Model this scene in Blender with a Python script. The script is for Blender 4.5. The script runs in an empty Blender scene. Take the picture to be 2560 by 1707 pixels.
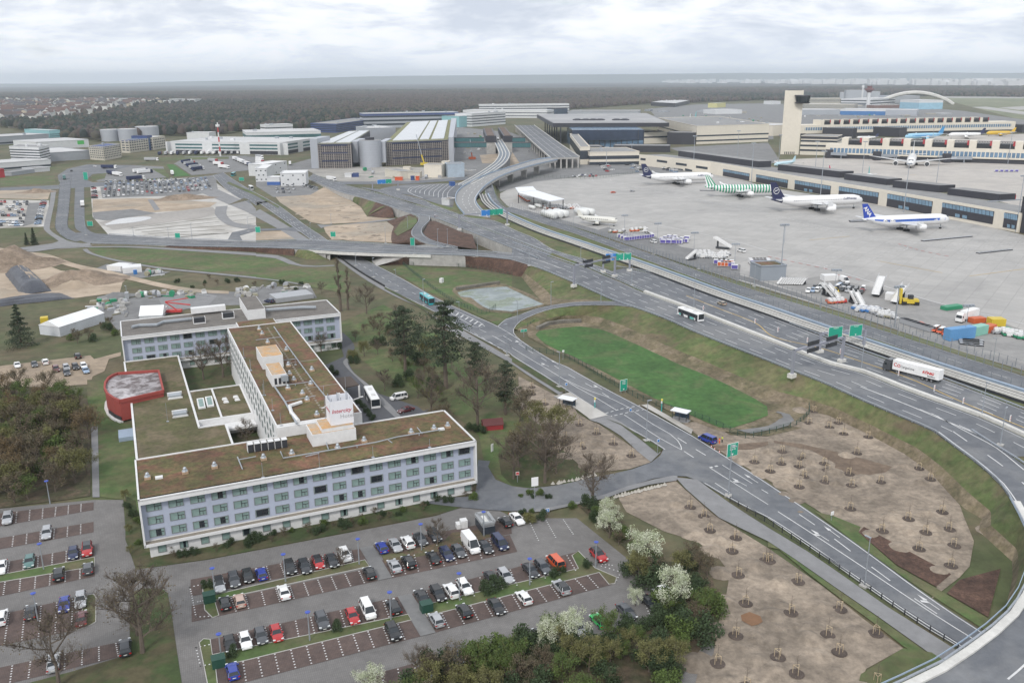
import bpy,bmesh,math,random
from mathutils import Vector,Matrix,noise
from mathutils.geometry import tessellate_polygon
import numpy as np
R=math.radians
rnd=random.Random(7)
sc=bpy.context.scene
col=sc.collection
# ---------------- camera
F=2210.0;PIT=math.atan(654.5/F);ROLL=0.007;HC=87.5
cam=bpy.data.cameras.new('camera');camo=bpy.data.objects.new('camera',cam);col.objects.link(camo)
cam.sensor_width=36;cam.lens=F/2560*36;cam.clip_start=0.5;cam.clip_end=60000
camo.matrix_world=Matrix.Translation((0,0,HC))@ Matrix.Rotation(math.pi/2-PIT,4,'X')@ Matrix.Rotation(-ROLL,4,'Z')
sc.camera=camo
# ---------------- world: bright broken overcast
SUN_EL,SUN_AZ=42,200      # azimuth measured clockwise from +Y
w=bpy.data.worlds.new('World');sc.world=w;w.use_nodes=True
nt=w.node_tree;nt.nodes.clear()
def N(t,**k):
 n=nt.nodes.new(t)
 for a,b in k.items():setattr(n,a,b)
 return n
out=N('ShaderNodeOutputWorld');bg=N('ShaderNodeBackground');sky=N('ShaderNodeTexSky')
sky.sky_type='NISHITA';sky.sun_disc=False;sky.sun_elevation=R(SUN_EL);sky.sun_rotation=R(SUN_AZ)
sky.air_density=1.0;sky.dust_density=1.5
tc=N('ShaderNodeTexCoord');sep=N('ShaderNodeSeparateXYZ');nt.links.new(tc.outputs['Generated'],sep.inputs[0])
def mth(op,a,b=None,clamp=False):
 n=N('ShaderNodeMath',operation=op,use_clamp=clamp)
 for i,v in enumerate((a,b)):
  if v is None:continue
  if isinstance(v,(int,float)):n.inputs[i].default_value=v
  else:nt.links.new(v,n.inputs[i])
 return n.outputs[0]
zz=mth('MAXIMUM',sep.outputs[2],0.0)
den=mth('ADD',zz,0.2)
cx=mth('DIVIDE',sep.outputs[0],den);cy=mth('DIVIDE',sep.outputs[1],den)
comb=N('ShaderNodeCombineXYZ');nt.links.new(cx,comb.inputs[0]);nt.links.new(cy,comb.inputs[1])
def noi(vec,scale,detail=7,rough=0.55,dist=0.0):
 n=N('ShaderNodeTexNoise');n.inputs['Scale'].default_value=scale;n.inputs['Detail'].default_value=detail
 n.inputs['Roughness'].default_value=rough;n.inputs['Distortion'].default_value=dist
 nt.links.new(vec,n.inputs['Vector']);return n.outputs[0]
n1=noi(comb.outputs[0],1.5,10,0.6,0.5)
n2=noi(comb.outputs[0],6.5,7,0.6,0.3)
nn=mth('ADD',mth('MULTIPLY',n1,0.78),mth('MULTIPLY',n2,0.22))
rp=N('ShaderNodeValToRGB');nt.links.new(nn,rp.inputs[0])
e=rp.color_ramp.elements
e[0].position=0.38;e[0].color=(5.5,6.0,6.9,1)
e[1].position=0.57;e[1].color=(9.0,9.05,9.2,1)
m_=e.new(0.46);m_.color=(6.7,7.1,7.8,1)
m_=e.new(0.53);m_.color=(8.3,8.55,8.95,1)
gap=N('ShaderNodeValToRGB');nt.links.new(noi(comb.outputs[0],2.2,7,0.58),gap.inputs[0])
gap.color_ramp.elements[0].position=0.6;gap.color_ramp.elements[0].color=(1,1,1,1)
gap.color_ramp.elements[1].position=0.72;gap.color_ramp.elements[1].color=(0.62,0.62,0.62,1)
mx=N('ShaderNodeMixRGB');nt.links.new(gap.outputs[0],mx.inputs[0]);nt.links.new(sky.outputs[0],mx.inputs[1]);nt.links.new(rp.outputs[0],mx.inputs[2])
hz=mth('SUBTRACT',1.0,mth('MULTIPLY',zz,14.0),clamp=True)
hz=mth('MULTIPLY',mth('POWER',hz,1.5),0.8)
mx2=N('ShaderNodeMixRGB');nt.links.new(hz,mx2.inputs[0]);nt.links.new(mx.outputs[0],mx2.inputs[1]);mx2.inputs[2].default_value=(7.7,8.3,9.2,1)
nt.links.new(mx2.outputs[0],bg.inputs[0]);bg.inputs[1].default_value=0.125
nt.links.new(bg.outputs[0],out.inputs[0])
sun=bpy.data.lights.new('sun','SUN');suno=bpy.data.objects.new('sun',sun);col.objects.link(suno)
sun.energy=2.0;sun.angle=R(11);sun.color=(1,0.96,0.9)
suno.rotation_euler=(R(90-SUN_EL),0,R(180-SUN_AZ))
vs=sc.view_settings;vs.view_transform='Standard';vs.look='None';vs.exposure=0;vs.gamma=1

OX=dict(A=(0,180),B=(640,180),C=(1280,180),D=(1920,180),E=(0,500),F=(640,500),G=(1280,500),H=(1920,500),
          I=(0,860),J=(640,860),K=(1280,860),L=(1920,860),M=(0,1280),N=(640,1280),O=(1280,1280),P=(1920,1280),V=(0,0),Q=(1080,300),T=(1080,500),S=(540,760))
SCL=dict(V=1.0884,Q=.17029,T=.17029,S=.19583)
cp,sp=math.cos(PIT),math.sin(PIT)
def src(c,x,y):
 s=SCL.get(c,0.27234)
 return OX[c][0]+x*s,OX[c][1]+y*s
def ray(c,x,y):
 X,Y=src(c,x,y);u=(X-1280)/F;v=-(Y-853.5)/F
 k,s=math.cos(ROLL),math.sin(ROLL)
 a=u*k+v*s;b=-u*s+v*k
 return Vector((a,cp+b*sp,-sp+b*cp))
def at(c,x,y,z=0.0):
 d=ray(c,x,y);t=(z-HC)/d.z
 return Vector((d.x*t,d.y*t,z))
def hgt(c,x,y,b):
 d=ray(c,x,y);t=math.hypot(b.x,b.y)/math.hypot(d.x,d.y)
 return HC+d.z*t
def L(c,*v,z=0.0):
 n=len(v)// 2
 return[at(c,v[2*i],v[2*i+1],z[i]if isinstance(z,(list,tuple))else z)for i in range(n)]
def smooth(pts,step=6.0):
 if len(pts)<3:return resample(pts,step)
 P=[pts[0]*2-pts[1]]+list(pts)+[pts[-1]*2-pts[-2]];o=[]
 for i in range(1,len(P)-2):
  a,b,c,d=P[i-1:i+3];n=max(1,int((c-b).length/step))
  for j in range(n):
   t=j/n
   o.append(0.5*((2*b)+(c-a)*t+(2*a-5*b+4*c-d)*t*t+(3*b-a-3*c+d)*t**3))
 o.append(pts[-1].copy());return o
def resample(pts,step):
 o=[pts[0].copy()]
 for a,b in zip(pts,pts[1:]):
  n=max(1,int((b-a).length/step))
  for j in range(1,n+1):o.append(a.lerp(b,j/n))
 return o
def arc(pts):
 s=[0.0]
 for a,b in zip(pts,pts[1:]):s.append(s[-1]+(b-a).length)
 return s
def along(pts,s,S=None):
 S=S or arc(pts)
 if s<=0:return pts[0].copy(),(pts[1]-pts[0]).normalized()
 for i in range(len(pts)-1):
  if s<=S[i+1]:
   t=(s-S[i])/max(1e-6,S[i+1]-S[i]);return pts[i].lerp(pts[i+1],t),(pts[i+1]-pts[i]).normalized()
 return pts[-1].copy(),(pts[-1]-pts[-2]).normalized()
def equal(pts,n):
 S=arc(pts);return[along(pts,S[-1]*i/(n-1),S)[0]for i in range(n)]
def up(pts,dz):return[p+Vector((0,0,dz))for p in pts]
def seg(pts,a,b,step=3.0):
 S=arc(pts);n=max(2,int((b-a)/step)+1)
 return[along(pts,a+(b-a)*i/(n-1),S)[0]for i in range(n)]

MAT={}
def mat(name,c,rough=0.7,metal=0.0,var=0.12,scale=0.6,bump=0.0,c2=None,c3=None,s2=None,spec=0.5,emit=None,coat=0.0,world=False,tile=None):
 if name in MAT:return MAT[name]
 m=bpy.data.materials.new(name);m.use_nodes=True;t=m.node_tree;b=t.nodes['Principled BSDF']
 b.inputs['Roughness'].default_value=rough;b.inputs['Metallic'].default_value=metal
 b.inputs['Specular IOR Level'].default_value=spec
 if coat:b.inputs['Coat Weight'].default_value=coat
 def nn(tp):return t.nodes.new(tp)
 tcn=nn('ShaderNodeTexCoord');geo=nn('ShaderNodeNewGeometry')
 vec=geo.outputs['Position']if world else tcn.outputs['Object']
 def nz(s,d=6,ro=0.6,di=0.0):
  n=nn('ShaderNodeTexNoise');n.inputs['Scale'].default_value=s;n.inputs['Detail'].default_value=d
  n.inputs['Roughness'].default_value=ro;n.inputs['Distortion'].default_value=di
  t.links.new(vec,n.inputs['Vector']);return n.outputs[0]
 def ramp(v,a,b_,lo=0.4,hi=0.6):
  r=nn('ShaderNodeMapRange');r.inputs[1].default_value=lo;r.inputs[2].default_value=hi;r.inputs[3].default_value=a;r.inputs[4].default_value=b_
  t.links.new(v,r.inputs[0]);return r.outputs[0]
 def mixc(f,a,b_,mode='MIX'):
  n=nn('ShaderNodeMixRGB');n.blend_type=mode
  for i,v in enumerate((f,a,b_)):
   if isinstance(v,(int,float)):n.inputs[i].default_value=v
   elif isinstance(v,tuple):n.inputs[i].default_value=v+(1,)if len(v)==3 else v
   else:t.links.new(v,n.inputs[i])
  return n.outputs[0]
 cur=tuple(c)
 if c2:cur=mixc(ramp(nz(scale,8,0.62,0.4),0,1,0.42,0.58),tuple(c),tuple(c2))
 if c3:cur=mixc(ramp(nz((s2 or scale*0.35),7,0.6,0.8),0,1,0.5,0.62),cur,tuple(c3))
 if var:
  v1=ramp(nz(scale*3.1,6,0.7),1-var,1+var,0.3,0.7)
  cur=mixc(1.0,cur,v1,'MULTIPLY')
  v2=ramp(nz(scale*0.3,3,0.5),1-var*0.7,1+var*0.7,0.3,0.7)
  cur=mixc(1.0,cur,v2,'MULTIPLY')
 if tile:
  br=nn('ShaderNodeTexBrick');br.inputs['Scale'].default_value=1.0;br.inputs['Brick Width'].default_value=tile[0];br.inputs['Row Height'].default_value=tile[1]
  br.inputs['Mortar Size'].default_value=tile[3]if len(tile)>3 else 0.03;br.offset=0.0
  br.inputs['Color1'].default_value=(1,1,1,1);br.inputs['Color2'].default_value=(0.9,0.9,0.9,1);br.inputs['Mortar'].default_value=(tile[2],)*3+(1,)
  mp=nn('ShaderNodeMapping')
  if len(tile)>4:mp.inputs['Rotation'].default_value=(0,0,tile[4])
  t.links.new(vec,mp.inputs[0]);t.links.new(mp.outputs[0],br.inputs['Vector'])
  cur=mixc(1.0,cur,br.outputs[0],'MULTIPLY')
 if isinstance(cur,tuple):b.inputs['Base Color'].default_value=cur+(1,)
 else:t.links.new(cur,b.inputs['Base Color'])
 if bump:
  bn=nn('ShaderNodeBump');bn.inputs['Strength'].default_value=0.6;bn.inputs['Distance'].default_value=bump
  t.links.new(nz(scale*4,6,0.7),bn.inputs['Height']);t.links.new(bn.outputs[0],b.inputs['Normal'])
 if emit:
  b.inputs['Emission Color'].default_value=tuple(emit)+(1,);b.inputs['Emission Strength'].default_value=1
 MAT[name]=m;return m

def tag(o,label=None,cat=None,group=None,kind=None):
 if label:o['label']=label
 if cat:o['category']=cat
 if group:o['group']=group
 if kind:o['kind']=kind
 return o
def empty(name,loc,rz,label,cat,group=None):
 o=bpy.data.objects.new(name,None);o.empty_display_size=0.3;col.objects.link(o);o.location=loc;o.rotation_euler=(0,0,rz)
 return tag(o,label,cat,group)
class MB:
 def __init__(s):s.v=[];s.f=[];s.mi=[];s.mats=[];s.k=0
 def use(s,m):
  if m not in s.mats:s.mats.append(m)
  s.k=s.mats.index(m);return s
 def add(s,vs,fs):
  o=len(s.v);s.v.extend([tuple(p)for p in vs]);s.f.extend([tuple(i+o for i in f)for f in fs]);s.mi.extend([s.k]*len(fs));return s
 def box(s,x0,x1,y0,y1,z0,z1):
  return s.add([(x0,y0,z0),(x1,y0,z0),(x1,y1,z0),(x0,y1,z0),(x0,y0,z1),(x1,y0,z1),(x1,y1,z1),(x0,y1,z1)],
                     [(0,3,2,1),(4,5,6,7),(0,1,5,4),(1,2,6,5),(2,3,7,6),(3,0,4,7)])
 def cbox(s,c,d,ax=None):
  x,y,z=(d[0]/2,d[1]/2,d[2]/2);X=Vector(ax if ax else(1,0,0));X.z=0;X.normalize();Y=Vector((-X.y,X.x,0));Z=Vector((0,0,1));c=Vector(c)
  vs=[c+X*a*x+Y*b*y+Z*e*z for e in(-1,1)for a,b in((-1,-1),(1,-1),(1,1),(-1,1))]
  return s.add(vs,[(0,3,2,1),(4,5,6,7),(0,1,5,4),(1,2,6,5),(2,3,7,6),(3,0,4,7)])
 def prism(s,pts,z0,z1,top=None):
  n=len(pts);a=sum(pts[i][0]*pts[(i+1)%n][1]-pts[(i+1)%n][0]*pts[i][1]for i in range(n))
  if a<0:pts=list(reversed(pts));top=list(reversed(top))if top else None
  tp=top or pts
  vs=[(p[0],p[1],z0)for p in pts]+[(p[0],p[1],(p[2]if z1 is None else z1))for p in tp]
  s.add(vs,[tuple(range(n-1,-1,-1)),tuple(range(n,2*n))]+[(i,(i+1)%n,n+(i+1)%n,n+i)for i in range(n)]);return s
 def tube(s,path,r,n=6,cap=True):
  path=[Vector(p)for p in path];rs=r if isinstance(r,(list,tuple))else[r]*len(path);vs=[];fs=[]
  for i,p in enumerate(path):
   d=(path[min(i+1,len(path)-1)]-path[max(i-1,0)])
   if d.length<1e-6:d=Vector((0,0,1))
   d.normalize();a=d.cross(Vector((0,0,1))if abs(d.z)<0.95 else Vector((1,0,0))).normalized();b=d.cross(a)
   for j in range(n):
    t=2*math.pi*(j+0.5)/n;vs.append(p+(a*math.cos(t)+b*math.sin(t))*rs[i])
  for i in range(len(path)-1):
   for j in range(n):
    k=(j+1)%n;fs.append((i*n+j,i*n+k,(i+1)*n+k,(i+1)*n+j))
  if cap:fs.append(tuple(range(n))[::-1]);fs.append(tuple((len(path)-1)*n+j for j in range(n)))
  return s.add(vs,fs)
 def lathe(s,c,prof,n=16):
  vs=[];fs=[]
  for r,z in prof:
   for j in range(n):t=2*math.pi*j/n;vs.append((c[0]+r*math.cos(t),c[1]+r*math.sin(t),c[2]+z))
  for i in range(len(prof)-1):
   for j in range(n):k=(j+1)%n;fs.append((i*n+j,i*n+k,(i+1)*n+k,(i+1)*n+j))
  fs.append(tuple(range(n))[::-1]);fs.append(tuple((len(prof)-1)*n+j for j in range(n)))
  return s.add(vs,fs)
 def strip(s,a,b):
  n=len(a);vs=list(a)+list(b);d=(a[1]-a[0]).cross(b[0]-a[0]).z
  if d>0:fs=[(i,i+1,n+i+1,n+i)for i in range(n-1)]
  else:fs=[(i,n+i,n+i+1,i+1)for i in range(n-1)]
  return s.add(vs,fs)
 def poly(s,pts,z=None):
  pts=[Vector((p[0],p[1],p[2]if z is None else z))for p in pts]
  fs=tessellate_polygon([pts]);out=[]
  for f in fs:
   a,b,c=(pts[i]for i in f);out.append(f if(b-a).cross(c-a).z>0 else f[::-1])
  return s.add(pts,out)
 def ribbon(s,path,wd):
  a=[];b=[];n=len(path)
  for i,p in enumerate(path):
   d=path[min(i+1,n-1)]-path[max(i-1,0)];d.z=0;d.normalize();q=Vector((-d.y,d.x,0))*(wd/2);a.append(p+q);b.append(p-q)
  return s.strip(a,b)
 def wall(s,path,wd,h,z0=0.0):
  a=[];b=[];n=len(path)
  for i,p in enumerate(path):
   d=path[min(i+1,n-1)]-path[max(i-1,0)];d.z=0;d.normalize();q=Vector((-d.y,d.x,0))*(wd/2);a.append(p+q+Vector((0,0,z0)));b.append(p-q+Vector((0,0,z0)))
  U=Vector((0,0,h));vs=a+b+[p+U for p in a]+[p+U for p in b];fs=[]
  for i in range(n-1):
   fs+=[(2*n+i,3*n+i,3*n+i+1,2*n+i+1),(i,2*n+i,2*n+i+1,i+1),(n+i,n+i+1,3*n+i+1,3*n+i),(i,i+1,n+i+1,n+i)]
  fs+=[(0,n,3*n,2*n),(n-1,3*n-1,4*n-1,2*n-1)]
  return s.add(vs,fs)
 def mesh(s,name,smooth=False):
  me=bpy.data.meshes.new(name);me.from_pydata(s.v,[],s.f)
  for m in s.mats:me.materials.append(m)
  if len(s.mats)>1:me.polygons.foreach_set('material_index',s.mi)
  if smooth:me.polygons.foreach_set('use_smooth',[True]*len(s.f))
  me.update();return me
 def build(s,name,parent=None,smooth=False,recalc=False):
  me=s.mesh(name,smooth)
  if recalc:
   bm=bmesh.new();bm.from_mesh(me);bmesh.ops.recalc_face_normals(bm,faces=bm.faces);bm.to_mesh(me);bm.free()
  o=bpy.data.objects.new(name,me);col.objects.link(o)
  if parent:o.parent=parent
  return o
def struct(name,mb):o=mb.build(name);o['kind']='structure';return o
def copy_tree(o,parent=None):
 c=o.copy();col.objects.link(c)
 if parent:c.parent=parent
 for ch in o.children:copy_tree(ch,c)
 return c
AC=[0]
def area(name,pts,m,lay=1,z=0.0):
 AC[0]+=1;mb=MB().use(m);mb.poly(up(pts,z+lay*0.04+AC[0]*.00025));return struct(name,mb)

g_field=mat('rough_field',(.085,.09,.045),.95,var=.3,scale=.06,c2=(.12,.1,.06),c3=(.07,.085,.035),world=True,bump=.12)
g_grass=mat('grass_mown',(.072,.115,.036),.95,var=.28,scale=.12,c2=(.105,.115,.05),c3=(.12,.105,.06),world=True,bump=.1)
g_slope=mat('grass_slope',(.085,.115,.04),.95,var=.35,scale=.15,c2=(.12,.12,.055),c3=(.13,.105,.065),world=True,bump=.15)
g_lush=mat('grass_lush',(.042,.125,.028),.95,var=.22,scale=.12,c2=(.055,.15,.032),c3=(.07,.125,.04),s2=.04,world=True,bump=.08)
g_dark=mat('grass_dark',(.05,.075,.025),.95,var=.3,scale=.15,c2=(.085,.075,.04),world=True,bump=.1)  # darker green grass with brownish patches for verges, islands and lawns
g_dirt=mat('bare_soil',(.26,.215,.17),.95,var=.34,scale=.22,c2=(.2,.165,.13),c3=(.31,.255,.2),s2=.08,world=True,bump=.18)
g_mud=mat('wet_soil',(.13,.095,.07),.9,var=.25,scale=.3,c2=(.17,.125,.09),world=True,bump=.1)
g_sand=mat('sandy_soil',(.42,.34,.26),.95,var=.18,scale=.05,c2=(.34,.27,.2),c3=(.3,.26,.21),world=True,bump=.15)
g_pile=mat('gravel_pile',(.27,.21,.16),.95,var=.25,scale=.25,c2=(.2,.155,.115),world=True,bump=.3)
g_mulch=mat('bark_mulch',(.1,.058,.042),.95,var=.45,scale=.7,c2=(.07,.04,.03),world=True,bump=.12)
g_disc=mat('mulch_disc',(.085,.066,.056),.95,var=.4,scale=1.5,world=True,bump=.06)
a_asph=mat('asphalt',(.15,.158,.172),.88,var=.1,scale=.25,c2=(.122,.13,.145),c3=(.185,.19,.198),s2=.045,world=True)
a_dark=mat('asphalt_new',(.085,.088,.098),.85,var=.1,scale=.25,world=True)
a_old=mat('asphalt_old',(.2,.2,.2),.9,var=.12,scale=.15,c2=(.17,.17,.172),world=True)
a_path=mat('path_asphalt',(.235,.235,.24),.9,var=.08,scale=.2,c2=(.21,.21,.215),world=True)
a_pav=mat('grey_pavers',(.2,.192,.187),.9,var=.1,scale=.2,c2=(.175,.168,.164),world=True,tile=(.6,.3,.8,.05,1.2))
a_red=mat('red_pavers',(.125,.09,.08),.9,var=.18,scale=.3,c2=(.105,.078,.071),world=True,tile=(.5,.25,.8,.04,1.2))
a_con=mat('apron_concrete',(.42,.408,.392),.9,var=.05,scale=.05,c2=(.39,.38,.366),c3=(.35,.342,.332),s2=.02,world=True,tile=(7.5,7.5,.8,.16,.62))
a_con2=mat('apron_inner',(.45,.42,.385),.9,var=.07,scale=.05,c2=(.4,.375,.35),world=True)
a_slab=mat('pale_slabs',(.5,.485,.46),.9,var=.1,scale=.04,c2=(.4,.385,.36),c3=(.33,.31,.28),s2=.02,world=True)
a_kerb=mat('kerb_stone',(.42,.41,.39),.85,var=.12,scale=.5,world=True)
paint=mat('road_paint',(.6,.6,.6),.7,var=.12,scale=.6,world=True)
paint_y=mat('yellow_paint',(.62,.42,.12),.7,var=.1,world=True)
paint_r=mat('red_paint',(.55,.2,.18),.7,var=.1,world=True)
drys=mat('dry_slope',(.15,.125,.075),.95,var=.4,scale=.25,c2=(.2,.16,.11),c3=(.1,.09,.05),world=True,bump=.25)
water=mat('pond_water',(.13,.17,.17),.25,var=.2,scale=.12,c2=(.22,.26,.26),c3=(.1,.14,.07),s2=.09,world=True)
puddle=mat('puddle',(.42,.42,.42),.08,var=.05,world=True)
conc=mat('concrete',(.42,.41,.39),.85,var=.12,scale=.25,c2=(.35,.34,.325))
conc_w=mat('white_concrete',(.6,.59,.56),.8,var=.12,scale=.3)
steel=mat('galvanised_steel',(.36,.39,.43),.45,metal=.35,var=.08)
steel_b=mat('blue_steel',(.32,.4,.5),.5,metal=.2,var=.08)
dark=mat('dark_metal',(.035,.038,.045),.5,var=.1)
black=mat('black_rubber',(.015,.015,.016),.7,var=.1)
green_f=mat('green_wire',(.035,.075,.055),.6,var=.1)

mb=MB().use(g_field);S=30000
mb.add([(-S,-200,0),(S,-200,0),(S,45000,0),(-S,45000,0)],[(0,1,2,3)]);struct('ground',mb)
LZ=.04
ZR=5.4
def pl(*parts):return[p for q in parts for p in q]
RW={}
def road(name,a,b,m,lay=1,n=None,skirt=None,z1=-.5):
 n=n or max(len(a),len(b),12);a=equal(a,n);b=equal(b,n);RW[name]=(a,b)
 mb=MB().use(m);mb.strip(up(a,lay*LZ),up(b,lay*LZ))
 if skirt:
  mb.use(skirt)
  for e in(a,b):
   mb.add([p+Vector((0,0,lay*LZ))for p in e]+[Vector((p.x,p.y,p.z+z1 if z1<-1 else-.5))for p in e],[(i,i+1,n+i+1,n+i)for i in range(n-1)])
 struct(name,mb);return a,b
MK=MB().use(paint)
def line(ab,t=None,wd=.16,dash=None,lay=3,s0=0,s1=None,mb=None,inset=None):
 mb=mb or MK;a,b=ab;n=len(a)
 if inset is not None:
  src_=a if inset>0 else b;oth=b if inset>0 else a
  c=[src_[i]+(oth[i]-src_[i]).normalized()*abs(inset)for i in range(n)]
 else:c=[a[i].lerp(b[i],t)for i in range(n)]
 c=up(c,lay*LZ);S=arc(c);e=S[-1]if s1 is None else(s1 if s1>0 else S[-1]+s1)
 if not dash:mb.ribbon(seg(c,s0,e,4),wd);return
 s=s0
 while s+dash[0]<e:mb.ribbon(seg(c,s,s+dash[0],3),wd);s+=dash[0]+dash[1]
def mline(pts,wd=.16,dash=None,lay=4,mb=None,sm=True):
 c=up(smooth(pts,3)if sm else pts,lay*LZ);mb=mb or MK
 if not dash:mb.ribbon(c,wd);return
 S=arc(c);s=0
 while s+dash[0]<S[-1]:mb.ribbon(seg(c,s,s+dash[0],2),wd);s+=dash[0]+dash[1]
def pairs(a,b,n):
 A=equal(a,n);o=[];k=0
 for p in A:
  best=None
  for j in range(max(0,k-1),min(len(b)-1,k+40)):
   s0,d=b[j],b[j+1]-b[j];t=max(0,min(1,(p-s0).dot(d)/max(1e-6,d.dot(d))));q=s0+d*t;dd=(q-p).length
   if best is None or dd<best[0]:best=(dd,q,j)
  o.append(best[1]);k=best[2]
 return A,o
def slope(name,top,toe,m,lay=0,proj=False,m2=None):
 n=max(len(top),len(toe),20)
 if proj:a,b=pairs(top,toe,2*n);a=[top[0]]+a;b=[toe[0]]+b
 else:a=equal(top,n);b=equal(toe,n)
 n=len(a);rows=6;mb=MB().use(m)
 prev=a
 for r in range(1,rows+1):
  t=r/rows;cur=[a[i].lerp(b[i],t)+Vector((0,0,.35*math.sin(t*math.pi)*(0.4+noise.noise(a[i].lerp(b[i],t)*.07))))for i in range(n)]
  if m2 and r>4:mb.use(m2)
  mb.strip(prev,cur);prev=cur
 o=struct(name,mb);return o

z4=[0.2,1.6,3.2,4.6]
Mn=smooth(pl(L('B',470,980,640,1052,780,1108,950,1152,z=z4),L('B',1200,1228,1420,1302,z=ZR),L('T',50,272,600,485,1000,645,1410,805,1560,872,z=ZR)),8)
Mm=smooth(pl(L('B',520,940,680,1000,820,1045,1000,1090,z=z4),L('B',1250,1160,1450,1225,z=ZR),L('T',0,145,870,462,1500,700,1750,795,z=ZR)),8)
Nn=smooth(pl(L('B',1130,1105,1300,1160,z=ZR),L('T',0,125,870,440,1500,680,2100,905,2349,1000,z=ZR),L('G',560,575,700,618,860,672,z=ZR)),8)
Nf=smooth(pl(L('B',940,1058,1150,1082,1500,1165,z=ZR),L('T',0,62,330,185,560,262,900,300,1250,458,1500,560,1800,740,2349,895,z=ZR),L('G',690,570,860,632,1000,690,z=ZR)),8)
n_edge=smooth(pl(L('G',0,552,160,600,300,650,560,760,750,845,940,930,1180,1010,1420,1100,1640,1200,1960,1330,z=ZR),L('L',0,160,220,250,480,350,880,530,1210,670,1530,810,1700,940,1900,1085,2100,1255,2200,1385,2300,1568,z=ZR),L('P',2390,200,2425,380,2350,690,2190,940,1900,1180,1600,1390,1230,1570,900,1720,z=ZR)),5)
R2n=smooth(pl(L('E',850,402,1300,412,1700,427,2350,440,z=[0.1,0.3,0.8,2.2]),L('F',450,455,750,475,1100,490,1450,500,z=[3.6,4.4,5,ZR]),L('F',2000,518,2350,552,z=ZR)),8)
R2f=smooth(pl(L('E',1000,318,1500,352,2000,372,2350,388,z=[0.1,0.4,1.3,2.3]),L('F',400,372,1000,400,1400,428,1800,448,z=[3.6,4.6,ZR,ZR]),L('T',400,748,800,768,1200,805,z=ZR)),8)
m_edge=smooth(pl(L('T',1200,805,1400,812,1500,760,z=ZR)[:0],L('T',1410,812,z=ZR)[:0],L('G',0,398,350,525,560,597,680,622,830,690,980,750,1200,850,1540,975,1780,1070,2060,1180,z=ZR),L('L',110,14,350,112,560,190,860,265,1180,395,1540,528,1960,680,2350,858,2700,1020,z=ZR)),6)
c3_far=smooth(pl(L('G',960,618,1100,640,1400,705,1880,880,2350,1062,z=ZR),L('L',700,8,1100,152,1600,322,2000,470,2700,740,z=ZR)),6)
r4_far=smooth(pl(L('Q',880,955,905,1030,960,1180,1080,1290,z=ZR),L('G',0,66,400,195,800,335,1200,470,1500,575,1900,720,2350,868,z=ZR),L('H',600,1052,1250,1262,1900,1475,2700,1730,z=ZR)),8)
r4_near=smooth(pl(L('Q',790,970,780,1060,830,1180,960,1310,z=ZR),L('G',0,118,300,222,600,318,1200,540,1900,800,2350,962,z=ZR),L('H',500,1130,1100,1320,1700,1540,2600,1830,z=ZR)),8)
FR=[Vector((330,60,ZR)),Vector((560,260,ZR))]
plateau=pl(L('B',1420,1302,z=ZR),L('T',50,272,600,485,1000,645,1410,805,1560,872,z=ZR),n_edge[4:],[Vector((150,60,ZR)),Vector((400,60,ZR))],
             [r4_far[-1]],list(reversed(r4_far[:-1])),L('Q',790,970,700,1150,560,1240,330,1190,300,1290,z=ZR),L('B',1500,1165,z=ZR))
mb=MB().use(g_slope);mb.poly(plateau);mb.use(conc)
n=len(plateau);mb.add([p for p in plateau]+[Vector((p.x,p.y,-.5))for p in plateau],[(i,(i+1)%n,n+(i+1)%n,n+i)for i in range(n)])
struct('raised_ground',mb)
SB0=road('motorway_west',Mn,Mm,a_asph,2,skirt=conc)
NB0=road('motorway_west_opposite',Nn,Nf,a_asph,2.2,n=90)
SB=road('motorway_near_carriageway',n_edge[:1]+n_edge[1:],m_edge,a_asph,1,n=2)if False else None

def pair(a,b,n):
 A=equal(a,n);Sb=arc(b);o=[];k=0
 for i,p in enumerate(A):
  best=None
  for j in range(max(0,k-2),min(len(b)-1,k+60)):
   s0,s1=b[j],b[j+1];d=s1-s0;t=max(0,min(1,(p-s0).dot(d)/d.dot(d)));q=s0+d*t;dd=(q-p).length
   if best is None or dd<best[0]:best=(dd,q,j)
  o.append(best[1]);k=best[2]
 return A,o
ne_main=[p for p in n_edge if p.y>150 and not(p.x>180 and p.y<215)]
ia=next(i for i,p in enumerate(n_edge)if(p-at('L',1530,810,ZR)).length<5)
A_,B_=pair(m_edge,n_edge[:ia+6],150)
SBm=road('motorway_near_carriageway',B_,A_,a_asph,2.4,n=150)
A_,B_=pair(m_edge,c3_far,150)
m_e2=smooth(pl(L('G',860,672,1000,735,1230,838,1560,958,1800,1050,2080,1160,z=ZR),L('L',130,-4,370,92,590,172,900,250,1210,370,1560,500,1980,650,2370,825,2720,990,z=ZR)),6)
NBs=smooth(pl(L('G',690,570,860,632,1000,690,z=ZR),L('G',1200,770,1400,760,z=ZR)[:0],c3_far[8:]),6)
c3f=smooth(pl(L('G',960,618,1100,640,1400,705,1880,880,2350,1062,z=ZR),L('L',700,8,1100,152,1600,322,2000,470,2700,740,z=ZR)),6)
A_,B_=pair(m_e2,c3f,140)
NB=road('motorway_far_carriageway',A_,B_,a_asph,2.6,n=140)

ra=n_edge[ia:];rb=[]
for i,p in enumerate(ra):
 d=ra[min(i+1,len(ra)-1)]-ra[max(0,i-1)];d.normalize();wd=9+min(1,i/16)*7 if i<60 else 16
 q=Vector((-d.y,d.x,0));rb.append(p+q*wd)
RAMP=road('curved_ramp',ra,rb,a_asph,3.2,n=len(ra))
R2=road('cross_bridge_road',R2n,R2f,a_asph,3,n=90)
road('service_road_by_railway',r4_near,r4_far,a_asph,1,n=120)
R4=RW['service_road_by_railway']


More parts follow.
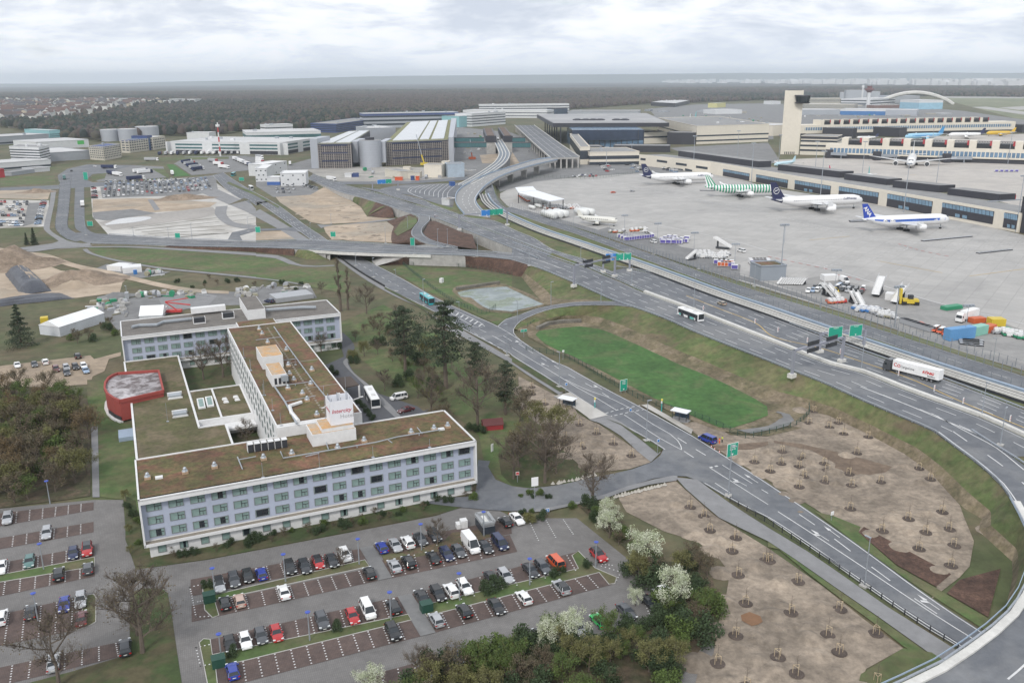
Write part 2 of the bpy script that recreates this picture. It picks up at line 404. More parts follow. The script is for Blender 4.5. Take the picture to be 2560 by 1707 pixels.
LRl=smooth(L('F',1420,128,1490,160,1490,205,1432,290,1445,345,1560,402,1720,436,z=ZR),4)
LRr=smooth(L('F',1592,158,1592,195,1525,265,1530,320,1600,375,1720,412,1850,442,z=ZR),4)
LR=road('loop_exit_ramp',LRl,LRr,a_asph,4,n=50,skirt=conc)

zz_=[ZR,ZR,5,4,2.8,1.8,.9,.3,0.1,0]
LPo=smooth(pl(L('G',940,932,z=ZR),L('G',760,932,560,940,400,962,200,1005,60,1060,z=[ZR,5.1,4.2,2.8,1.6]),L('T',1090,1640,z=.9)[:0],L('F',2300,1090,2218,1158,z=[.5,0])),4)
LPi=smooth(pl(L('G',1110,985,z=ZR),L('G',940,968,760,968,560,975,400,995,220,1048,70,1120,15,1180,20,1240,80,1290,z=[ZR,5.4,4.9,4.0,2.6,1.2,.5,.1,0])),4)
LP=road('loop_entry_ramp',LPo,LPi,a_asph,3.4,n=44)

R1n=smooth(pl(L('F',960,530,1120,610,1350,730,1650,900,2000,1062,2220,1160),L('G',60,1275,200,1370,400,1490),L('K',180,0,500,205,900,432,1150,562,1400,700,1650,838,1990,1052,2350,1280),L('P',780,270,1300,652,1700,932,2000,1120,2500,1480)),6)
R1s=smooth(pl(L('F',750,505,900,620,1180,800,1500,962,1750,1090,1880,1178,2100,1295,2350,1425),L('K',0,115,250,270,500,430,750,590,1000,740,1390,970,1700,1250,2000,1430),L('P',0,60,380,310,850,640,1200,885,1500,1082,1780,1250,2200,1560)),6)
A_,B_=pair(R1s,R1n,130)
R1=road('local_road',A_,B_,a_asph,4,n=130)
R1bn=smooth(pl(L('A',2050,925,2200,1025,2350,1112),L('B',200,1222,440,1400,600,1505,690,1568),L('F',830,470,960,530)),8)
R1bs=smooth(pl(L('A',1950,950,2100,1100,2340,1235),L('B',0,1190,250,1362,420,1480,540,1568),L('F',640,440,750,505)),8)
R1b=road('local_road_beyond_bridge',R1bs,R1bn,a_asph,4.2,n=50)
a=MB().use(g_grass);a.poly(up(L('B',0,1118,215,1240,205,1252,0,1140),.25));a.poly(up(L('B',-250,1010,0,1118,0,1140,-270,1025),.25));struct('median_grass',a)

br=empty('road_bridge',at('F',900,500,0),0,'concrete bridge carrying the cross road over the sunken local road','bridge')
def child(mb,name,par,**k):
 o=mb.build(name,par,**k);o.matrix_parent_inverse=par.matrix_world.inverted()if False else Matrix.Translation(-par.location)if par.rotation_euler.z==0 else(Matrix.Translation(par.location)@ Matrix.Rotation(par.rotation_euler.z,4,'Z')).inverted()
 return o
a2,b2=R2
i0=min(range(90),key=lambda i:(a2[i]-at('F',640,468,4.1)).length);i1=min(range(90),key=lambda i:(a2[i]-at('F',1420,498,ZR)).length)
def sk(mb,pts,z0):n=len(pts);mb.add(list(pts)+[Vector((p.x,p.y,z0))for p in pts],[(i,i+1,n+i+1,n+i)for i in range(n-1)])
mb=MB().use(conc)
for e in(a2,b2):sk(mb,e[:i0+1],-.5);sk(mb,e[i1:],-.5)
for i in(i0,i1):mb.add([a2[i],b2[i],Vector((b2[i].x,b2[i].y,-.5)),Vector((a2[i].x,a2[i].y,-.5))],[(0,1,2,3)])
child(mb,'abutment',br)
mb=MB().use(conc_w)
A_=[p+Vector((0,0,-.02))for p in a2[i0-4:i1+5]];B_=[p+Vector((0,0,-.02))for p in b2[i0-4:i1+5]]
out_=[(A_[i]+(A_[i]-B_[i]).normalized()*.8)for i in range(len(A_))];out2=[(B_[i]+(B_[i]-A_[i]).normalized()*.8)for i in range(len(A_))]
mb.strip(up(out_,.05),up(A_,.05));mb.strip(up(out2,.05),up(B_,.05))
nn_=len(out_)
for o_ in(out_,out2):mb.add(up(o_,.05)+up(o_,-1.3),[(i,i+1,nn_+i+1,nn_+i)for i in range(nn_-1)])
mb.add(up(out_,-1.3)+up(out2,-1.3),[(i,i+1,nn_+i+1,nn_+i)for i in range(nn_-1)])
child(mb,'deck_edge',br)
for pts,nm in((L('F',1440,503,z=ZR-.1)+L('F',1370,532,z=3.6)+L('F',1110,605,z=.1)+L('F',1060,560,z=0.1)+L('F',1200,500,z=4),'wing_wall'),(L('F',500,468,z=3.4)+L('F',680,475,z=3.8)+L('F',680,552,z=0)+L('F',640,530,z=.2),'wing_wall')):
 mb=MB().use(conc);m_=len(pts);d=Vector((0,1.0,0));mb.add(pts+[p+d for p in pts],[tuple(range(m_)),tuple(range(2*m_-1,m_-1,-1))]+[(i,(i+1)%m_,m_+(i+1)%m_,m_+i)for i in range(m_)])
 child(mb,nm,br,recalc=True)
def sub(pts,p,q_):
 i=min(range(len(pts)),key=lambda k:(pts[k]-p).length);j=min(range(len(pts)),key=lambda k:(pts[k]-q_).length);return pts[i:j+1]
def sub_(pts,p):
 i=min(range(len(pts)),key=lambda k:(pts[k]-p).length);return pts[i:]

toe1=smooth(L('G',0,700,90,706,180,760,300,850,560,925,760,930)+L('G',900,930),6)
slope('bark_mulch_slope',sub_(R2n,at('F',1420,500,ZR))+sub(n_edge,n_edge[1],at('G',178,607,ZR)),smooth(L('F',1120,600,1350,592,1700,595,2000,625,2350,690)+L('G',85,706),6),g_mulch,proj=True)
slope('grass_embankment',sub(n_edge,at('G',178,607,ZR),at('G',940,930,ZR)),smooth(L('G',85,706,200,850,300,965)+L('G',560,938,760,930,900,932,z=[3.9,5,ZR]),5),g_slope,m2=drys)
ib=next(i for i,p in enumerate(n_edge)if(p-at('G',1180,1010,ZR)).length<4.5)
toe2=smooth(pl(L('G',640,1120,900,1210,1100,1310,1290,1400,1480,1490),L('K',1300,110,1560,190,1850,320,2100,430,2340,545),L('L',0,560,240,600,390,615,560,660,900,820,1250,1010,1500,1190,1640,1350,1760,1480),L('P',1960,60,1890,270,1900,420,2240,450,2200,800)),6)
slope('grass_embankment',LPi[:1]+sub(n_edge,n_edge[ib],at('P',2200,925,ZR)),toe2,g_slope,proj=True,m2=drys)
slope('grass_embankment',seg(LPi,0,arc(LPi)[-1]*.8,4),smooth(L('G',640,1120,560,1105,400,1110,230,1160,120,1180,60,1200),4),g_slope,m2=drys)
slope('bark_mulch_slope',L('F',1592,196,1640,190,1900,300,1985,318,z=ZR),L('F',1535,300,1570,350,1700,405,2030,452,z=[ZR,ZR,ZR,3]),g_mulch)
slope('grass_embankment',L('B',640,1052,780,1108,950,1152,z=z4[1:])+L('B',1200,1228,z=ZR),L('B',650,1060,780,1120,960,1230,1020,1320),g_slope)
slope('bark_mulch_slope',L('B',1100,1196,1210,1232,1250,1250,z=ZR),L('B',1020,1320,1150,1340,1270,1340),g_mulch)
slope('bark_mulch_slope',L('F',1420,130,1480,165,1490,205,1432,290,1445,350,1560,405,z=ZR),L('F',1200,195,1262,240,1240,300,1235,360,1245,402,1400,425),g_mulch)
slope('grass_embankment',L('F',1440,122,1470,150,1480,200,1428,262,z=ZR),L('F',1330,200,1300,240,1265,290,1300,330,z=[3,2.4,1.2,2.2]),g_grass,1)
slope('bark_mulch_slope',sub(R2n,at('E',1500,420,.6),at('F',390,452,3.4)),smooth(L('E',1500,434,1700,445,2350,478)+L('F',200,500,350,515),8),g_mulch)
slope('grass_embankment',L('F',385,455,500,465,z=3.5),L('F',350,515,470,545,660,548),g_slope)
slope('grass_verge',r4_far,smooth(pl(L('Q',930,955,950,1050,1010,1180,1150,1290),L('G',0,92,100,122,700,318,1170,480,1750,665,2080,750,2350,840),L('H',700,1045,1300,1235,1900,1430,2600,1655)),8),g_slope,proj=True)

area('apron',pl(L('C',150,1010,700,960,1150,930,1800,900),L('D',0,1060,900,1200,1700,1340,2600,1560),[Vector((900,300,0)),Vector((500,160,0))],L('H',2600,1640,2350,1560,1270,1215,700,1035),L('G',2350,820,1750,640,750,290,100,100),L('Q',1130,1290,1000,1150,1000,1080,1250,950)),a_con,1)
area('apron_service_road',smooth(pl(L('G',90,108,740,300,1170,450,1750,638,2200,760),L('H',0,805,700,1030,1300,1222,1900,1415,2600,1635)),8)+list(reversed(smooth(pl(L('G',110,90,740,262,1170,410,1750,595,2200,720),L('H',0,770,700,985,1300,1180,1900,1370,2600,1590)),8))),a_old,2)
area('equipment_yard',pl(L('G',740,290,880,250,1150,330,1500,400,1900,640,1750,600)),a_old,2)
area('equipment_yard',pl(L('G',1000,330,1300,330,1480,420,1700,455,1960,545,2100,600,2080,750,1700,590)),a_old,2)
area('equipment_yard',pl(L('H',60,770,480,700,900,790,1400,900,1900,1040,2300,1180,2500,1300,2600,1640,1800,1400,900,1100)),mat('yard_concrete',(.3,.293,.285),.9,var=.1,scale=.1,c2=(.25,.245,.24),world=True),2)
area('inner_apron',pl(L('D',-600,840,700,780,1000,760,2600,830),L('D',2600,1300,1300,1000,0,830,-600,850)),a_con2,2)
area('inner_apron',L('D',700,620,2700,560,2700,760,400,700),a_con2,2)

area('car_park',pl(L('V',-20,1170,215,1148,283,1148,290,1240,312,1308,350,1303,480,1285,1000,1185,1105,1150,1180,1190,1325,1190,1500,1330,1640,1480,1700,1700,1100,1800,0,1800,-400,1800,-400,1230)),a_pav,1)
isl=MB().use(g_dark)
isl.poly(up(L('M',1195,770,1240,725,1310,703,1490,705,1540,745,1570,900,1640,1380,1690,1700,-300,1760,0,1640,640,1470,1090,1335,1190,1310),.1));struct('grass_island',isl)
RED=MB().use(a_red);DOT=MB().use(paint);GRN=MB().use(g_grass);KRB=MB().use(a_kerb)
rz_=0.0
def lerp2(p,q,t):return(p[0]+(q[0]-p[0])*t,p[1]+(q[1]-p[1])*t)
def stall(c,t0,t1,b0,b1,dots=(),red=True,nd=7):
 """row of bays: top edge t0-t1, bottom edge b0-b1; dotted bay lines at the given x on top edge (and matching bottom x)"""
 global rz_;rz_+=.0007
 if red:RED.strip(equal(up(L(c,*t0,*t1),.083+rz_),12),equal(up(L(c,*b0,*b1),.083+rz_),12))
 for d in dots:
  p=at(c,d[0],d[1]);q_=at(c,d[2],d[3])
  for k in range(nd):DOT.cbox(p.lerp(q_,(k+.5)/nd)+Vector((0,0,.115)),(.24,.24,.012),(q_-p))
def rowdots(c,t0,t1,b0,b1,xs,tilt=None):
 o=[]
 for xt,xb in xs:
  yt=t0[1]+(t1[1]-t0[1])*(xt-t0[0])/(t1[0]-t0[0]);yb=b0[1]+(b1[1]-b0[1])*(xb-b0[0])/(b1[0]-b0[0]);o.append((xt,yt,xb,yb))
 return o
def sr(c,t0,t1,b0,b1,xs,red=True,nd=7):stall(c,t0,t1,b0,b1,rowdots(c,t0,t1,b0,b1,xs),red,nd)
sr('M',(-60,20),(860,-90),(-60,140),(860,-18),[(155,145),(275,268),(395,388),(515,505),(630,625),(745,742)])
sr('M',(-60,250),(860,90),(-60,352),(860,185),[(125,112),(248,240),(373,366),(500,492),(622,617),(742,740)])
sr('M',(-60,480),(868,305),(-60,585),(868,415),[(88,70),(218,212),(352,345),(483,477),(610,606),(738,738)])
sr('M',(-60,655),(870,500),(-60,785),(870,590),[(48,30),(188,178),(328,318),(462,455),(602,598),(735,733)])
sr('M',(-60,955),(800,762),(-60,1240),(700,1080),[(85,38),(232,200),(378,355),(522,508),(668,657)],nd=13)
sr('M',(-60,1440),(1190,1172),(-60,1610),(1190,1305),[(115,92),(282,260),(440,430),(600,592),(755,752),(908,910),(1062,1088)])
for p in(L('M',-60,590,868,415,870,500,-60,655),L('M',800,765,860,755,882,785,880,1010,820,1045,700,1082)):GRN.poly(up(p,.12));KRB.wall(resample(up(p+[p[0]],.05),4),.14,.12)

sr('N',(-600,620),(950,338),(-600,775),(1040,440),[(-240,-190),(-110,-60),(95,135),(222,268),(350,385),(480,515),(610,640),(735,765),(870,900)])
sr('N',(-590,862),(980,530),(-590,1010),(1120,630),[(-230,-180),(-100,-65),(50,85),(180,222),(308,352),(437,486),(565,616),(690,743),(816,872),(942,998)])
for p in(L('N',-490,700,-440,640,-370,655,-370,760,1000,440,1040,500,-380,812,-340,950,-400,970,-470,900),):GRN.poly(up(p,.12));KRB.wall(resample(up(p+[p[0]],.05),4),.14,.12)
sr('N',(1070,305),(2330,60),(1150,400),(2350,200),[(1240,1300),(1365,1420),(1480,1545),(1605,1665)],nd=6)
sr('N',(1150,445),(2330,210),(1250,605),(2400,365),[(1210,1260),(1330,1375),(1450,1495),(1570,1612),(1690,1730),(1800,1845),(1905,1960),(2020,2075),(2140,2190)])
MUL=MB().use(mat('leaf_litter',(.12,.085,.055),.95,var=.35,scale=.6,c2=(.09,.085,.045),world=True,bump=.1))
MUL.poly(up(L('N',1150,395,1380,360,1720,270,1800,190,2080,160,2160,230,1870,320,1500,410,1180,470),.105))
GRN.poly(up(L('N',1150,400,1340,375,1400,400,1180,445),.13))
sr('N',(-420,1170),(1300,778),(-440,1330),(1390,940),[(-170,-110),(80,125),(218,262),(362,395),(500,540),(640,690),(772,822),(905,950),(1040,1090),(1165,1225)])
sr('N',(-440,1440),(1420,995),(-400,1640),(1510,1140),[(-260,-230),(-120,-90),(20,62),(170,213),(318,365),(462,512),(605,657),(748,804),(890,950),(1025,1087),(1168,1228),(1300,1370)])
for p in(L('N',-520,1200,-480,1165,-420,1170,-400,1310,1395,940,1425,992,-370,1430,-340,1700,-420,1700),):GRN.poly(up(p,.12));KRB.wall(resample(up(p+[p[0]],.05),4),.14,.12)
sr('N',(1425,752),(2950,365),(1540,900),(3050,520),[(1560,1620),(1700,1760),(1810,1890),(1930,2010),(2050,2140),(2190,2270),(2330,2400),(2460,2530),(2590,2660),(2720,2790),(2850,2940)])
sr('N',(1570,955),(3160,550),(1650,1105),(3270,665),[(1700,1775),(1833,1915),(1968,2045),(2095,2175),(2232,2315),(2350,2430),(2575,2672),(2700,2790),(2925,3040),(3040,3145)])
for p in(L('N',1530,905,1560,850,1600,840,2960,520,2900,400,2960,360,3112,515,3310,600,3295,655,3240,665,3150,556,1570,957),):GRN.poly(up(p,.12));KRB.wall(resample(up(p+[p[0]],.05),4),.14,.12)
sr('N',(1000,1510),(2900,1000),(1150,1700),(3000,1180),[(1150,1200),(1300,1345),(1450,1500),(1590,1640),(1730,1790),(2005,2075),(2140,2225),(2400,2490),(2540,2640),(2680,2770),(2800,2900),(2920,3040),(3560,3640)])
sr('O',(-100,90),(600,60),(-60,330),(720,180),[(155,248),(310,405),(468,565)],red=False,nd=10)
SLB=MB().use(a_old)
for p in(L('N',950,330,1075,308,1250,602,1125,630),L('N',1300,777,1430,750,1650,1108,1510,1142)):SLB.poly(up(p,.14))
struct('paver_crossing',SLB)
for p in((('M',1745,690,1855,665)),(('M',1745,690,1800,965)),(('M',1800,965,1915,958)),(('M',1800,1245,1920,1218)),(('M',1800,1245,1840,1415)),(('M',1840,1415,1965,1392)),('M',1815,825,1890,810)):
 a_,b_=at(*p[:3]),at(p[0],*p[3:]);k=max(3,int((b_-a_).length/.75))
 for i in range(k+1):DOT.cbox(a_.lerp(b_,i/k)+Vector((0,0,.115)),(.24,.24,.012),b_-a_)
for p in(('O',820,497,1010,555),('O',1000,555,960,625),('N',3180,480,3270,490)):
 a_,b_=at(*p[:3]),at(p[0],*p[3:]);k=max(3,int((b_-a_).length/.75))
 for i in range(k+1):DOT.cbox(a_.lerp(b_,i/k)+Vector((0,0,.115)),(.24,.24,.012),b_-a_)
struct('parking_bays',RED);struct('bay_markings',DOT);struct('planted_islands',GRN);struct('kerbs',KRB);struct('leaf_litter',MUL)

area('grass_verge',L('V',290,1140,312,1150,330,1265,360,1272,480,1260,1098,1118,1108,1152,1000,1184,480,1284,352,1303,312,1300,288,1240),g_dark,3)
area('garden_lawn',L('V',770,745,880,700,1000,760,1050,800,1080,850,1200,920,1290,980,1310,1110,1180,1125,1115,1075,1100,1000,1030,940,960,900,860,850,800,800),g_grass,2)
area('hotel_drive',smooth(L('V',772,755,800,775,815,800,800,830,830,880,870,910,960,950,985,940,930,1000,820,960,790,880,735,850,790,820),4),a_dark,4)
area('hotel_drive',L('V',870,905,960,935,990,960,900,985,850,950),a_dark,5)
area('garden_path',smooth(pl(L('J',835,130,800,165,830,220,1000,390,1160,570,1290,690)),3)+list(reversed(smooth(L('J',860,150,845,190,900,270,1060,400,1230,560,1330,670),3))),a_path,6)
area('access_road',smooth(pl(L('K',-1000,1440,-500,1500,0,1540,320,1510,600,1450,860,1395),L('K',1100,1300,1300,1240,1490,1215,1600,1220,1800,1290)),4)+L('K',1990,1260,1500,1000,1390,970)+smooth(L('K',1360,1030,1280,1090,1100,1155,950,1190,700,1240,480,1290,160,1330,0,1310,-150,1250,-220,1130,-200,1080,-310,1070,-320,1250,-340,1400),4),a_asph,5)
area('pavement',smooth(L('K',60,1560,330,1540,600,1480,870,1420,1000,1370,1250,1300,1510,1260),4)+L('K',1520,1220,1480,1215)+smooth(L('K',1300,1250,1050,1315,860,1385,600,1455,320,1512,40,1540),4),a_path,7)
area('dirt_strip',pl(L('K',60,300,260,400,560,560,600,640,700,700,800,740,1000,880,1260,1060,1270,1090,1080,1150,700,1190,560,1060,430,900,330,800,100,640,60,500)),g_dirt,4)
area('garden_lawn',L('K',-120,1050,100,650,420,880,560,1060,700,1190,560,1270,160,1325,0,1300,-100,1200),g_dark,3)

area('cycle_path',smooth(pl(L('F',520,370,740,545,1000,730,1260,880,1500,990,1700,1130,1830,1235),L('K',-700,-190,-100,130,130,280,430,470)),5)+list(reversed(smooth(pl(L('F',560,400,800,560,1000,690,1180,800,1500,960,1720,1080,1900,1185),L('K',-600,-210,0,140,200,270,470,450)),5))),a_path,5)
area('cycle_path',smooth(L('K',430,470,600,560,700,600,890,660,1000,720,1200,870,1365,1000),4)+list(reversed(smooth(L('K',380,490,600,600,720,705,800,730,1000,850,1150,990,1275,1090),4))),a_path,6)
area('cycle_path',smooth(pl(L('K',1500,1230,1600,1340,1760,1480,1900,1600),L('P',0,275,250,440,620,700,1000,960,1400,1245,1560,1360,1900,1600)),5)+list(reversed(smooth(pl(L('K',1700,1250,1990,1460),L('P',0,150,380,380,800,670,1100,880,1500,1130,1720,1270,2100,1520)),5))),a_path,6)
area('dirt_field',pl(L('K',1500,1255,1320,1300,1000,1380,980,1420),L('O',1050,0,1400,180,1700,270,1900,430,2000,560,1960,800,1900,1000,1850,1300,1700,1500,1640,1750),L('P',800,1700,900,1440,1240,1250,900,1000,500,680,0,330),L('K',1850,1568)),g_dirt,2)
area('dirt_field',pl(L('K',1570,730,1800,700,2000,840),L('L',0,850,250,770,400,625,560,660,900,820,1250,1010,1500,1190,1640,1350,1760,1480),L('P',1800,50,1890,270,1850,500,1760,600,1500,800,1550,690,840,190,560,60,430,-30),L('K',2350,1250,1990,1040,1650,800)),g_dirt,3)
area('wet_soil',L('L',50,890,300,920,700,1010,1140,1130,1080,1180,900,1210,600,1190,620,1100,400,980,60,910),g_mud,4)
area('wet_soil',L('K',1850,940,2350,900,2350,930,2200,970,1880,980),g_mud,5)
area('wet_soil',smooth(L('O',2100,950,2180,920,2280,960,2300,1010,2200,1050,2110,1000,2100,950),1),mat('clay',(.2,.11,.06),.9,world=True),4)
area('bark_mulch_bed',L('P',880,140,1680,575,1540,690,1180,490,830,190),g_mulch,5)
area('bark_mulch_bed',L('P',1760,625,2135,525,2020,970,1640,750),g_mulch,5)
area('grass_verge',pl(L('P',430,0,600,40,850,140,830,190,1180,500,1540,700,1640,760,2020,980,2100,1160,1300,640,780,270)),g_grass,4)
area('grass_verge',L('P',0,330,100,350,400,600,700,830,1000,1050,1250,1250,1700,1450,1600,1400,1000,970,620,708,250,446,0,280),g_grass,7)
area('grass_verge',L('P',850,1500,1240,1260,1500,1300,1650,1400,1200,1650,800,1700),g_grass,8)
area('grass_verge',L('F',1180,800,1500,962,1750,1090,1880,1178,1905,1200,1870,1200,1700,1110,1500,990,1180,820),g_dark,7)
area('grass_verge',L('K',0,118,500,432,500,450,440,445,250,330,0,170),g_dark,7)
area('grass_verge',L('K',860,690,1000,742,1380,975,1340,1015,1200,900,1000,750),g_dark,8)
litter=mat('woodland_floor',(.09,.068,.045),.95,var=.4,scale=.3,c2=(.06,.06,.03),world=True,bump=.2)
area('woodland_floor',L('V',-60,890,120,890,185,930,208,985,208,1140,140,1150,-60,1175),litter,4)
area('woodland_floor',L('V',1325,1160,1420,1190,1530,1290,1630,1290,1650,1400,1610,1490,1560,1560,1520,1720,800,1720,930,1590,1100,1520,1330,1470,1500,1430,1530,1400,1480,1300),litter,3)

area('basin_grass',smooth(L('G',215,1240,250,1205,450,1180,620,1165,800,1190,960,1250,1290,1400,1480,1490)+L('K',1500,180,1800,300,2100,440,2340,580,2350,660,2200,720,2010,780,1900,770,1600,640,1300,500,900,290,500,90)+L('G',500,1420,300,1320,215,1240),5),mat('basin_turf',(.055,.13,.032),.95,var=.32,scale=.16,c2=(.045,.11,.028),c3=(.085,.125,.045),s2=.07,world=True,bump=.12),6)
area('basin_slope',L('G',130,1180,230,1110,400,1075,560,1080,700,1110,1000,1200,1480,1420)+L('K',1500,110,2100,400)+L('L',0,420,250,500,390,610,300,780,0,850)+L('K',1900,800,1500,650,1000,380,500,110)+L('G',400,1400,150,1260),drys,4)
area('bus_platform',L('K',385,485,530,452,760,590,880,660,720,700,600,612),a_slab,8)
area('bus_platform',L('K',1185,568,1250,560,1660,795,1645,835,1350,660),a_slab,8)
area('pond_bank',smooth(L('F',1800,840,1850,790,2100,770,2300,775)+L('G',0,800,150,860,260,920,300,975,60,1030,0,1045)+L('F',2280,1040,2100,1025,2000,970,1900,920,1800,840),4),drys,4)
area('gravel_track',smooth(L('K',2070,800,2350,760)+L('L',100,700,140,680,120,650,70,635),3)+smooth(L('L',90,625,200,655,240,710,180,760,0,800)+L('K',2200,830),3),a_old,8)
area('basin_slope',L('F',1240,640,1350,600,2350,690,2350,1000,2350,1060,2220,1150,1900,1000,1500,800),g_grass,3)
area('pond',smooth(L('F',1850,850,1960,825,2100,810,2300,800)+L('G',0,825,120,880,220,930,290,960,180,985,60,1010,0,1030)+L('F',2300,1022,2150,1010,2050,960,1970,900,1880,890,1850,850),4),water,5)

area('sandy_ground',pl(L('A',830,1060,850,1330,1000,1500,1500,1530,2350,1560),L('B',0,1568,0,1190),L('A',2350,1240,2100,1100,1900,960,900,1030)),a_slab,1)
area('sandy_ground',L('A',850,1170,1350,1160,1990,1200,1900,1260,1420,1290,1220,1285,850,1290),g_sand,2)
area('gravel_ground',L('A',850,1290,1220,1260,1440,1300,1400,1330,1000,1370,860,1350),a_old,3)
area('gravel_ground',L('A',900,1380,1440,1300,1950,1240,2000,1290,1850,1340,1040,1450),mat('grey_gravel',(.33,.31,.29),.95,var=.15,scale=.1,world=True),3)
area('puddle',smooth(L('A',960,1400,1100,1350,1330,1330,1390,1345,1250,1380,970,1408),3),puddle,4)
mb=MB().use(mat('slab_joint',(.2,.19,.15),.95,world=True))
for k in range(7):
 a_=lerp2((1300-k*20,1400+k*22),(1280,1560),0);p=L('A',1180+k*60,1440+k*16,1990+k*25,1340+k*36)if k<5 else L('A',1500,1530,2100,1480)
 mb.ribbon(resample(up(p,.2),10),.9)
for k in range(3):mb.ribbon(resample(up(L('A',2080+k*60,1330+k*40,2350,1300+k*45),.2),10),.8)
struct('slab_joints',mb)
area('side_track',smooth(L('A',1980,1240,1975,1310,2060,1390,2180,1430,2350,1450),4)+list(reversed(smooth(L('A',2090,1230,2080,1310,2150,1380,2260,1400,2360,1410),4))),a_path,4)
area('side_track',L('A',1400,1170,1355,1175,1420,1275,1470,1265),a_path,4)
area('rough_field',pl(L('A',2090,1225,2280,1180,2350,1260),L('B',0,1280,40,1260,-80,1170),L('A',2240,1160)),g_field,5)
area('staging_ground',L('A',920,1060,1980,970,2000,1080,1800,1130,940,1160),a_old,2)

Wl=smooth(L('A',560,960,545,1060,525,1250,505,1400,530,1470,620,1540,700,1560),6)
Wr=smooth(L('A',655,950,650,1060,635,1250,622,1400,640,1440,720,1490,860,1520),6)
W1=road('west_road',Wl,Wr,a_asph,3)
W2=road('west_road',smooth(L('A',695,950,690,1060,682,1250,685,1400,720,1460,870,1520),6),smooth(L('A',775,950,772,1060,775,1250,785,1400,840,1470,1000,1510),6),a_asph,3.3)
for ab in(W1,W2):line(ab,inset=.4);line(ab,inset=-.4);line(ab,t=.5,dash=(6,12),wd=.2)
W3=road('west_path',smooth(L('A',470,1085,455,1200,405,1400,415,1460,520,1540,600,1600),6),smooth(L('A',515,1090,500,1200,460,1400,470,1460,560,1520,640,1560),6),a_path,3)
area('crossroads',smooth(L('E',640,330,700,360,850,400,1000,325,880,310,760,300,640,310),3)+[],a_asph,4)
area('crossroads',L('A',0,1065,540,1040,560,1000,790,990,850,1015,1500,1000,2000,945,2000,965,1500,1025,800,1060,560,1075,0,1090),a_asph,2)
area('crossroads',L('A',530,950,620,890,800,850,1300,860,1300,900,850,940,780,1000,540,1010),a_asph,2)
area('road_bend',smooth(pl(L('E',560,340,640,380,850,420),L('E',640,445,400,450,200,460)),4)+L('E',180,440,480,400,590,360),a_path,2)
area('west_car_park',L('A',-300,1170,450,1180,440,1390,400,1420,-400,1450),a_slab,1)
area('west_car_park',L('A',260,1205,370,1200,320,1390,210,1420),a_old,2)
area('west_grass',L('A',0,960,500,955,510,1020,0,1050),g_grass,2)
area('sandy_ground',L('A',-300,1090,470,1080,440,1170,-300,1160),g_sand,1)
area('truck_yard',L('A',830,960,1230,860,1500,870,1530,970,1160,1000,900,1010),a_old,3)
area('truck_yard',L('A',1590,850,1700,780,2100,770,2350,770),a_old,2)
area('truck_yard',pl(L('A',1600,840,1760,950,2350,900),L('B',560,900,1100,830,530,790,200,880,0,780),L('A',1900,780)),a_old,2)
area('grass_patch',L('A',1530,850,1590,850,1750,955,1600,965),g_lush,4)
area('grass_patch',L('A',1390,890,1500,890,1560,960,1530,970),g_grass,4)
area('grass_patch',L('A',835,950,980,930,960,980,850,1005),g_grass,4)
area('grass_patch',L('A',1460,790,2100,780,2100,800,1470,815),g_grass,4)
area('works_ground',L('B',460,900,800,870,2050,880,2050,980,1400,1010,800,1020,560,950),mat('works_gravel',(.37,.35,.32),.95,var=.15,scale=.06,c2=(.28,.27,.25),world=True),2)
area('north_road',L('B',640,1010,1400,1005,1950,965,1960,990,1400,1030,700,1035),a_asph,3)
area('bus_park',smooth(L('B',1115,1100,1180,1065,1400,1035,1850,1020,1990,980,1850,1110,1830,1250,1600,1190,1400,1130,1250,1120),5),a_asph,3)
for k in range(9):
 x=1420+k*42;mline(L('B',x,1100+k*9,x+10,1080+k*3,x+90,1045-k*2),.35,lay=5)
mline(L('B',1530,1160,1440,1125,1395,1090,1460,1055,1700,1030),.5,lay=5)
area('site_car_park',L('B',0,1000,480,1040,640,1110,550,1150,160,1150,0,1050),a_old,2)
area('sand_field',pl(L('B',640,1050,760,1110,960,1240,1020,1330,1240,1350,1000,1380,620,1400,500,1380,220,1200,180,1150,500,1130)),g_sand,3)
area('sand_field',pl(L('F',620,250,700,235,1200,200,1270,250,1245,395,870,378,760,360,700,370,640,300)),g_sand,3)
area('sand_field',L('F',0,290,250,285,400,360,0,372),g_sand,3)
area('foot_path',smooth(L('F',560,228,720,232,1000,205,1280,170),5)+list(reversed(smooth(L('F',600,262,700,236,1010,215,1270,185),5))),a_path,5)
area('grass_strip',L('B',0,1110,-60,1080,-70,1095,205,1262,300,1320,330,1320,215,1240),g_grass,3)
area('cycle_path',L('B',-600,1000,-500,1010,0,1240,300,1420,520,1560,410,1568,200,1440,-100,1280,-650,1050),a_path,3)
area('slip_road',L('F',-220,300,-60,268,260,262,400,240,440,300,250,280,0,288,-150,330,-120,380,-260,370),a_asph,4)
area('meadow',pl(L('E',810,440,1200,440,1700,465,2350,510),L('F',0,510,200,530,420,610,700,610,860,680,870,840,780,850,500,800,0,720),L('E',2350,715,1400,600,1100,560,880,500)),g_grass,2)
area('foot_path',smooth(pl(L('E',780,432,1200,428,1700,452,2350,490),L('F',0,498,200,512,320,560,420,600,550,608,720,600)),6)+list(reversed(smooth(pl(L('E',780,440,1200,440,1700,470,2350,515),L('F',0,522,180,540,300,590,430,615,550,618,720,610)),6))),a_path,5)
area('foot_path',smooth(pl(L('E',760,455,800,490,1000,550,1200,590,1500,640,1900,680,2350,725),L('F',0,725,220,750,500,800)),6)+list(reversed(smooth(pl(L('E',800,450,850,490,1020,540,1200,575,1500,625,1900,665,2350,710),L('F',0,715,220,740,500,788)),6))),a_path,5)
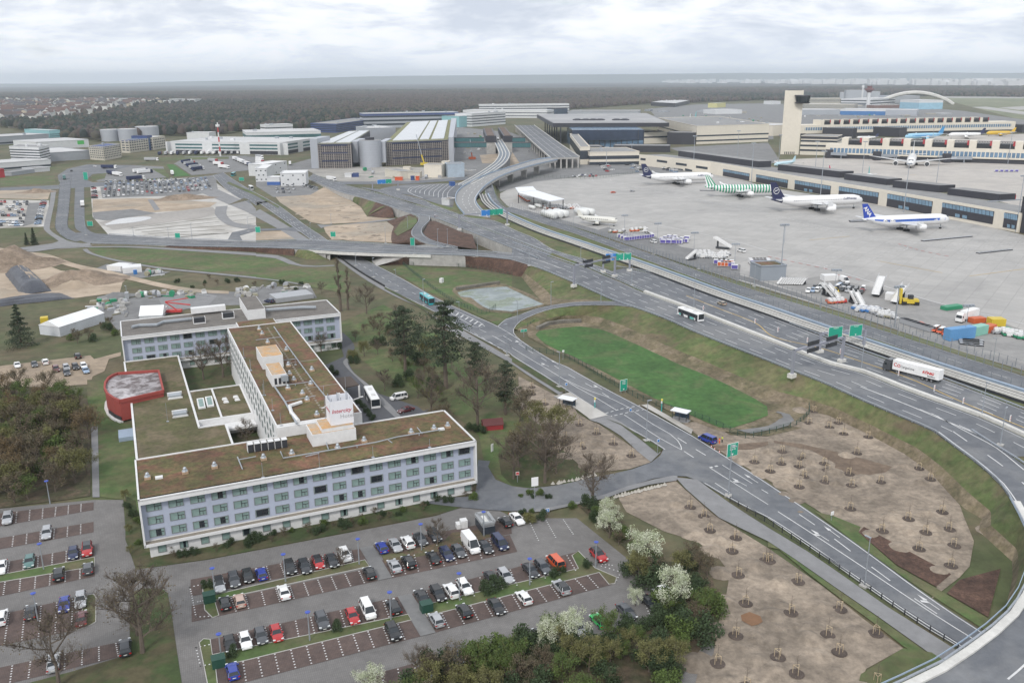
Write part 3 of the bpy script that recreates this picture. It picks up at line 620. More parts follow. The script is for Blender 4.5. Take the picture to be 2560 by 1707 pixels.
area('dirt_track',smooth(L('E',290,500,500,570,700,630,1000,700,1200,740,1500,810,1800,850,2100,865),5)+list(reversed(smooth(L('E',260,480,440,500,700,590,1000,650,1200,700,1500,770,1800,820,2100,840),5))),g_sand,4)
area('dirt_track',smooth(L('E',300,480,600,440,830,425),5)+list(reversed(smooth(L('E',200,470,500,425,830,395),5))),a_path,4)
area('works_soil',pl(L('E',-200,430,0,440,200,480,330,560,560,650,900,680,1050,700,1130,740,1100,850,700,900,640,900,250,940,-200,1000)),g_sand,2)
area('storage_yard',pl(L('E',800,1000,1200,900,1450,860,2000,840,2350,850),L('F',0,800,500,790,560,900,0,960),L('E',1800,980,1500,1060,1250,1100,1080,1200,1000,1100)),a_old,2)
area('yard_slab',L('E',1440,880,1930,870,2000,880,1880,1000,1500,1000),a_path,3)
area('gravel_car_park',pl(L('I',-100,215,830,105,865,140,1110,75,1110,110,1000,140,960,250,850,300,830,370,0,440,-100,440)),mat('tan_gravel',(.34,.27,.2),.95,var=.15,scale=.2,c2=(.28,.225,.17),world=True),2)
area('garden_lawn',L('I',800,330,960,330,1000,700,1200,740,1250,1100,1280,1568,1130,1430,900,1400,850,760,800,500),g_grass,2)
area('paver_walk',L('I',838,760,898,760,915,1410,850,1410),a_path,4)
area('gravel_car_park',L('E',980,590,1310,650,1570,660,1480,690,1300,720,860,640),a_old,3)

area('north_forecourt',pl(L('B',1820,500,2350,560),L('C',0,560,600,800,1600,900,1800,910),L('C',1200,930,650,960,200,1010),L('Q',1000,1060,900,900,500,880,300,840),L('B',1780,830)),a_old,2)
area('soil_patch',L('Q',700,520,960,500,990,640,740,640),g_sand,3)
area('soil_patch',L('Q',1180,480,1310,670,1140,740,1150,560),g_sand,3)
area('staff_car_park',L('C',690,860,1200,845,1600,900,1500,925,900,940,710,930),a_old,3)
area('airfield_grass',pl(L('D',1350,190,2600,190,3200,500,2350,450,1900,330)),mat('airfield_grass',(.15,.17,.1),.95,var=.2,scale=.01,c2=(.2,.2,.13),world=True),1)
for p in(L('D',1500,225,2600,225,2600,245,1560,240),L('D',1870,325,2000,320,2600,400,2600,430),L('D',2120,330,2600,300,2600,340,2300,350)):area('runway',p,a_con,3)
area('field_apron',pl(L('C',1250,340,1700,300,2350,290),L('D',0,290,300,300,1100,300,1800,360,2350,440,2400,560,0,500),L('C',1800,420,1330,420)),a_old,1)
area('inner_apron',L('C',1450,700,1560,690,2350,650,2450,800,2300,900,1700,800),a_old,2)
area('field_apron',L('C',1200,410,1700,380,2400,400,2400,620,1700,640),a_old,2)

for ab,ts in((SBm,(.24,.5,.76)),(NB,(.2,.42,.62,.82))):
 line(ab,inset=.9);line(ab,inset=-.9)
 for t in ts:line(ab,t=t,dash=(6,6),wd=.22,s0=6)
line(SB0,inset=.8);line(SB0,inset=-.8,wd=.2);line(SB0,t=.35,dash=(6,12),wd=.2);line(SB0,t=.65,dash=(6,12),wd=.2)
line(NB0,inset=.8);line(NB0,inset=-.8)
for t in(.4,.7):line(NB0,t=t,dash=(6,9),wd=.2)
line(R2,inset=.6,lay=4);line(R2,inset=-.6,lay=4);line(R2,t=.33,dash=(6,9),lay=4);line(R2,t=.5,lay=4,wd=.25);line(R2,t=.7,dash=(6,9),lay=4)
line(RAMP,inset=1.0,lay=4,wd=.25);line(RAMP,t=.5,lay=4,dash=(6,8),wd=.3);line(LR,inset=.5,lay=5);line(LR,inset=-.5,lay=5);line(LP,inset=.5,lay=4);line(LP,inset=-.5,lay=4)
line(R4,inset=.6,lay=2);line(R4,inset=-.6,lay=2);line(R4,t=.5,dash=(6,9),lay=2)
line(R1b,inset=.5,lay=5);line(R1b,inset=-.5,lay=5);line(R1b,t=.5,lay=5,dash=(6,6));line(R1b,t=.3,lay=5,dash=(6,6))
mline(L('G',1600,880,1900,1000,2230,1130,z=ZR)+L('L',60,-60,480,40,900,180,1300,320,1700,500,2000,630,2350,770,z=ZR),.3,lay=4,mb=(MY := MB().use(paint_y)))
struct('yellow_line',MY)
mline(L('G',0,520,200,545,490,642,z=ZR),.3);mline(L('L',850,395,1300,570,1560,680,1900,820,z=ZR),.4);mline(L('L',1500,640,1900,850,2100,960,2350,1160,z=ZR),.3)

line(R1,inset=.4,lay=5,wd=.2,s1=None);line(R1,inset=-.4,lay=5,wd=.2)
W_=lambda c,*v,**k:mline(L(c,*v),lay=5,**k)
W_('F',940,585,1100,680,1300,790,1490,880,1640,965,dash=(4,5),wd=.2)
W_('F',1650,960,1720,1000,2000,1165,2060,1172,2100,1165,2060,1130,1900,1050,1730,985,wd=.2)
for k in range(8):W_('F',1752+k*42,1022+k*20,1772+k*44,1000+k*20,wd=.6,sm=False)
W_('F',1940,1190,2150,1310,2350,1440,dash=(3,3),wd=.2);W_('F',2050,1190,2100,1212,2350,1350,wd=.2,dash=(5,5))
W_('F',2195,1262,2270,1250,2350,1300,sm=False,wd=.2);W_('F',2195,1262,2350,1350,sm=False,wd=.2)
W_('F',1830,1245,1915,1300,sm=False,wd=.25);W_('F',1910,1215,2040,1300,sm=False,wd=.25);W_('F',1830,1235,1890,1215,sm=False,wd=.6)
W_('K',0,40,200,160,440,305,600,405,750,485,960,612,wd=.2);W_('K',60,0,120,40,sm=False,wd=.2)
W_('K',145,60,350,180,520,285,730,395,930,515,1000,560,dash=(4,5.5),wd=.2)
W_('K',490,330,600,385,730,440,850,480,940,520,1100,600,wd=.2)
W_('K',1030,655,1200,765,1350,865,1560,978,wd=.2);W_('K',1125,628,1300,745,1450,830,1520,890,1550,940,1558,978,wd=.2)
W_('K',1520,865,1700,980,1880,1085,dash=(4,4),wd=.25);W_('K',1580,990,1720,1080,1800,1130,dash=(4,4),wd=.25)
W_('K',1815,1140,2100,1320,2350,1478,wd=.2,sm=False);W_('K',1930,1115,2060,1195,2205,1285,wd=.2,sm=False)
W_('K',1815,1140,1930,1113,wd=.6,dash=(.8,.7),sm=False)
W_('K',860,640,1000,600,1200,565,wd=.35,dash=(1,.8));W_('K',890,672,1100,625,1240,600,wd=.35,dash=(1,.8))
W_('K',1380,1048,1560,1150,1660,1222,wd=.4,dash=(.9,.8),sm=False);W_('K',1295,1105,1380,1160,1460,1218,wd=.35,dash=(.9,.8),sm=False)
W_('K',1405,985,1620,1120,1800,1240,wd=.4,dash=(2.2,2.4),sm=False);W_('K',1835,1262,2000,1370,sm=False,wd=.2)
W_('P',90,0,500,265,900,530,1500,930,1880,1168,wd=.22);W_('P',0,60,380,320,850,650,1200,893,1500,1092,1780,1258,wd=.2)
W_('P',285,25,560,215,850,435,1060,590,1280,755,1530,925,1660,1018,dash=(5,6),wd=.22)
W_('K',2290,1340,2350,1375,sm=False,wd=.2)
for(c,x,y,x2,y2,br_)in(('K',340,205,265,170,1),('K',425,185,360,150,0),('K',825,415,745,370,1),('K',2155,1300,2015,1225,1),('K',2260,1272,2130,1190,0),('P',560,262,390,155,1),('P',660,232,512,125,0),('P',1575,893,1370,752,1),('G',90,1318,30,1285,1),('L',2110,700,2100,690,0)):
 a_,b_=at(c,x,y,.24),at(c,x2,y2,.24);d=(b_-a_);ln=d.length;d.normalize();q_=Vector((-d.y,d.x,0));m_=b_-d*ln*.38
 MK.add([a_-q_*.09,m_-q_*.09,m_-q_*.38,b_,m_+q_*.38,m_+q_*.09,a_+q_*.09],[(0,1,2,3,4,5,6)]if False else[(0,1,5,6),(2,3,4)])
 if br_:e_=a_+d*ln*.4;MK.add([e_,e_+d*.8,e_+d*1.5+q_*.9,e_+d*.9+q_*1.1],[(0,1,2,3)])

for v in((1700,1090,900,1010,1100,1055,1320,1095),(750,990,1000,1040,1400,1115,2350,1290),(1400,1120,1900,1215,2350,1300)):mline(L('C',*v),.35,lay=3)
mline(L('C',750,1000,745,985,900,975,z=0),.3,lay=3)
mline(L('C',910,1000,920,985,1100,970),.3,lay=3)
mline(L('C',780,1290,1500,1440,2000,1545)+L('G',2350,470),.5,lay=3);mline(L('H',0,510,520,625,1000,770,1500,930,2350,1140),.5,lay=3)
for v in((0,125,600,270,1250,380,1750,470,2350,610),(0,165,600,290,1180,415,1660,520,2350,640),(270,555,600,530,1150,475,1270,455,1275,435,1200,420),(520,640,530,610,800,560,1300,500,1660,520),(1400,420,1560,425,2000,380,2350,335),(1770,470,1790,455,2000,425,2350,378),(1810,490,1820,465,2350,400)):
 mline(L('H',*v),.35,lay=3,dash=(2.5,1.5))
RM=MB().use(paint_r)
for v in((0,520,300,585,560,640),(1200,405,1400,465,1660,520),(640,690,720,705,900,750)):mline(L('H',*v),.6,lay=4,dash=(2.5,2.5),mb=RM)
struct('red_marking',RM)
MY=MB().use(paint_y)
for v in((1850,700,2350,635),(1000,560,1600,670),(380,370,750,335)):mline(L('H',*v),.35,lay=3,mb=MY)
mline(L('D',1300,945,1360,945),.8,lay=3,mb=MY)
struct('yellow_marking',MY)
struct('road_markings',MK)

def mound(mb,c,r,h,n=12,sq=1.0,rot=0.0,seed=0):
 rings=6;vs=[Vector((c.x,c.y,c.z+h))];fs=[]
 for i in range(1,rings+1):
  t=i/rings
  for j in range(n):
   a=2*math.pi*j/n;x=math.cos(a)*r*t;y=math.sin(a)*r*t*sq
   X=x*math.cos(rot)-y*math.sin(rot);Y=x*math.sin(rot)+y*math.cos(rot)
   k=1+.18*noise.noise(Vector((X*.3+seed,Y*.3,0)))
   z=h*(math.cos(t*math.pi)*.5+.5)*(1+.45*noise.noise(Vector((X,Y,seed))*(1.2/max(1,r*.25))))-.05
   vs.append(Vector((c.x+X*k,c.y+Y*k,c.z+z)))
 for j in range(n):fs.append((0,1+j,1+(j+1)%n))
 for i in range(rings-1):
  for j in range(n):
   a=1+i*n+j;b=1+i*n+(j+1)%n;fs.append((a,a+n,b+n,b))
 mb.add(vs,fs)
def U_(m):return MB().use(m)
def PT(mb,n,t):return mobj(n,mb.mesh(n),t)
# ================= vehicles
glass=mat('dark_glass',(.02,.026,.032),.12,var=.0,spec=.7)
glassb=mat('blue_glass',(.06,.1,.15),.12,var=.15,scale=.3,spec=.7)
tyre=mat('tyre',(.018,.018,.018),.8,var=0);rim=mat('wheel_rim',(.4,.4,.42),.35,metal=.7,var=0)
lampw=mat('headlight_lens',(.75,.78,.8),.15,var=0);lampr=mat('taillight_lens',(.4,.02,.015),.2,var=0)
plate_m=mat('number_plate',(.75,.75,.72),.5,var=0)
COL=dict(black=(.014,.015,.017),grey=(.085,.09,.1),dgrey=(.035,.038,.045),silver=(.42,.43,.45),white=(.8,.8,.8),blue=(.02,.045,.3),navy=(.018,.028,.085),
           red=(.42,.02,.022),maroon=(.11,.02,.024),orange=(.62,.1,.03),teal=(.1,.2,.19),beige=(.5,.36,.3),green=(.03,.5,.12),tan=(.36,.3,.22),yellow=(.75,.55,.03),lblue=(.25,.35,.5),brown=(.12,.07,.04))
WORD=dict(black='black',grey='grey',dgrey='dark grey',silver='silver',white='white',blue='bright blue',navy='dark blue',red='red',maroon='maroon',orange='orange',teal='pale teal',beige='pinkish beige',green='bright green',tan='tan',yellow='yellow',lblue='light blue',brown='brown')
def cpaint(c):return mat('paint_'+c,COL[c],.32,metal=.25 if c in('silver','grey','dgrey','teal','navy')else 0,var=.03,coat=.6,spec=.5)

SPEC=dict(
 sedan=(4.7,1.82,1.45,.95,[(-2.35,.72),(-2.28,.93),(-1.75,1.03),(-1.2,1.0),(.85,.96),(1.9,.84),(2.22,.7),(2.35,.5)],(-1.75,1.0,-1.0,.25)),
 hatch=(4.15,1.78,1.48,.95,[(-2.08,.75),(-2.03,.98),(-1.7,1.0),(.75,.97),(1.6,.88),(1.95,.72),(2.08,.5)],(-1.98,.95,-1.5,.2)),
 wagon=(4.7,1.84,1.5,.97,[(-2.35,.75),(-2.3,1.0),(-1.9,1.0),(.85,.97),(1.9,.86),(2.22,.72),(2.35,.5)],(-2.25,1.0,-1.85,.25)),
 suv=(4.5,1.88,1.68,1.08,[(-2.25,.85),(-2.2,1.1),(-1.8,1.12),(.85,1.1),(1.8,1.0),(2.13,.85),(2.25,.6)],(-2.15,1.0,-1.75,.25)),
 van=(5.0,1.92,1.95,1.12,[(-2.5,.9),(-2.45,1.15),(-2.0,1.15),(1.3,1.12),(2.1,.98),(2.4,.8),(2.5,.55)],(-2.42,1.75,-2.25,1.0)),
 cargo=(6.0,2.05,2.6,1.3,[(-3.0,.9),(-2.95,1.35),(-2.5,1.35),(1.9,1.3),(2.6,1.1),(2.9,.85),(3.0,.55)],(-2.97,2.3,-2.9,1.45)))
def wheel_mb(r=.32,wd=.22):
 mb=MB();mb.use(tyre);n=14
 vs=[];fs=[]
 for k,(rr,y)in enumerate(((r*.62,-wd/2),(r,-wd/2+.02),(r,wd/2-.02),(r*.62,wd/2))):
  for j in range(n):t=2*math.pi*j/n;vs.append((rr*math.cos(t),y,rr*math.sin(t)))
 for k in range(3):
  for j in range(n):fs.append((k*n+j,k*n+(j+1)%n,(k+1)*n+(j+1)%n,(k+1)*n+j))
 mb.add(vs,fs);mb.use(rim)
 for y in(-wd/2+.01,wd/2-.01):mb.add([(r*.64*math.cos(2*math.pi*j/n),y,r*.64*math.sin(2*math.pi*j/n))for j in range(n)],[tuple(range(n))])
 return mb
WH={}
def wheel(r,wd):
 if(r,wd)not in WH:WH[(r,wd)]=wheel_mb(r,wd).mesh('wheel')
 return WH[(r,wd)]
def loft(mb,secs):
 n=len(secs[0]);vs=[p for s in secs for p in s];fs=[]
 for i in range(len(secs)-1):
  for j in range(n):k=(j+1)%n;fs.append((i*n+j,i*n+k,(i+1)*n+k,(i+1)*n+j))
 fs.append(tuple(range(n))[::-1]);fs.append(tuple((len(secs)-1)*n+j for j in range(n)))
 mb.add(vs,fs)
def mobj(name,me,par,loc=(0,0,0),mir=False):
 o=bpy.data.objects.new(name,me);col.objects.link(o);o.parent=par;o.location=loc
 return o
PROTO={}
def car_meshes(kind,c,roofc=None):
 key=(kind,c,roofc)
 if key in PROTO:return PROTO[key]
 Ln,W,H,belt,st,(b0,b1,r0,r1)=SPEC[kind];w=W/2;pm=cpaint(c)
 mb=U_(pm);secs=[]
 xs=[s[0]for s in st]
 for i,(x,tp)in enumerate(st):
  e=1-.12*max(0,(abs(x)/(Ln/2))**6);ww=w*e;z0=.24 if abs(x)<Ln/2-.15 else .34
  pts=[(ww*.9,z0),(ww,z0+.16),(ww*1.0,tp-.22),(ww*.95,tp-.06),(ww*.78,tp),(0,tp+.03)]
  secs.append([(x,y,z)for y,z in pts]+[(x,-y,z)for y,z in reversed(pts[:-1])])
 loft(mb,secs)
 mb.use(black);ax=Ln*.3
 for sx in(-1,1):mb.box(sx*ax-.37,sx*ax+.37,-w*1.003,w*1.003,.3,.7)
 mb.use(plate_m);mb.box(-Ln/2-.02,-Ln/2+.05,-.26,.26,.62,.74);mb.box(Ln/2-.05,Ln/2+.02,-.26,.26,.4,.5)
 mb.use(pm)
 for s in(-1,1):mb.box(b1-.35,b1-.15,s*w-.02 if s<0 else w-.06,s*w+.06 if s<0 else w+.16,belt,belt+.13)if s>0 else mb.box(b1-.35,b1-.15,-w-.16,-w+.06,belt,belt+.13)
 body=mb.mesh('body',True if False else False)
 bm=bmesh.new();bm.from_mesh(body);bmesh.ops.recalc_face_normals(bm,faces=bm.faces);bm.to_mesh(body);bm.free()
 gm=MB().use(glass);wb,wr=w*.93,w*.72;zt=H-.05
 def ghring(x0,x1,ww,z):return[(x0,-ww,z),(x0,ww,z),(x1,ww,z),(x1,-ww,z)]
 g=ghring(b0,b1,wb,belt-.04)+ghring(r0,r1,wr,zt);gm.add(g,[(0,1,5,4),(1,2,6,5),(2,3,7,6),(3,0,4,7),(4,5,6,7)])
 gl=gm.mesh('windows')
 rm=MB().use(cpaint(roofc)if roofc else pm)
 rr=[[(r0-.04,-wr-.02,zt-.02),(r0-.04,wr+.02,zt-.02),(r1+.06,wr+.02,zt-.02),(r1+.06,-wr-.02,zt-.02)],[(r0+.06,-wr+.06,H),(r0+.06,wr-.06,H),(r1-.1,wr-.06,H),(r1-.1,-wr+.06,H)]]
 loft(rm,rr);rm.use(pm)
 pil=[((b0,wb),(r0,wr)),((b1,wb),(r1,wr)),((b0*.45+b1*.55-.2,wb),(r0*.45+r1*.55-.1,wr))]
 if kind in('wagon','suv','van'):pil.append(((b0*.72+b1*.28,wb),(r0*.72+r1*.28,wr)))
 for(p,q_)in pil:
  for s in(-1,1):rm.tube([(p[0],s*(p[1]+.01),belt-.03),(q_[0],s*(q_[1]+.01),zt)],.055,4)
 if kind=='cargo':
  xm=1.0;rm.add([(b0-.02,s*(wb+.03),belt-.05)for s in(-1,1)]+[(xm,s*(wb+.03),belt-.05)for s in(1,-1)]+[(r0-.03,s*(wr+.12),zt+.02)for s in(-1,1)]+[(xm,s*(wr+.12),zt+.02)for s in(1,-1)],[(0,1,5,4),(1,2,6,5),(2,3,7,6),(3,0,4,7),(4,5,6,7)])
 roof=rm.mesh('roof')
 lm=MB().use(lampw);lm.box(-.12,.1,-.2,.2,-.07,.07);lh=lm.mesh('headlight')
 lm=MB().use(lampr);lm.box(-.05,.07,-.16,.16,-.09,.09);lt=lm.mesh('tail_light')
 PROTO[key]=(body,gl,roof,lh,lt);return PROTO[key]
def car(p,hd,kind,c,label,group=None,roofc=None,lod=0,z=0.0,name='car',cat='car'):
 body,gl,roof,lh,lt=car_meshes(kind,c,roofc);Ln,W,H,belt=SPEC[kind][:4]
 t=empty(name,(p[0],p[1],z),hd,label,cat,group)
 mobj('body',body,t);mobj('windows',gl,t);mobj('roof',roof,t)
 if lod>1:return t
 r=.33 if kind!='cargo' else .36
 for sx in(-1,1):
  for s in(-1,1):mobj('wheel',wheel(r,.22),t,(sx*Ln*.3,s*(W/2-.085),r))
 if lod==0:
  zt=belt-.3
  for s in(-1,1):mobj('headlight',lh,t,(Ln/2-.12,s*W*.37,zt+.02));mobj('tail_light',lt,t,(-Ln/2+.02,s*W*.4,zt+.12))
 return t
def hd_of(d):return math.atan2(d.y,d.x)
BAY=(at('N',1510,1140)-at('N',1300,775)).normalized();ALONG=Vector((-BAY.y,BAY.x,0))
zone='in the hotel car park'
def cars(c,rows,where,lod=0,bay=BAY,sc=None,z=0.1,group='cars in the hotel car park'):
 for row in rows:
  x,y,kind,colr,d,extra=row[:6];p=at(c,x,y,.75);hd=hd_of(bay)if d=='d' else hd_of(-bay)if d=='u' else R(d)
  car(p,hd,kind,colr,extra if len(extra.split())>6 else '%s %s %s'%(WORD[colr],dict(sedan='saloon car',hatch='hatchback',wagon='estate car',suv='tall SUV',van='passenger van',cargo='delivery van')[kind],extra),group,roofc=row[6]if len(row)>6 else None,lod=lod,z=z,name=dict(van='passenger_van',cargo='delivery_van').get(kind,'parked_car'),cat='van' if kind in('van','cargo')else 'car')
cars('N',[
 (50,560,'hatch','blue','u','with its rear to the green strip, beside the empty bay by the hotel verge'),
 (310,505,'suv','black','d','with green reflections on its windscreen, beside the lamp post in the top row'),
 (447,495,'wagon','dgrey','d','in the top row left of the black-roofed red car'),
 (570,455,'hatch','red','d','with a black roof in the top row by the hotel','black'),
 (698,438,'sedan','dgrey','d','in the top row between the red and the white car'),
 (815,390,'suv','white','d','at the right end of the top row behind a bare young tree'),
 (255,727,'sedan','white','u','alone in the second row below the green strip'),
 (1040,553,'hatch','black','u','parked beside the upper grey paver crossing'),
 (1155,318,'hatch','blue','u','at the left end of the row right of the upper paver crossing'),
 (1278,298,'sedan','silver','d','between the bright blue hatchback and a white SUV'),
 (1393,272,'suv','white','u','with a dark sunroof near the leaf-littered bed'),
 (1508,242,'sedan','grey','d','with a black roof beside a lamp post near the leaf-littered bed','black'),
 (1638,212,'suv','dgrey','d','under the bare tree near the exit barrier'),
 (1270,487,'sedan','silver','u','with its rear towards the lane at the lower paver edge'),
 (1400,455,'suv','black','u','next to the silver saloon facing the green strip'),
 (1625,412,'sedan','black','u','with curved roof left of a dark blue estate'),
 (1750,380,'wagon','navy','d','in the row of the big white delivery van'),
 (1858,350,'sedan','grey','d','directly left of the big white delivery van'),
 (1970,300,'cargo','white','d','parked in the row below the leaf-littered bed'),
 (2105,315,'sedan','dgrey','d','directly right of the big white delivery van'),
 (2238,282,'van','navy','d','at the right end of the row near the ticket kiosk'),
 (2290,85,'hatch','black','u','beside the small grey ticket kiosk'),
 (45,1130,'hatch','grey','d','immediately left of a red hatchback in the third row'),
 (187,1105,'hatch','red','d','in the third row, leftmost red car'),
 (605,995,'suv','grey','d','alone in the third row beside a staked young tree'),
 (885,950,'hatch','red','d','left of the white passenger van in the third row'),
 (1025,893,'van','white','d','in the third row beside a red hatchback'),
 (1262,865,'wagon','black','u','beside the lower paver crossing and a lamp post'),
 (1258,1095,'suv','black','d','facing the camera alone in the fourth row'),
 (1522,770,'sedan','black','u','behind the green container by the lower paver crossing'),
 (1670,740,'wagon','black','d','between a black saloon and a white SUV'),
 (1793,718,'suv','white','u','with a dark glass roof in the middle island row'),
 (1915,680,'wagon','white','d','behind a lamp post in the middle island row'),
 (2165,605,'sedan','black','d','behind round green bushes on the island'),
 (2290,580,'wagon','silver','d','right of the black saloon behind the round bushes'),
 (1655,980,'hatch','silver','u','with a dark glass roof below the green container'),
 (1910,900,'hatch','black','u','in the bottom island row between empty bays'),
 (2205,860,'sedan','black','d','in the bottom island row under the round bushes'),
 (1555,1430,'sedan','silver','d','half hidden behind brown twigs at the picture bottom'),
 (1830,1310,'wagon','grey','d','half hidden by the dark thicket at the picture bottom')],'')
cars('M',[
 (2012,660,'wagon','silver','d','with a black roof at the left end of the top row','black'),(2148,615,'wagon','grey','d','second in the top row with black roof rails'),
 (2275,580,'hatch','black','d','third in the top row behind a small bush'),(2065,830,'hatch','black','u','small and dark beside the pinkish beige hatchback'),
 (2200,805,'hatch','beige','u','at the left end of the second row'),(2110,1205,'hatch','black','d','at the left end of the third row'),
 (2252,1172,'hatch','white','d','beside the black hatchback at the left of the third row'),(2135,1450,'hatch','blue','u','beside the lower green container'),
 (70,55,'suv','silver','d','at the top left corner of the west car park'),(428,185,'wagon','silver','d','alone in the second row of the west car park'),
 (10,500,'sedan','white','d','cut by the left picture edge, upper of two'),(270,448,'hatch','teal','d','beside a blue-topped lamp in the west car park'),
 (672,372,'hatch','navy','d','left of a red SUV in the west car park'),(800,340,'suv','red','d','with a dark roof at the row end of the west car park','dgrey'),
 (540,565,'suv','black','u','below the green strip of the west car park'),(807,510,'hatch','grey','u','below the red SUV in the west car park'),
 (280,910,'sedan','dgrey','u','seen through the twigs of the large bare tree'),(590,840,'sedan','blue','d','seen through the right twigs of the large bare tree'),
 (740,805,'suv','silver','d','at the row end beside the small grass island'),(745,970,'sedan','maroon','u','nose to nose with the silver SUV by the small grass island'),
 (10,965,'suv','white','u','cut by the left picture edge, lower of two'),(1148,1235,'wagon','dgrey','u','standing alone at the edge of the tree island'),
 (490,1375,'sedan','silver','u','behind the trunk of the large bare tree')],'',group='cars in the hotel car park')
cars('O',[
 (45,55,'sedan','white','d','beside the black hatchback near the ticket kiosk'),(170,530,'sedan','dgrey','d','behind a lamp post in the right part of the island row'),
 (285,500,'wagon','grey','d','between a dark saloon and the orange van'),(400,455,'van','orange','u','standing in the island row near its right end'),
 (795,393,'suv','red','d','with silver roof rails on the lane at the island end','black'),(108,778,'hatch','white','u','alone in the lower right row of the car park'),
 (452,685,'suv','silver','u','with a dark roof in the lower right row','black'),(270,1120,'hatch','black','u','partly under the white blossom at the picture bottom'),
 (1050,905,'sedan','grey','d','half hidden by the lowest thicket edge near a blossom tree'),(1270,830,'sedan','black','d','beside the white van under the blossom tree'),
 (1410,790,'cargo','white','u','half under the white blossom tree at the car park corner'),(800,990,'hatch','green','u','almost hidden in the thicket'),(600,1060,'sedan','silver','d','under the wide white blossom crown')],'')
B2=(at('I',165,215)-at('I',150,165));B2.normalize()
cars('I',[(158,190,'sedan','white','d','leftmost on the tan gravel parking'),(315,183,'sedan','grey','d','second from left on the tan gravel parking'),(415,163,'suv','white','u','on the upper edge of the tan gravel parking'),
 (712,108,'suv','black','u','topmost on the tan gravel parking'),(515,228,'suv','maroon','d','in the middle of the tan gravel parking'),(608,212,'wagon','silver','d','behind a grey car on the tan gravel parking'),
 (612,262,'suv','grey','d','lowest on the tan gravel parking'),(693,208,'suv','black','d','between two silver cars on the tan gravel parking'),(768,198,'wagon','white','d','near the white slab of the tan gravel parking'),(787,240,'sedan','lblue','d','rightmost on the tan gravel parking')],'',bay=B2,group='cars on the tan gravel parking')
def one(c,x,y,kind,colr,c2,x2,y2,label,z=0.1,**k):
 p=at(c,x,y,z+.7);d=at(c2,x2,y2,z+.7)-p;return car(p,hd_of(d),kind,colr,label,z=z,**k)
one('J',1310,485,'van','white','J',1230,500,'small white delivery van beside the garden at the hotel drive',name='delivery_van',cat='van')
one('J',1375,600,'sedan','maroon','J',1300,620,'maroon saloon car parked near the hotel shuttle bus')
one('F',120,925,'suv','navy','F',60,915,'dark blue SUV in the storage yard behind the hotel')
one('K',1795,870,'van','blue','K',1720,838,'metallic blue passenger van beside two workers in hi-vis vests',name='passenger_van',cat='van')
one('G',1925,945,'hatch','tan','G',1880,928,'tan car driving alone on the far motorway carriageway',z=ZR+.08)
one('B',1640,1322,'hatch','silver','B',1600,1312,'silver car on the motorway above the bark mulch slope',z=ZR+.08)
one('A',870,865,'sedan','white','A',900,868,'white car crossing the far west junction',lod=2)
one('A',1025,1005,'van','white','A',1060,1003,'small white van beside the far truck yard road',lod=2,name='delivery_van',cat='van')
one('A',655,908,'van','dgrey','A',640,900,'dark van entering the far west junction',lod=2,name='delivery_van',cat='van')
one('C',930,1103,'sedan','orange','C',980,1100,'small orange apron vehicle alone on the wide concrete apron',lod=1)
one('C',1105,1092,'hatch','silver','C',1150,1090,'silver car driving on the apron beside the orange vehicle',lod=1)
one('G',2105,465,'van','white','G',2060,455,'white minibus standing alone at the edge of the apron',lod=1,name='minibus',cat='van')
one('G',1298,382,'van','white','G',1260,370,'white pickup by the purple baggage containers on the yard',lod=1,name='service_van',cat='van')
one('C',155,725,'suv','silver','C',180,715,'white car under the elevated terminal ramp',lod=2)

ORD=['leftmost','second','third','fourth','fifth','sixth','seventh','eighth','ninth','tenth','eleventh','twelfth']
STUFFC=MB()
def lot(c,quad,rows,cols,fill,lab,group,lod=2,kinds=('sedan','hatch','wagon','suv','van'),head=0,jit=.15,z=.15,line=False,stuff=0):
 A0,A1,B0,B1=[at(c,*p)for p in quad];k=0;cs=['white','white','silver','silver','grey','black','dgrey','black','navy','red','lblue','white','silver']
 for r in range(rows):
  sel=[q_ for q_ in range(cols)if rnd.random()<fill];m_=len(sel)
  for i,q_ in enumerate(sel):
   a=A0.lerp(A1,(q_+.5)/cols);b=B0.lerp(B1,(q_+.5)/cols);p=a.lerp(b,(r+.5)/rows)+Vector((rnd.uniform(-jit,jit),rnd.uniform(-jit,jit),z))
   d=(B0-A0).lerp(B1-A1,q_/cols);cc=rnd.choice(cs);kk=rnd.choice(kinds);h_=hd_of(d)+(math.pi if rnd.random()<.5 else 0)+R(head)
   if r<stuff:
    M_=Matrix.Translation(p)@ Matrix.Rotation(h_,4,'Z')
    for me in car_meshes(kk,cc)[:3]:STUFFC.use(me.materials[0]);STUFFC.add([M_ @ v.co for v in me.vertices],[tuple(f.vertices)for f in me.polygons])
    continue
   pos=(ORD[i]+(' from the left' if i else ''))if i<(m_+1)// 2 else((ORD[m_-1-i]+' from the right')if m_-1-i else 'rightmost')
   ro=['backmost','second','third','fourth','fifth','sixth','seventh','eighth','ninth','tenth','eleventh','twelfth','thirteenth','front'][r-stuff]
   if cols==1:pos=ro;lb='%s %s, %s from the back in %s'%(WORD[cc],dict(sedan='saloon',hatch='hatchback',wagon='estate',suv='SUV',van='van')[kk],ro,lab)
   else:lb='%s %s, %s in the %s row of %s'%(WORD[cc],dict(sedan='saloon',hatch='hatchback',wagon='estate',suv='SUV',van='van')[kk],pos,ro,lab)
   car(p,h_,kk,cc,lb,group,lod=lod,z=z,name='parked_car',cat='car');k+=1
 return k
n_=lot('A',((960,1010),(1900,975),(930,1160),(1960,1085)),10,24,.93,'the crowded lot','cars in the crowded far lot',lod=3,stuff=6)
n_+=lot('A',((840,1060),(880,1060),(840,1170),(905,1170)),8,1,1,'the column beside the lot','cars in the crowded far lot',lod=3,head=90)
n_+=lot('A',((0,1190),(270,1190),(-30,1430),(210,1430)),9,9,.5,'the left lot','cars in the far left lot',lod=3)
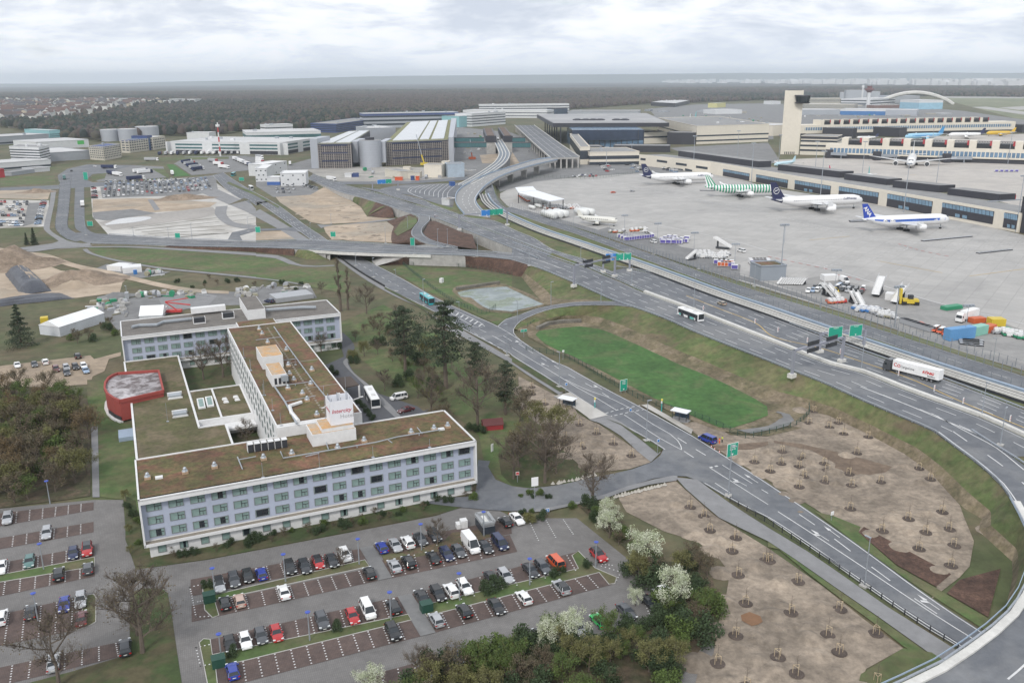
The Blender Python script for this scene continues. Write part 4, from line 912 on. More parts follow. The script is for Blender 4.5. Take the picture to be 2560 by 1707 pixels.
n_+=lot('A',((380,1185),(430,1185),(310,1410),(380,1410)),14,1,.95,'the left lot edge column','cars in the far left lot',lod=3,head=90)
n_+=lot('B',((240,1035),(520,1050),(90,1130),(430,1120)),3,6,.6,'the site office yard','cars by the white site offices')
n_+=lot('B',((450,1045),(480,1045),(540,1085),(570,1080)),4,1,1,'the site office line','cars by the white site offices',head=90)
n_+=lot('C',((790,860),(890,855),(850,925),(970,920)),6,2,.8,'the left terminal lot','cars in front of the terminal',head=90)
n_+=lot('C',((1020,855),(1130,850),(1150,940),(1260,930)),8,2,.8,'the middle terminal lot','cars in front of the terminal',head=90)
n_+=lot('C',((1330,890),(1400,880),(1500,935),(1570,915)),5,2,.8,'the right terminal lot','cars in front of the terminal',head=90)
n_+=lot('C',((560,955),(800,935),(520,975),(780,970)),2,9,.8,'the fenced viaduct lot','cars outside the airport fence')
n_+=lot('H',((650,790),(900,830),(580,830),(880,870)),3,5,.95,'the white service fleet','service cars on the apron yard',kinds=('van','sedan','van'),lod=1,head=0)
n_+=lot('H',((390,790),(560,800),(330,870),(500,850)),2,4,.8,'the stored stairs vans','service cars on the apron yard',kinds=('van','van','suv'),lod=1)
if STUFFC.v:tag(STUFFC.build('parked_cars'),'dense mass of parked cars filling the back of the crowded far lot','parked cars',kind='stuff')
print('lots',n_)
one('H',610,828,'van','yellow','H',660,850,'yellow service van among white cars on the apron yard',lod=1,name='service_van',cat='van')
one('H',1400,1150,'van','orange','H',1360,1130,'orange service van behind grey bins on the apron yard',lod=1,name='service_van',cat='van')
for k,(x,y)in enumerate(((1535,1185),(1590,1200),(1640,1222))):one('H',x,y,'van','orange','H',x-40,y+18,'%s of three red and white ambulances in a row'%('leftmost','middle','rightmost')[k],lod=1,name='ambulance_van',cat='van',roofc='white',group='red and white vans')
one('H',700,740,'cargo','white','H',750,760,'tall white panel van beside the white cabin on wheels',lod=1,name='delivery_van',cat='van')

def bus(c,x,y,c2,x2,y2,base,lower,label,z=0.1,Ln=12.0,roofm=None):
 p=at(c,x,y,z+1.4);d=at(c2,x2,y2,z+1.4)-p;p.z=z
 t=empty('bus',p,hd_of(d),label,'bus');w=1.27;h=Ln/2;bm_=mat(base+'_bus',COL.get(base,(.05,.42,.45))if base!='cyan' else(.03,.38,.42),.35,var=.03,coat=.4)
 mb=U_(bm_);loft(mb,[[(x_,sy*w*k_,z_)for sy,z_,k_ in((1,.3,1),(1,2.75,1),(1,3.0,.9),(-1,3.0,.9),(-1,2.75,1),(-1,.3,1))]for x_ in(-h,-h+.01,h-.15,h)])
 PT(mb,'body',t)
 mb=U_(glass)
 for s in(-1,1):mb.box(-h+.4,h-.5,s*w-.02,s*w+.02,1.15,2.55)if s>0 else mb.box(-h+.4,h-.5,-w-.02,-w+.02,1.15,2.55)
 PT(mb,'side_windows',t)
 mb=U_(glass);mb.box(h-.02,h+.03,-w+.1,w-.1,.95,2.85);PT(mb,'windscreen',t)
 mb=U_(glass);mb.box(-h-.03,-h+.02,-w+.2,w-.2,1.5,2.6);PT(mb,'rear_window',t)
 dm=MB().use(dark);dm.box(-.6,.6,-.02,.02,0,2.2);dme=dm.mesh('door')
 for xx in(h-1.1,.6,-h+2.6):mobj('door',dme,t,(xx,-w-.02,.35))
 if lower:
  mb=U_(mat(lower+'_trim',dict(green=(.1,.45,.4),black=(.02,.025,.03))[lower],.4,var=0))
  for s in(-1,1):mb.box(-h+1,-h+3.2,s*(w+.012)-.01,s*(w+.012)+.01,.5,1.1);mb.box(.8,3.4,s*(w+.012)-.01,s*(w+.012)+.01,.4,1.1)
  PT(mb,'livery_patch',t)
 hm_=MB().use(mat('roof_unit',(.6,.6,.6),.6,var=.1));hm_.box(-.7,.7,-.5,.5,0,.22);hme=hm_.mesh('roof_unit')
 for xx in(-2.6,2.4):mobj('roof_unit',hme,t,(xx,0,2.99))
 for xx in(h-2.7,-h+3.3):
  for s in(-1,1):mobj('wheel',wheel(.5,.3),t,(xx,s*(w-.13),.5))
 return t
bus('G',1640,1050,'G',1750,1090,'white','green','white city bus driving on the near motorway carriageway',z=ZR+.06)
bus('F',1570,908,'F',1640,955,'cyan',None,'turquoise bus on the local road beside the pond',z=.1)
bus('J',1065,490,'J',1120,590,'white','black','white shuttle bus parked in the hotel drive',z=.1)
bus('A',2142,938,'A',2110,955,'cyan',None,'small far turquoise bus approaching beside the car storage lot',z=.1)
bus('A',2305,1062,'A',2340,1085,'white','black','far white bus near the white site offices',z=.1)

def trailer(p,hd,lab,colr='white',cab='white',Ln=13.6,z=0.1,group='lorries in the far truck yard',lod=1,tr=True,text=False):
 t=empty('lorry',(p[0],p[1],z),hd,lab,'lorry',group);cm=mat('tarp_'+colr,COL[colr],.55,var=.1,scale=.8)
 mb=U_(cm);mb.box(-Ln/2-1.4,Ln/2-1.4,-1.26,1.26,1.15,3.95);PT(mb,'trailer',t)
 mb=U_(dark);mb.box(-Ln/2-1.3,Ln/2+1.5,-.5,.5,.6,1.14);PT(mb,'chassis',t)
 if tr:
  mb=U_(cpaint(cab));x0=Ln/2-.7;loft(mb,[[(x_,s*1.22,z_)for s,z_ in((1,.5),(1,tp),(-1,tp),(-1,.5))]for x_,tp in((x0,3.6),(x0+1.3,3.75),(x0+2.0,2.9),(x0+2.25,1.6),(x0+2.3,1.5))]);PT(mb,'cab',t)
  mb=U_(glass);mb.add([(x0+2.03,-1.1,2.85),(x0+2.03,1.1,2.85),(x0+2.27,1.1,1.75),(x0+2.27,-1.1,1.75)],[(0,1,2,3)])
  for s in(-1,1):mb.box(x0+1.1,x0+1.8,min(s*1.21,s*1.24),max(s*1.21,s*1.24),1.9,2.6)
  PT(mb,'cab_windows',t)
 if lod==0:
  for xx in(Ln/2+.8,Ln/2-2.8,-Ln/2+.6,-Ln/2+1.9,-Ln/2+3.2):
   for s in(-1,1):mobj('wheel',wheel(.52,.34),t,(xx,s*1.02,.52))
 else:
  mb=U_(tyre)
  for xx in(Ln/2+.8,-Ln/2+1,-Ln/2+2.2):mb.box(xx-.5,xx+.5,-1.2,1.2,0,1.0)
  PT(mb,'wheels',t)
 return t
def textmesh(s,size,m,ext=.01,shear=0,bold=0):
 cu=bpy.data.curves.new('txt','FONT');cu.body=s;cu.size=size;cu.extrude=ext;cu.align_x='CENTER';cu.align_y='CENTER';cu.shear=shear;cu.offset=bold;cu.resolution_u=2
 o=bpy.data.objects.new('txt',cu);me=bpy.data.meshes.new_from_object(o);bpy.data.objects.remove(o);me.materials.clear();me.materials.append(m);return me
def sign(name,s,size,m,par,loc,rot,**k):
 o=mobj(name,textmesh(s,size,m,**k),par,loc);o.rotation_euler=rot;return o
p0,p1=at('L',1570,315,ZR),at('L',1115,200,ZR);dd=(p1-p0).normalized();hp=(p0+p1)/2+Vector((-dd.y,dd.x,0))*-1.3
p0=at('L',1340,290,ZR)
TR=trailer(p0+Vector((dd.y,-dd.x,0))*-1.2,hd_of(dd),'articulated lorry with white curtain-side trailer and dark grey cab on the motorway','white','grey',z=ZR+.06,group=None,lod=0)
tr_red=mat('red_lettering',(.55,.03,.03),.6,var=0);tr_dk=mat('dark_lettering',(.05,.05,.06),.6,var=0)
sd=1.275;RX=(R(90),0,R(180))
for sgn,rot in((1,(R(90),0,R(180))),):
 sign('lettering','CargoLine',1.0,tr_dk,TR,(1.0,sd,2.5),rot,bold=.01);sign('logo','C\u03b1',1.5,tr_red,TR,(4.1,sd,2.6),rot,bold=.03)
 sign('lettering','KÖNIG',1.0,tr_red,TR,(-5.0,sd,2.5),rot,bold=.05,shear=.3);sign('lettering','Spedition',.6,tr_dk,TR,(-6.0,sd,1.7),rot,bold=.015)
k=0
for(c,a,b,n,hdv)in(('A',(1700,815),(1830,900),5,(60,8)),('A',(1930,800),(2080,890),3,(60,-5)),('A',(2150,795),(2330,870),8,(60,-14)),('A',(1010,925),(1090,945),3,(60,-8)),('A',(1270,905),(1350,925),2,(60,6)),('B',(30,770),(40,880),5,(60,-8)),('A',(1440,750),(2330,740),16,(40,18))):
 for i in range(n):
  f=(i+.5)/n;x=a[0]+(b[0]-a[0])*f;y=a[1]+(b[1]-a[1])*f;p=at(c,x,y,1.5);q_=at(c,x+hdv[0],y-hdv[1],1.5);k+=1
  cc=rnd.choice(['white','white','white','silver','navy','white']);trailer(p,hd_of(q_-p),'%s lorry, %s in the row %s'%(WORD[cc],(ORD[i]+' from the left' if i<12 else ORD[n-1-i]+' from the right').replace('leftmost from the left','leftmost').replace('leftmost from the right','rightmost'),{('A',1700):'nearest the green hedge',('A',1930):'in the middle of the yard',('A',2150):'at the right of the yard',('A',1010):'on the left bypass yard',('A',1270):'below the small gatehouse',('B',30):'behind the white site offices',('A',1440):'along the long cargo building'}[(c,a[0])]),cc,rnd.choice(['white','navy','white','red']),group='lorries in the far truck yards')
for(c,x,y,x2,y2,cc,lab)in(('A',1245,978,1330,972,'navy','dark blue trailer lorry on the yard edge above the crowded car lot'),('A',1390,805,1450,805,'silver','grey trailer lorry waiting below the beige office blocks'),('A',757,1215,757,1190,'white','white lorry driving on the west road'),('B',690,985,735,990,'white','white box lorry on the road by the white site offices'),('A',590,972,588,960,'teal','dark green lorry at the far west junction'),('A',1000,875,1030,875,'navy','blue lorry turning at the far west junction'),('B',312,842,314,825,'white','white lorry climbing the road left of the parking garage'),('A',1580,930,1570,915,'white','white lorry beside the green hedge of the truck yard'),('H',1830,1070,1760,1090,'white','white catering lorry beside the green tanker on the apron yard')):
 p=at(c,x,y,1.5);q_=at(c,x2,y2,1.5);trailer(p,hd_of(q_-p),lab,cc,'white',Ln=9 if 'box' in lab or 'west road' in lab or 'catering' in lab or 'dark green' in lab or 'climbing' in lab else 13.6,group=None)
# ================= hotel
h_wall=mat('render_bluegrey',(.4,.44,.54),.8,var=.05,scale=.3);h_white=mat('render_white',(.68,.68,.68),.8,var=.08,scale=.3)
h_red=mat('render_red',(.33,.065,.055),.8,var=.08,scale=.3);sedum=mat('sedum_roof',(.13,.085,.045),.95,var=.45,scale=.35,c2=(.1,.092,.036),c3=(.15,.075,.048),s2=.15,bump=.08)
sedum2=mat('sedum_roof_green',(.11,.095,.05),.95,var=.3,scale=.3,c2=(.085,.085,.035),c3=(.15,.12,.075),bump=.06)
r_grey=mat('gravel_roof',(.17,.155,.14),.95,var=.2,scale=.8,c2=(.14,.13,.12));curtain=mat('curtain_pane',(.22,.31,.29),.25,var=.15,scale=.5,spec=.7)
frame_m=mat('window_surround',(.2,.22,.22),.6,var=0);rust=mat('rusty_roof_film',(.42,.33,.24),.8,var=.15,scale=.5,c2=(.5,.3,.14));duct=mat('duct_metal',(.36,.39,.42),.45,metal=.3,var=.1)
ledge_m=mat('gravel_ledge',(.26,.23,.19),.9,var=.15,scale=1)
z=12.5;FL=at('V',344.5/1.0884,1253.5/1.0884,z);FR=at('V',1190.7/1.0884,1103.7/1.0884,z);hu=(FR-FL).normalized()
hotel=empty('hotel',(FL.x,FL.y,0),hd_of(hu),'large H-shaped hotel with brown planted roofs and white framed blue-grey facades','hotel')
HM=Matrix.Translation(hotel.location)@ Matrix.Rotation(hotel.rotation_euler.z,4,'Z');HI=HM.inverted()
def hl(c,x,y,z):return HI @ at(c,x,y,z)
def hc(mb,name,par=hotel,**k):return mb.build(name,par,**k)
def win_meshes(w_,h_):
 o=[]
 for dk in range(3):
  f=MB().use(frame_m);t=.13
  f.box(-w_/2-t,w_/2+t,-.06,.05,h_/2,h_/2+t);f.box(-w_/2-t,w_/2+t,-.06,.05,-h_/2-t,-h_/2);f.box(-w_/2-t,-w_/2,-.06,.05,-h_/2,h_/2);f.box(w_/2,w_/2+t,-.06,.05,-h_/2,h_/2)
  f.use(dark)
  if w_>2:f.box(.06,.16,-.05,.03,-h_/2,h_/2);f.box(.16,w_/2,-.05,.03,.05,.14);f.box(w_*.28,w_*.28+.07,-.05,.03,-h_/2,.05)
  g=MB().use(curtain);g.add([(-w_/2,.02,-h_/2),(w_/2,.02,-h_/2),(w_/2,.02,h_/2),(-w_/2,.02,h_/2)],[(0,1,2,3)])
  if dk:g.use(glass);a=-w_*.08 if dk==1 else-w_/2+.1;b=w_*.3 if dk==1 else w_/2-.1;g.add([(a,.005,-h_/2),(b,.005,-h_/2),(b,.005,h_/2),(a,.005,h_/2)],[(0,1,2,3)])
  o.append((f.mesh('window_frame'),g.mesh('pane')))
 return o
WBIG=win_meshes(2.5,1.4);WSM=win_meshes(1.3,1.3);WMID=win_meshes(1.1,1.5)
def hwin(ws,x,y,z,rz,par=hotel):
 f,g=rnd.choice(ws[:1]*14+ws[1:2]*4+ws[2:]);o=mobj('window',f,par,(x,y,z));o.rotation_euler=(0,0,rz);mobj('pane',g,o)
def wing(u0,u1,v0,v1,roofm,nwin,wx0,wx1,name,sides=True):
 rc=1.3
 mb=U_(h_white)
 mb.box(u0,u1,v0,v0+rc,11.6,12.5);mb.box(u0,u0+.35,v0,v0+rc,2.7,11.6);mb.box(u1-.35,u1,v0,v0+rc,2.7,11.6);mb.box(u0,u1,v0,v0+rc,2.7,3.25)
 mb.box(u0,u1,v0+rc,v1,2.7,12.35)
 for(a,b,c_,d)in((u0,u1,v1-.35,v1),(u0,u0+.35,v0,v1),(u1-.35,u1,v0,v1),(u0,u1,v0,v0+.35)):mb.box(a+.01 if a==u0 and b==u1 else a,b-.01 if a==u0 and b==u1 else b,c_,d,12.36,12.72)
 mb.box(u0+.9,u1-.9,v0+.9,v1-.6,-.2,2.7)
 hc(mb,'wall')
 mb=U_(h_wall);mb.box(u0+.35,u1-.35,v0+rc-.06,v0+rc-.01,3.65,11.6);hc(mb,'facade_panel')
 mb=U_(ledge_m);mb.box(u0+.35,u1-.35,v0+.3,v0+rc-.01,3.25,3.32);hc(mb,'ledge')
 mb=U_(roofm);mb.box(u0+.35,u1-.35,v0+.35,v1-.35,12.36,12.5);hc(mb,'roof')
 for k in range(nwin):
  x=wx0+(wx1-wx0)*k/(nwin-1)
  for zz1 in(10.35,7.6,4.9):hwin(WBIG,x,v0+rc-.12,zz1,0)
  hwin(WSM,x+.5,v0+.84,1.55,0)
wx0=hl('M',1427,60,7.6).x;wx1=hl('J',1900,1070,7.6).x
wing(0,68,0,20.6,sedum,17,wx0,wx1,'front')
wing(-1,67,121,142,r_grey,17,3,63.6,'rear')

mb=U_(h_white);mb.box(29,48.2,20.6,108,-.2,15.0)
for a,b,c_,d in((29,48.2,20.61,20.9),(29,48.2,107.7,107.99),(29.01,29.3,20.9,107.7),(47.9,48.19,20.9,107.7)):mb.box(a,b,c_,d,15.01,15.3)
mb.box(33,45,108,121,0,13.4);mb.box(29.05,44,19.8,20.59,12.6,15.0);hc(mb,'wall')
mb=U_(sedum);mb.box(29.3,47.9,20.9,107.7,15.0,15.12);hc(mb,'roof');mb=U_(sedum);mb.box(33.3,44.7,108.3,120.9,13.41,13.5);hc(mb,'roof')
for k in range(19):
 v=25+k*4.5
 for zz1 in(13.2,10.4,7.6):hwin(WMID,28.93,v,zz1,R(-90))

P_=[(0.2,20.6),(21.3,20.6),(21.3,54.5),(15,54.5),(14.6,115),(14.6,121),(-1,121),(-.6,100),(0,82)]
mb=U_(h_white);mb.prism(P_,-.2,4.5)
for a,b in zip(P_,P_[1:]+P_[:1]):
 A_,B_=Vector((a[0],a[1],4.5)),Vector((b[0],b[1],4.5));mb.wall([A_,B_],.5,.35)
hc(mb,'low_hall');mb=U_(sedum2);mb.poly([(p[0],p[1],4.58)for p in P_]);hc(mb,'low_roof')
mb=U_(h_white);mb.box(15.2,30,59,84,-.2,4.5)
for a,b,c_,d in((15.2,28.9,59.01,59.5),(15.2,28.9,83.5,83.99),(28.4,28.9,59.5,83.5),(20.7,21.2,59.5,83.5)):mb.box(a,b,c_,d,4.5,4.85)
mb.box(21.4,28.9,54.6,58.9,2.6,3.2);mb.box(15.1,21.2,54.6,58.9,0,3.0);hc(mb,'garden_pavilion');mb=U_(sedum2);mb.box(15.3,28.4,59.5,83.5,4.5,4.6);hc(mb,'low_roof')
for(u,v)in((17,70.5),(19.2,71)):
 mb=U_(h_white);mb.prism([(u-.9,v-2.2),(u+.9,v-2.2),(u+.9,v+2.2),(u-.9,v+2.2)],4.6,None,top=[(u-.9,v-2.2,5.0),(u+.9,v-2.2,5.0),(u+.9,v+2.2,6.2),(u-.9,v+2.2,6.2)]);s_=hc(mb,'skylight');mb=U_(curtain);mb.add([(u-.6,v-1.8,5.15),(u+.6,v-1.8,5.15),(u+.6,v+1.8,6.12),(u-.6,v+1.8,6.12)],[(0,1,2,3)]);mb.build('pane',s_)
for(u,v)in((23.3,73.5),(23.4,71),(26.3,74),(26.4,71.5)):mb=U_(h_white);mb.prism([(u-.7,v-.7),(u+.7,v-.7),(u+.7,v+.7),(u-.7,v+.7)],4.6,5.0,top=[(u-.45,v-.45,0),(u+.45,v-.45,0),(u+.45,v+.45,0),(u-.45,v+.45,0)]);hc(mb,'dome_light')
for(x,y)in((1605,475),(1652,640)):
 p=hl('I',x,y,5);mb=U_(duct);mb.box(p.x-1.6,p.x+1.6,p.y-1.1,p.y+1.1,4.55,5.5);mb.use(h_white);mb.box(p.x-1.9,p.x+1.9,p.y-1.4,p.y-1.1,4.55,5.0);mb.box(p.x-1.9,p.x+1.9,p.y+1.1,p.y+1.5,4.55,5.7);hc(mb,'roof_light')
for k in range(11):
 x=15.8+k*1.25;mb=U_(h_white);mb.box(x,x+.9,84.2,85.6,3.4,4.2);hc(mb,'pergola_panel')

RP=[hl('I',x,y,6.2)for x,y in((1455,243),(1500,430),(1100,520),(1040,495),(985,455),(960,405),(965,355),(995,310),(1035,285),(1080,268))]
mb=U_(h_red);pp=[(p.x,p.y)for p in RP];mb.prism(pp,.5,5.6)
for a,b in zip(RP,RP[1:]+RP[:1]):mb.wall([Vector((a.x,a.y,5.6)),Vector((b.x,b.y,5.6))],.5,.9)
hc(mb,'red_hall');mb=U_(mat('stained_roof',(.33,.31,.32),.9,var=.3,scale=.4,c2=(.12,.1,.1),c3=(.4,.38,.39),bump=.05));mb.poly([(p.x,p.y,5.75)for p in RP]);hc(mb,'red_hall_roof')
mb=U_(h_white);mb.wall([Vector((p.x*1.0-.3,p.y-.2,0))for p in RP[2:9]],1.0,.5);hc(mb,'plinth');mb=U_(dark);mb.wall([Vector((p.x-.27,p.y-.1,.7))for p in RP[2:5]],.12,1.0);hc(mb,'ribbon_window')
mb=U_(steel_b);p=hl('I',1165,820,1);mb.box(p.x-2,p.x+2.2,p.y-3,p.y+3,0,1.2);hc(mb,'cellar_hatch')

pf=[hl('J',520,940,12.5),hl('J',925,880,12.5)];v0=(pf[0].y+pf[1].y)/2;ua,ub=pf[0].x,pf[1].x
mb=U_(h_white);mb.box(ua,ub,v0,v0+6.5,12.5,15.2);mb.box(ua+2.2,ub-.3,v0+.3,v0+6.2,15.2,16.0);hc(mb,'plant_room');mb=U_(rust);mb.box(ua+.2,ub-.2,v0+.15,v0+6.3,15.21,15.27);hc(mb,'plant_room_roof')
mb=U_(rust);mb.box(ua+2.3,ub-.4,v0+.4,v0+6.1,16.01,16.06);hc(mb,'plant_room_roof')
s0,s1=hl('J',690,750,16.1),hl('J',900,718,16.1);sx0,sx1,sy=s0.x,s1.x,(s0.y+s1.y)/2;sb=hl('J',640,690,16.1);sd_=max(2.5,sb.y-s0.y)
hs=hgt('J',690,532,HM @ Vector((sx0,sy,0)))
board=mat('sign_board',(.75,.76,.8),.6,var=.03)
mb=U_(board)
for a in((sx0,sx1,sy,sy+.08,16.1,hs),(sx0,sx0+.08,sy+.08,sy+sd_,16.1,hs),(sx1-.08,sx1,sy+.08,sy+sd_,16.1,hs),(sx0,sx1,sy+sd_,sy+sd_+.08,16.1,hs)):mb.box(*a)
mb.use(steel)
for x in(sx0+.5,(sx0+sx1)/2,sx1-.5):
 mb.box(x-.06,x+.06,sy+.3,sy+.42,15.3,hs+.6);mb.box(x-.06,x+.06,sy+sd_-.4,sy+sd_-.3,15.3,hs+.6)
mb.box(sx0+.1,sx1-.1,sy+.1,sy+sd_,16.3,16.4);sgn_=hc(mb,'roof_sign')
t_red=mat('sign_red',(.5,.02,.05),.5,var=0);t_gr=mat('sign_grey',(.45,.45,.46),.5,var=0);W_s=sx1-sx0;mid=(sx0+sx1)/2
o=mobj('lettering',textmesh('Intercity',W_s*.25,t_red,shear=.25,bold=.008),sgn_,(mid-.02*W_s,sy-.03,16.1+(hs-16.1)*.57));o.rotation_euler=(R(90),0,0)
o=mobj('lettering',textmesh('Hotel',W_s*.26,t_gr,bold=.005),sgn_,(mid+W_s*.21,sy-.03,16.1+(hs-16.1)*.33));o.rotation_euler=(R(90),0,0)
o=mobj('lettering',textmesh('Intercity',sd_*.22,t_red,shear=.25),sgn_,(sx0-.03,sy+sd_*.5,16.1+(hs-16.1)*.57));o.rotation_euler=(R(90),0,R(-90))
for a,b in(((sx0,sy,hs-.3),(sx0-1.6,sy-.6,hs-.8)),((sx1,sy,hs-.3),(sx1+1.9,sy-.6,hs+.4)),((mid,sy+1,hs),(mid-.3,sy+.6,hs+1.5))):mb=U_(h_white);mb.tube([a,b],.07,5);mb.cbox(b,(.6,.3,.15));mb.build('floodlight',sgn_)

def roofbox(c,fl,fr,bk,z0,top,rm,nm='plant_room'):
 a,b,k=hl(c,*fl,z0),hl(c,*fr,z0),hl(c,*bk,z0);zt=hgt(c,fl[0],top,HM @ Vector((a.x,a.y,0)));y0=(a.y+b.y)/2
 mb=U_(h_white);mb.box(a.x,b.x,y0,y0+(k.y-a.y),z0,zt);o=hc(mb,nm);mb=U_(rm);mb.box(a.x+.15,b.x-.15,y0+.15,y0+(k.y-a.y)-.15,zt,zt+.05);mb.build('roof_film',o);return a.x,b.x,y0,zt
q1=roofbox('S',(600,838),(865,800),(515,700),15.1,680,rust);q2=roofbox('S',(720,1055),(915,1035),(655,905),15.1,905,rust)
mb=U_(dark)
for k in range(4):mb.box(q2[0]+.6+k*1.0,q2[0]+1.2+k*1.0,q2[2]-.05,q2[2],15.6,17.2)
mb.use(duct);mb.box(q2[0]+2.2,q2[1]+.2,q2[2]-.9,q2[2]-.06,16.4,q2[3]-.3);hc(mb,'louvre')
def pipe(pts,r,m=duct,nm='roof_duct'):
 mb=U_(m);pts=[hl(*p)for p in pts];mb.tube(pts,r,6)
 for a,b in zip(pts,pts[1:]):
  n=int((b-a).length/4)
  for i in range(1,n):p=a.lerp(b,i/n);mb.box(p.x-.1,p.x+.1,p.y-.1,p.y+.1,p.z-.6,p.z)
 hc(mb,nm)
zr=15.6
pipe([('S',740,290,zr),('S',830,420,zr),('S',1240,985,zr),('S',1390,1170,zr)],.16);pipe([('S',510,458,zr),('S',740,430,zr),('S',830,420,zr)],.1);pipe([('S',750,1055,zr),('S',880,1245,zr),('S',1030,1525,zr)],.22);pipe([('S',880,1245,zr),('S',1270,1170,zr)],.1);pipe([('S',860,715,zr),('S',1010,700,zr)],.09);pipe([('S',780,1050,zr),('S',1240,985,zr)],.1)
pipe([('S',1090,1250,zr),('S',940,1300,zr),('S',960,1380,zr),('S',1050,1490,zr)],.45,h_white)
z2=13.0
pipe([('J',225,985,z2),('J',250,1045,z2),('J',750,960,z2),('J',1100,900,z2),('J',1300,850,z2),('J',1690,785,z2)],.14);pipe([('J',580,1000,z2),('J',455,1030,z2)],.1);pipe([('J',640,890,z2),('J',665,965,z2)],.12);pipe([('J',1480,765,z2),('J',1525,820,z2)],.1);pipe([('J',1215,880,z2),('J',1250,905,z2)],.1);pipe([('I',2180,1035,z2),('I',2225,1145,z2)],.12);pipe([('I',2190,1060,z2),('I',2350,1030,z2)],.1)
pipe([('E',1210,1165,13.2),('E',1280,1150,13.2),('E',1440,1145,13.2),('E',1500,1118,13.2),('E',1760,1090,13.2)],.5);pipe([('F',90,1010,13.4),('F',420,985,13.4),('F',550,985,13.4)],.5)
def vent(c,x,y,z0,big=True):
 p=hl(c,x,y,z0);mb=U_(mat('terracotta_curb',(.42,.3,.2),.9))if big else MB().use(h_white);mb.box(p.x-.6,p.x+.6,p.y-.6,p.y+.6,z0,z0+.5)if big else mb.box(p.x-.35,p.x+.35,p.y-.35,p.y+.35,z0,z0+.6)
 mb.use(duct);mb.lathe((p.x,p.y,z0+.5),[(.6 if big else .3,0),(.45,.3),(.25,.35),(.25,.6),(.38,.62),(.2,.85)],8);hc(mb,'roof_vent')
for c,x,y in(('I',1355,1235),('I',1700,1185),('I',1970,1135),('J',70,1060),('J',330,1020),('J',750,965),('J',993,900),('J',1425,825),('J',1635,790),('J',1760,765)):vent(c,x,y,12.5)
for c,x,y in(('S',553,335),('S',590,395),('S',662,505),('S',900,600),('S',925,795),('S',940,910),('S',995,985),('S',1225,855),('S',1210,1040),('S',920,1090),('S',1105,1160),('S',1165,1240),('S',1290,1430)):vent(c,x,y,15.1)
for c,x,y in(('I',1460,1225),('J',1700,782)):p=hl(c,x,y,12.6);mb=U_(h_white);mb.box(p.x-.7,p.x+.7,p.y-.5,p.y+.5,12.5,12.85);hc(mb,'dome_light')
for k in range(6):p=hl('J',-45+k*62,985-k*9,12.6);mb=U_(dark);mb.box(p.x-.62,p.x+.5,p.y-.5,p.y+1.0,12.6,14.3);mb.use(h_white);mb.box(p.x-.7,p.x-.63,p.y-.55,p.y+1.0,12.6,14.4);mb.box(p.x-.7,p.x+.55,p.y-.5,p.y+1.0,14.31,14.4);hc(mb,'air_conditioner')
for x,y in((1830,1115),(2095,1070)):p=hl('E',x,y,13);mb=U_(dark);mb.box(p.x-1.7,p.x+1.7,p.y-.8,p.y+.8,12.8,14.4);mb.use(h_white);mb.box(p.x-1.9,p.x+1.9,p.y-1,p.y+1,12.5,12.8);mb.box(p.x-1.9,p.x-1.72,p.y-1,p.y+1,12.8,14.5);mb.box(p.x+1.72,p.x+1.9,p.y-1,p.y+1,12.8,14.5);hc(mb,'air_conditioner')
roofbox('F',(-75,1100),(92,1085),(-110,975),12.5,1010,r_grey)
mb=U_(h_white);p=hl('E',1900,1030,13);mb.box(p.x-5,p.x+6,p.y-1.2,p.y+1.2,13.2,15.0);hc(mb,'roof_tank')
for c,x,y,zz1,h_ in(('J',70,470,15.1,3),('J',155,610,15.1,3),('J',230,745,15.1,3),('J',640,690,15.1,8),('J',825,440,15.1,4),('J',585,1140,12.5,3.2),('J',65,1225,12.5,3.2),('J',1595,950,12.5,2),('J',1075,1040,12.5,2.5),('I',2240,130,15.1,3),('I',2300,240,15.1,3),('I',1540,710,4.6,5),('S',360,690,15.1,3),('S',445,850,15.1,3),('S',620,1165,15.1,4),('S',1015,775,15.1,2)):
 p=hl(c,x,y,zz1);mb=U_(steel);mb.tube([(p.x,p.y,zz1),(p.x,p.y,zz1+h_)],.045,4);mb.box(p.x-.3,p.x+.3,p.y-.3,p.y+.3,zz1,zz1+.1);hc(mb,'lightning_rod')
mb=U_(mat('paving_strip',(.24,.21,.17),.9))
for k in range(46):p=Vector((38.5+.0*k,24+k*1.75,0));mb.box(p.x+1.6,p.x+2.1,p.y,p.y+.9,15.12,15.17)
for v in(42.6,65):mb.box(39,47.9,v,v+.35,15.12,15.18)
o_=hc(mb,'stepping_stones');o_['kind']='stuff'

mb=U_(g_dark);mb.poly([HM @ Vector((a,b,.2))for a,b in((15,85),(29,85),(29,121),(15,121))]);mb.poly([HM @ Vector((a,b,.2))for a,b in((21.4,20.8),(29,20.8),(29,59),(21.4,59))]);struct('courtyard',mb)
mb=U_(h_white);mb.poly
can=empty('entrance_canopy',at('J',860,430,0),0,'flat brown-roofed entrance canopy beside the parked white shuttle bus','canopy')
cp_=[HM @ Vector((a,b,0))for a,b in((48.4,58),(57,54),(57,66),(48.4,67))];cp_=[at('J',730,310,4),at('J',870,295,4),at('J',945,370,4),at('J',800,400,4)]
mb=U_(mat('canopy_roof',(.09,.07,.06),.9));mb.prism([(p.x,p.y)for p in cp_],3.7,4.0);child(mb,'roof',can);mb=U_(h_white);p=cp_[2];mb.box(p.x-.25,p.x+.25,p.y-.25,p.y+.25,0,3.7);child(mb,'column',can)
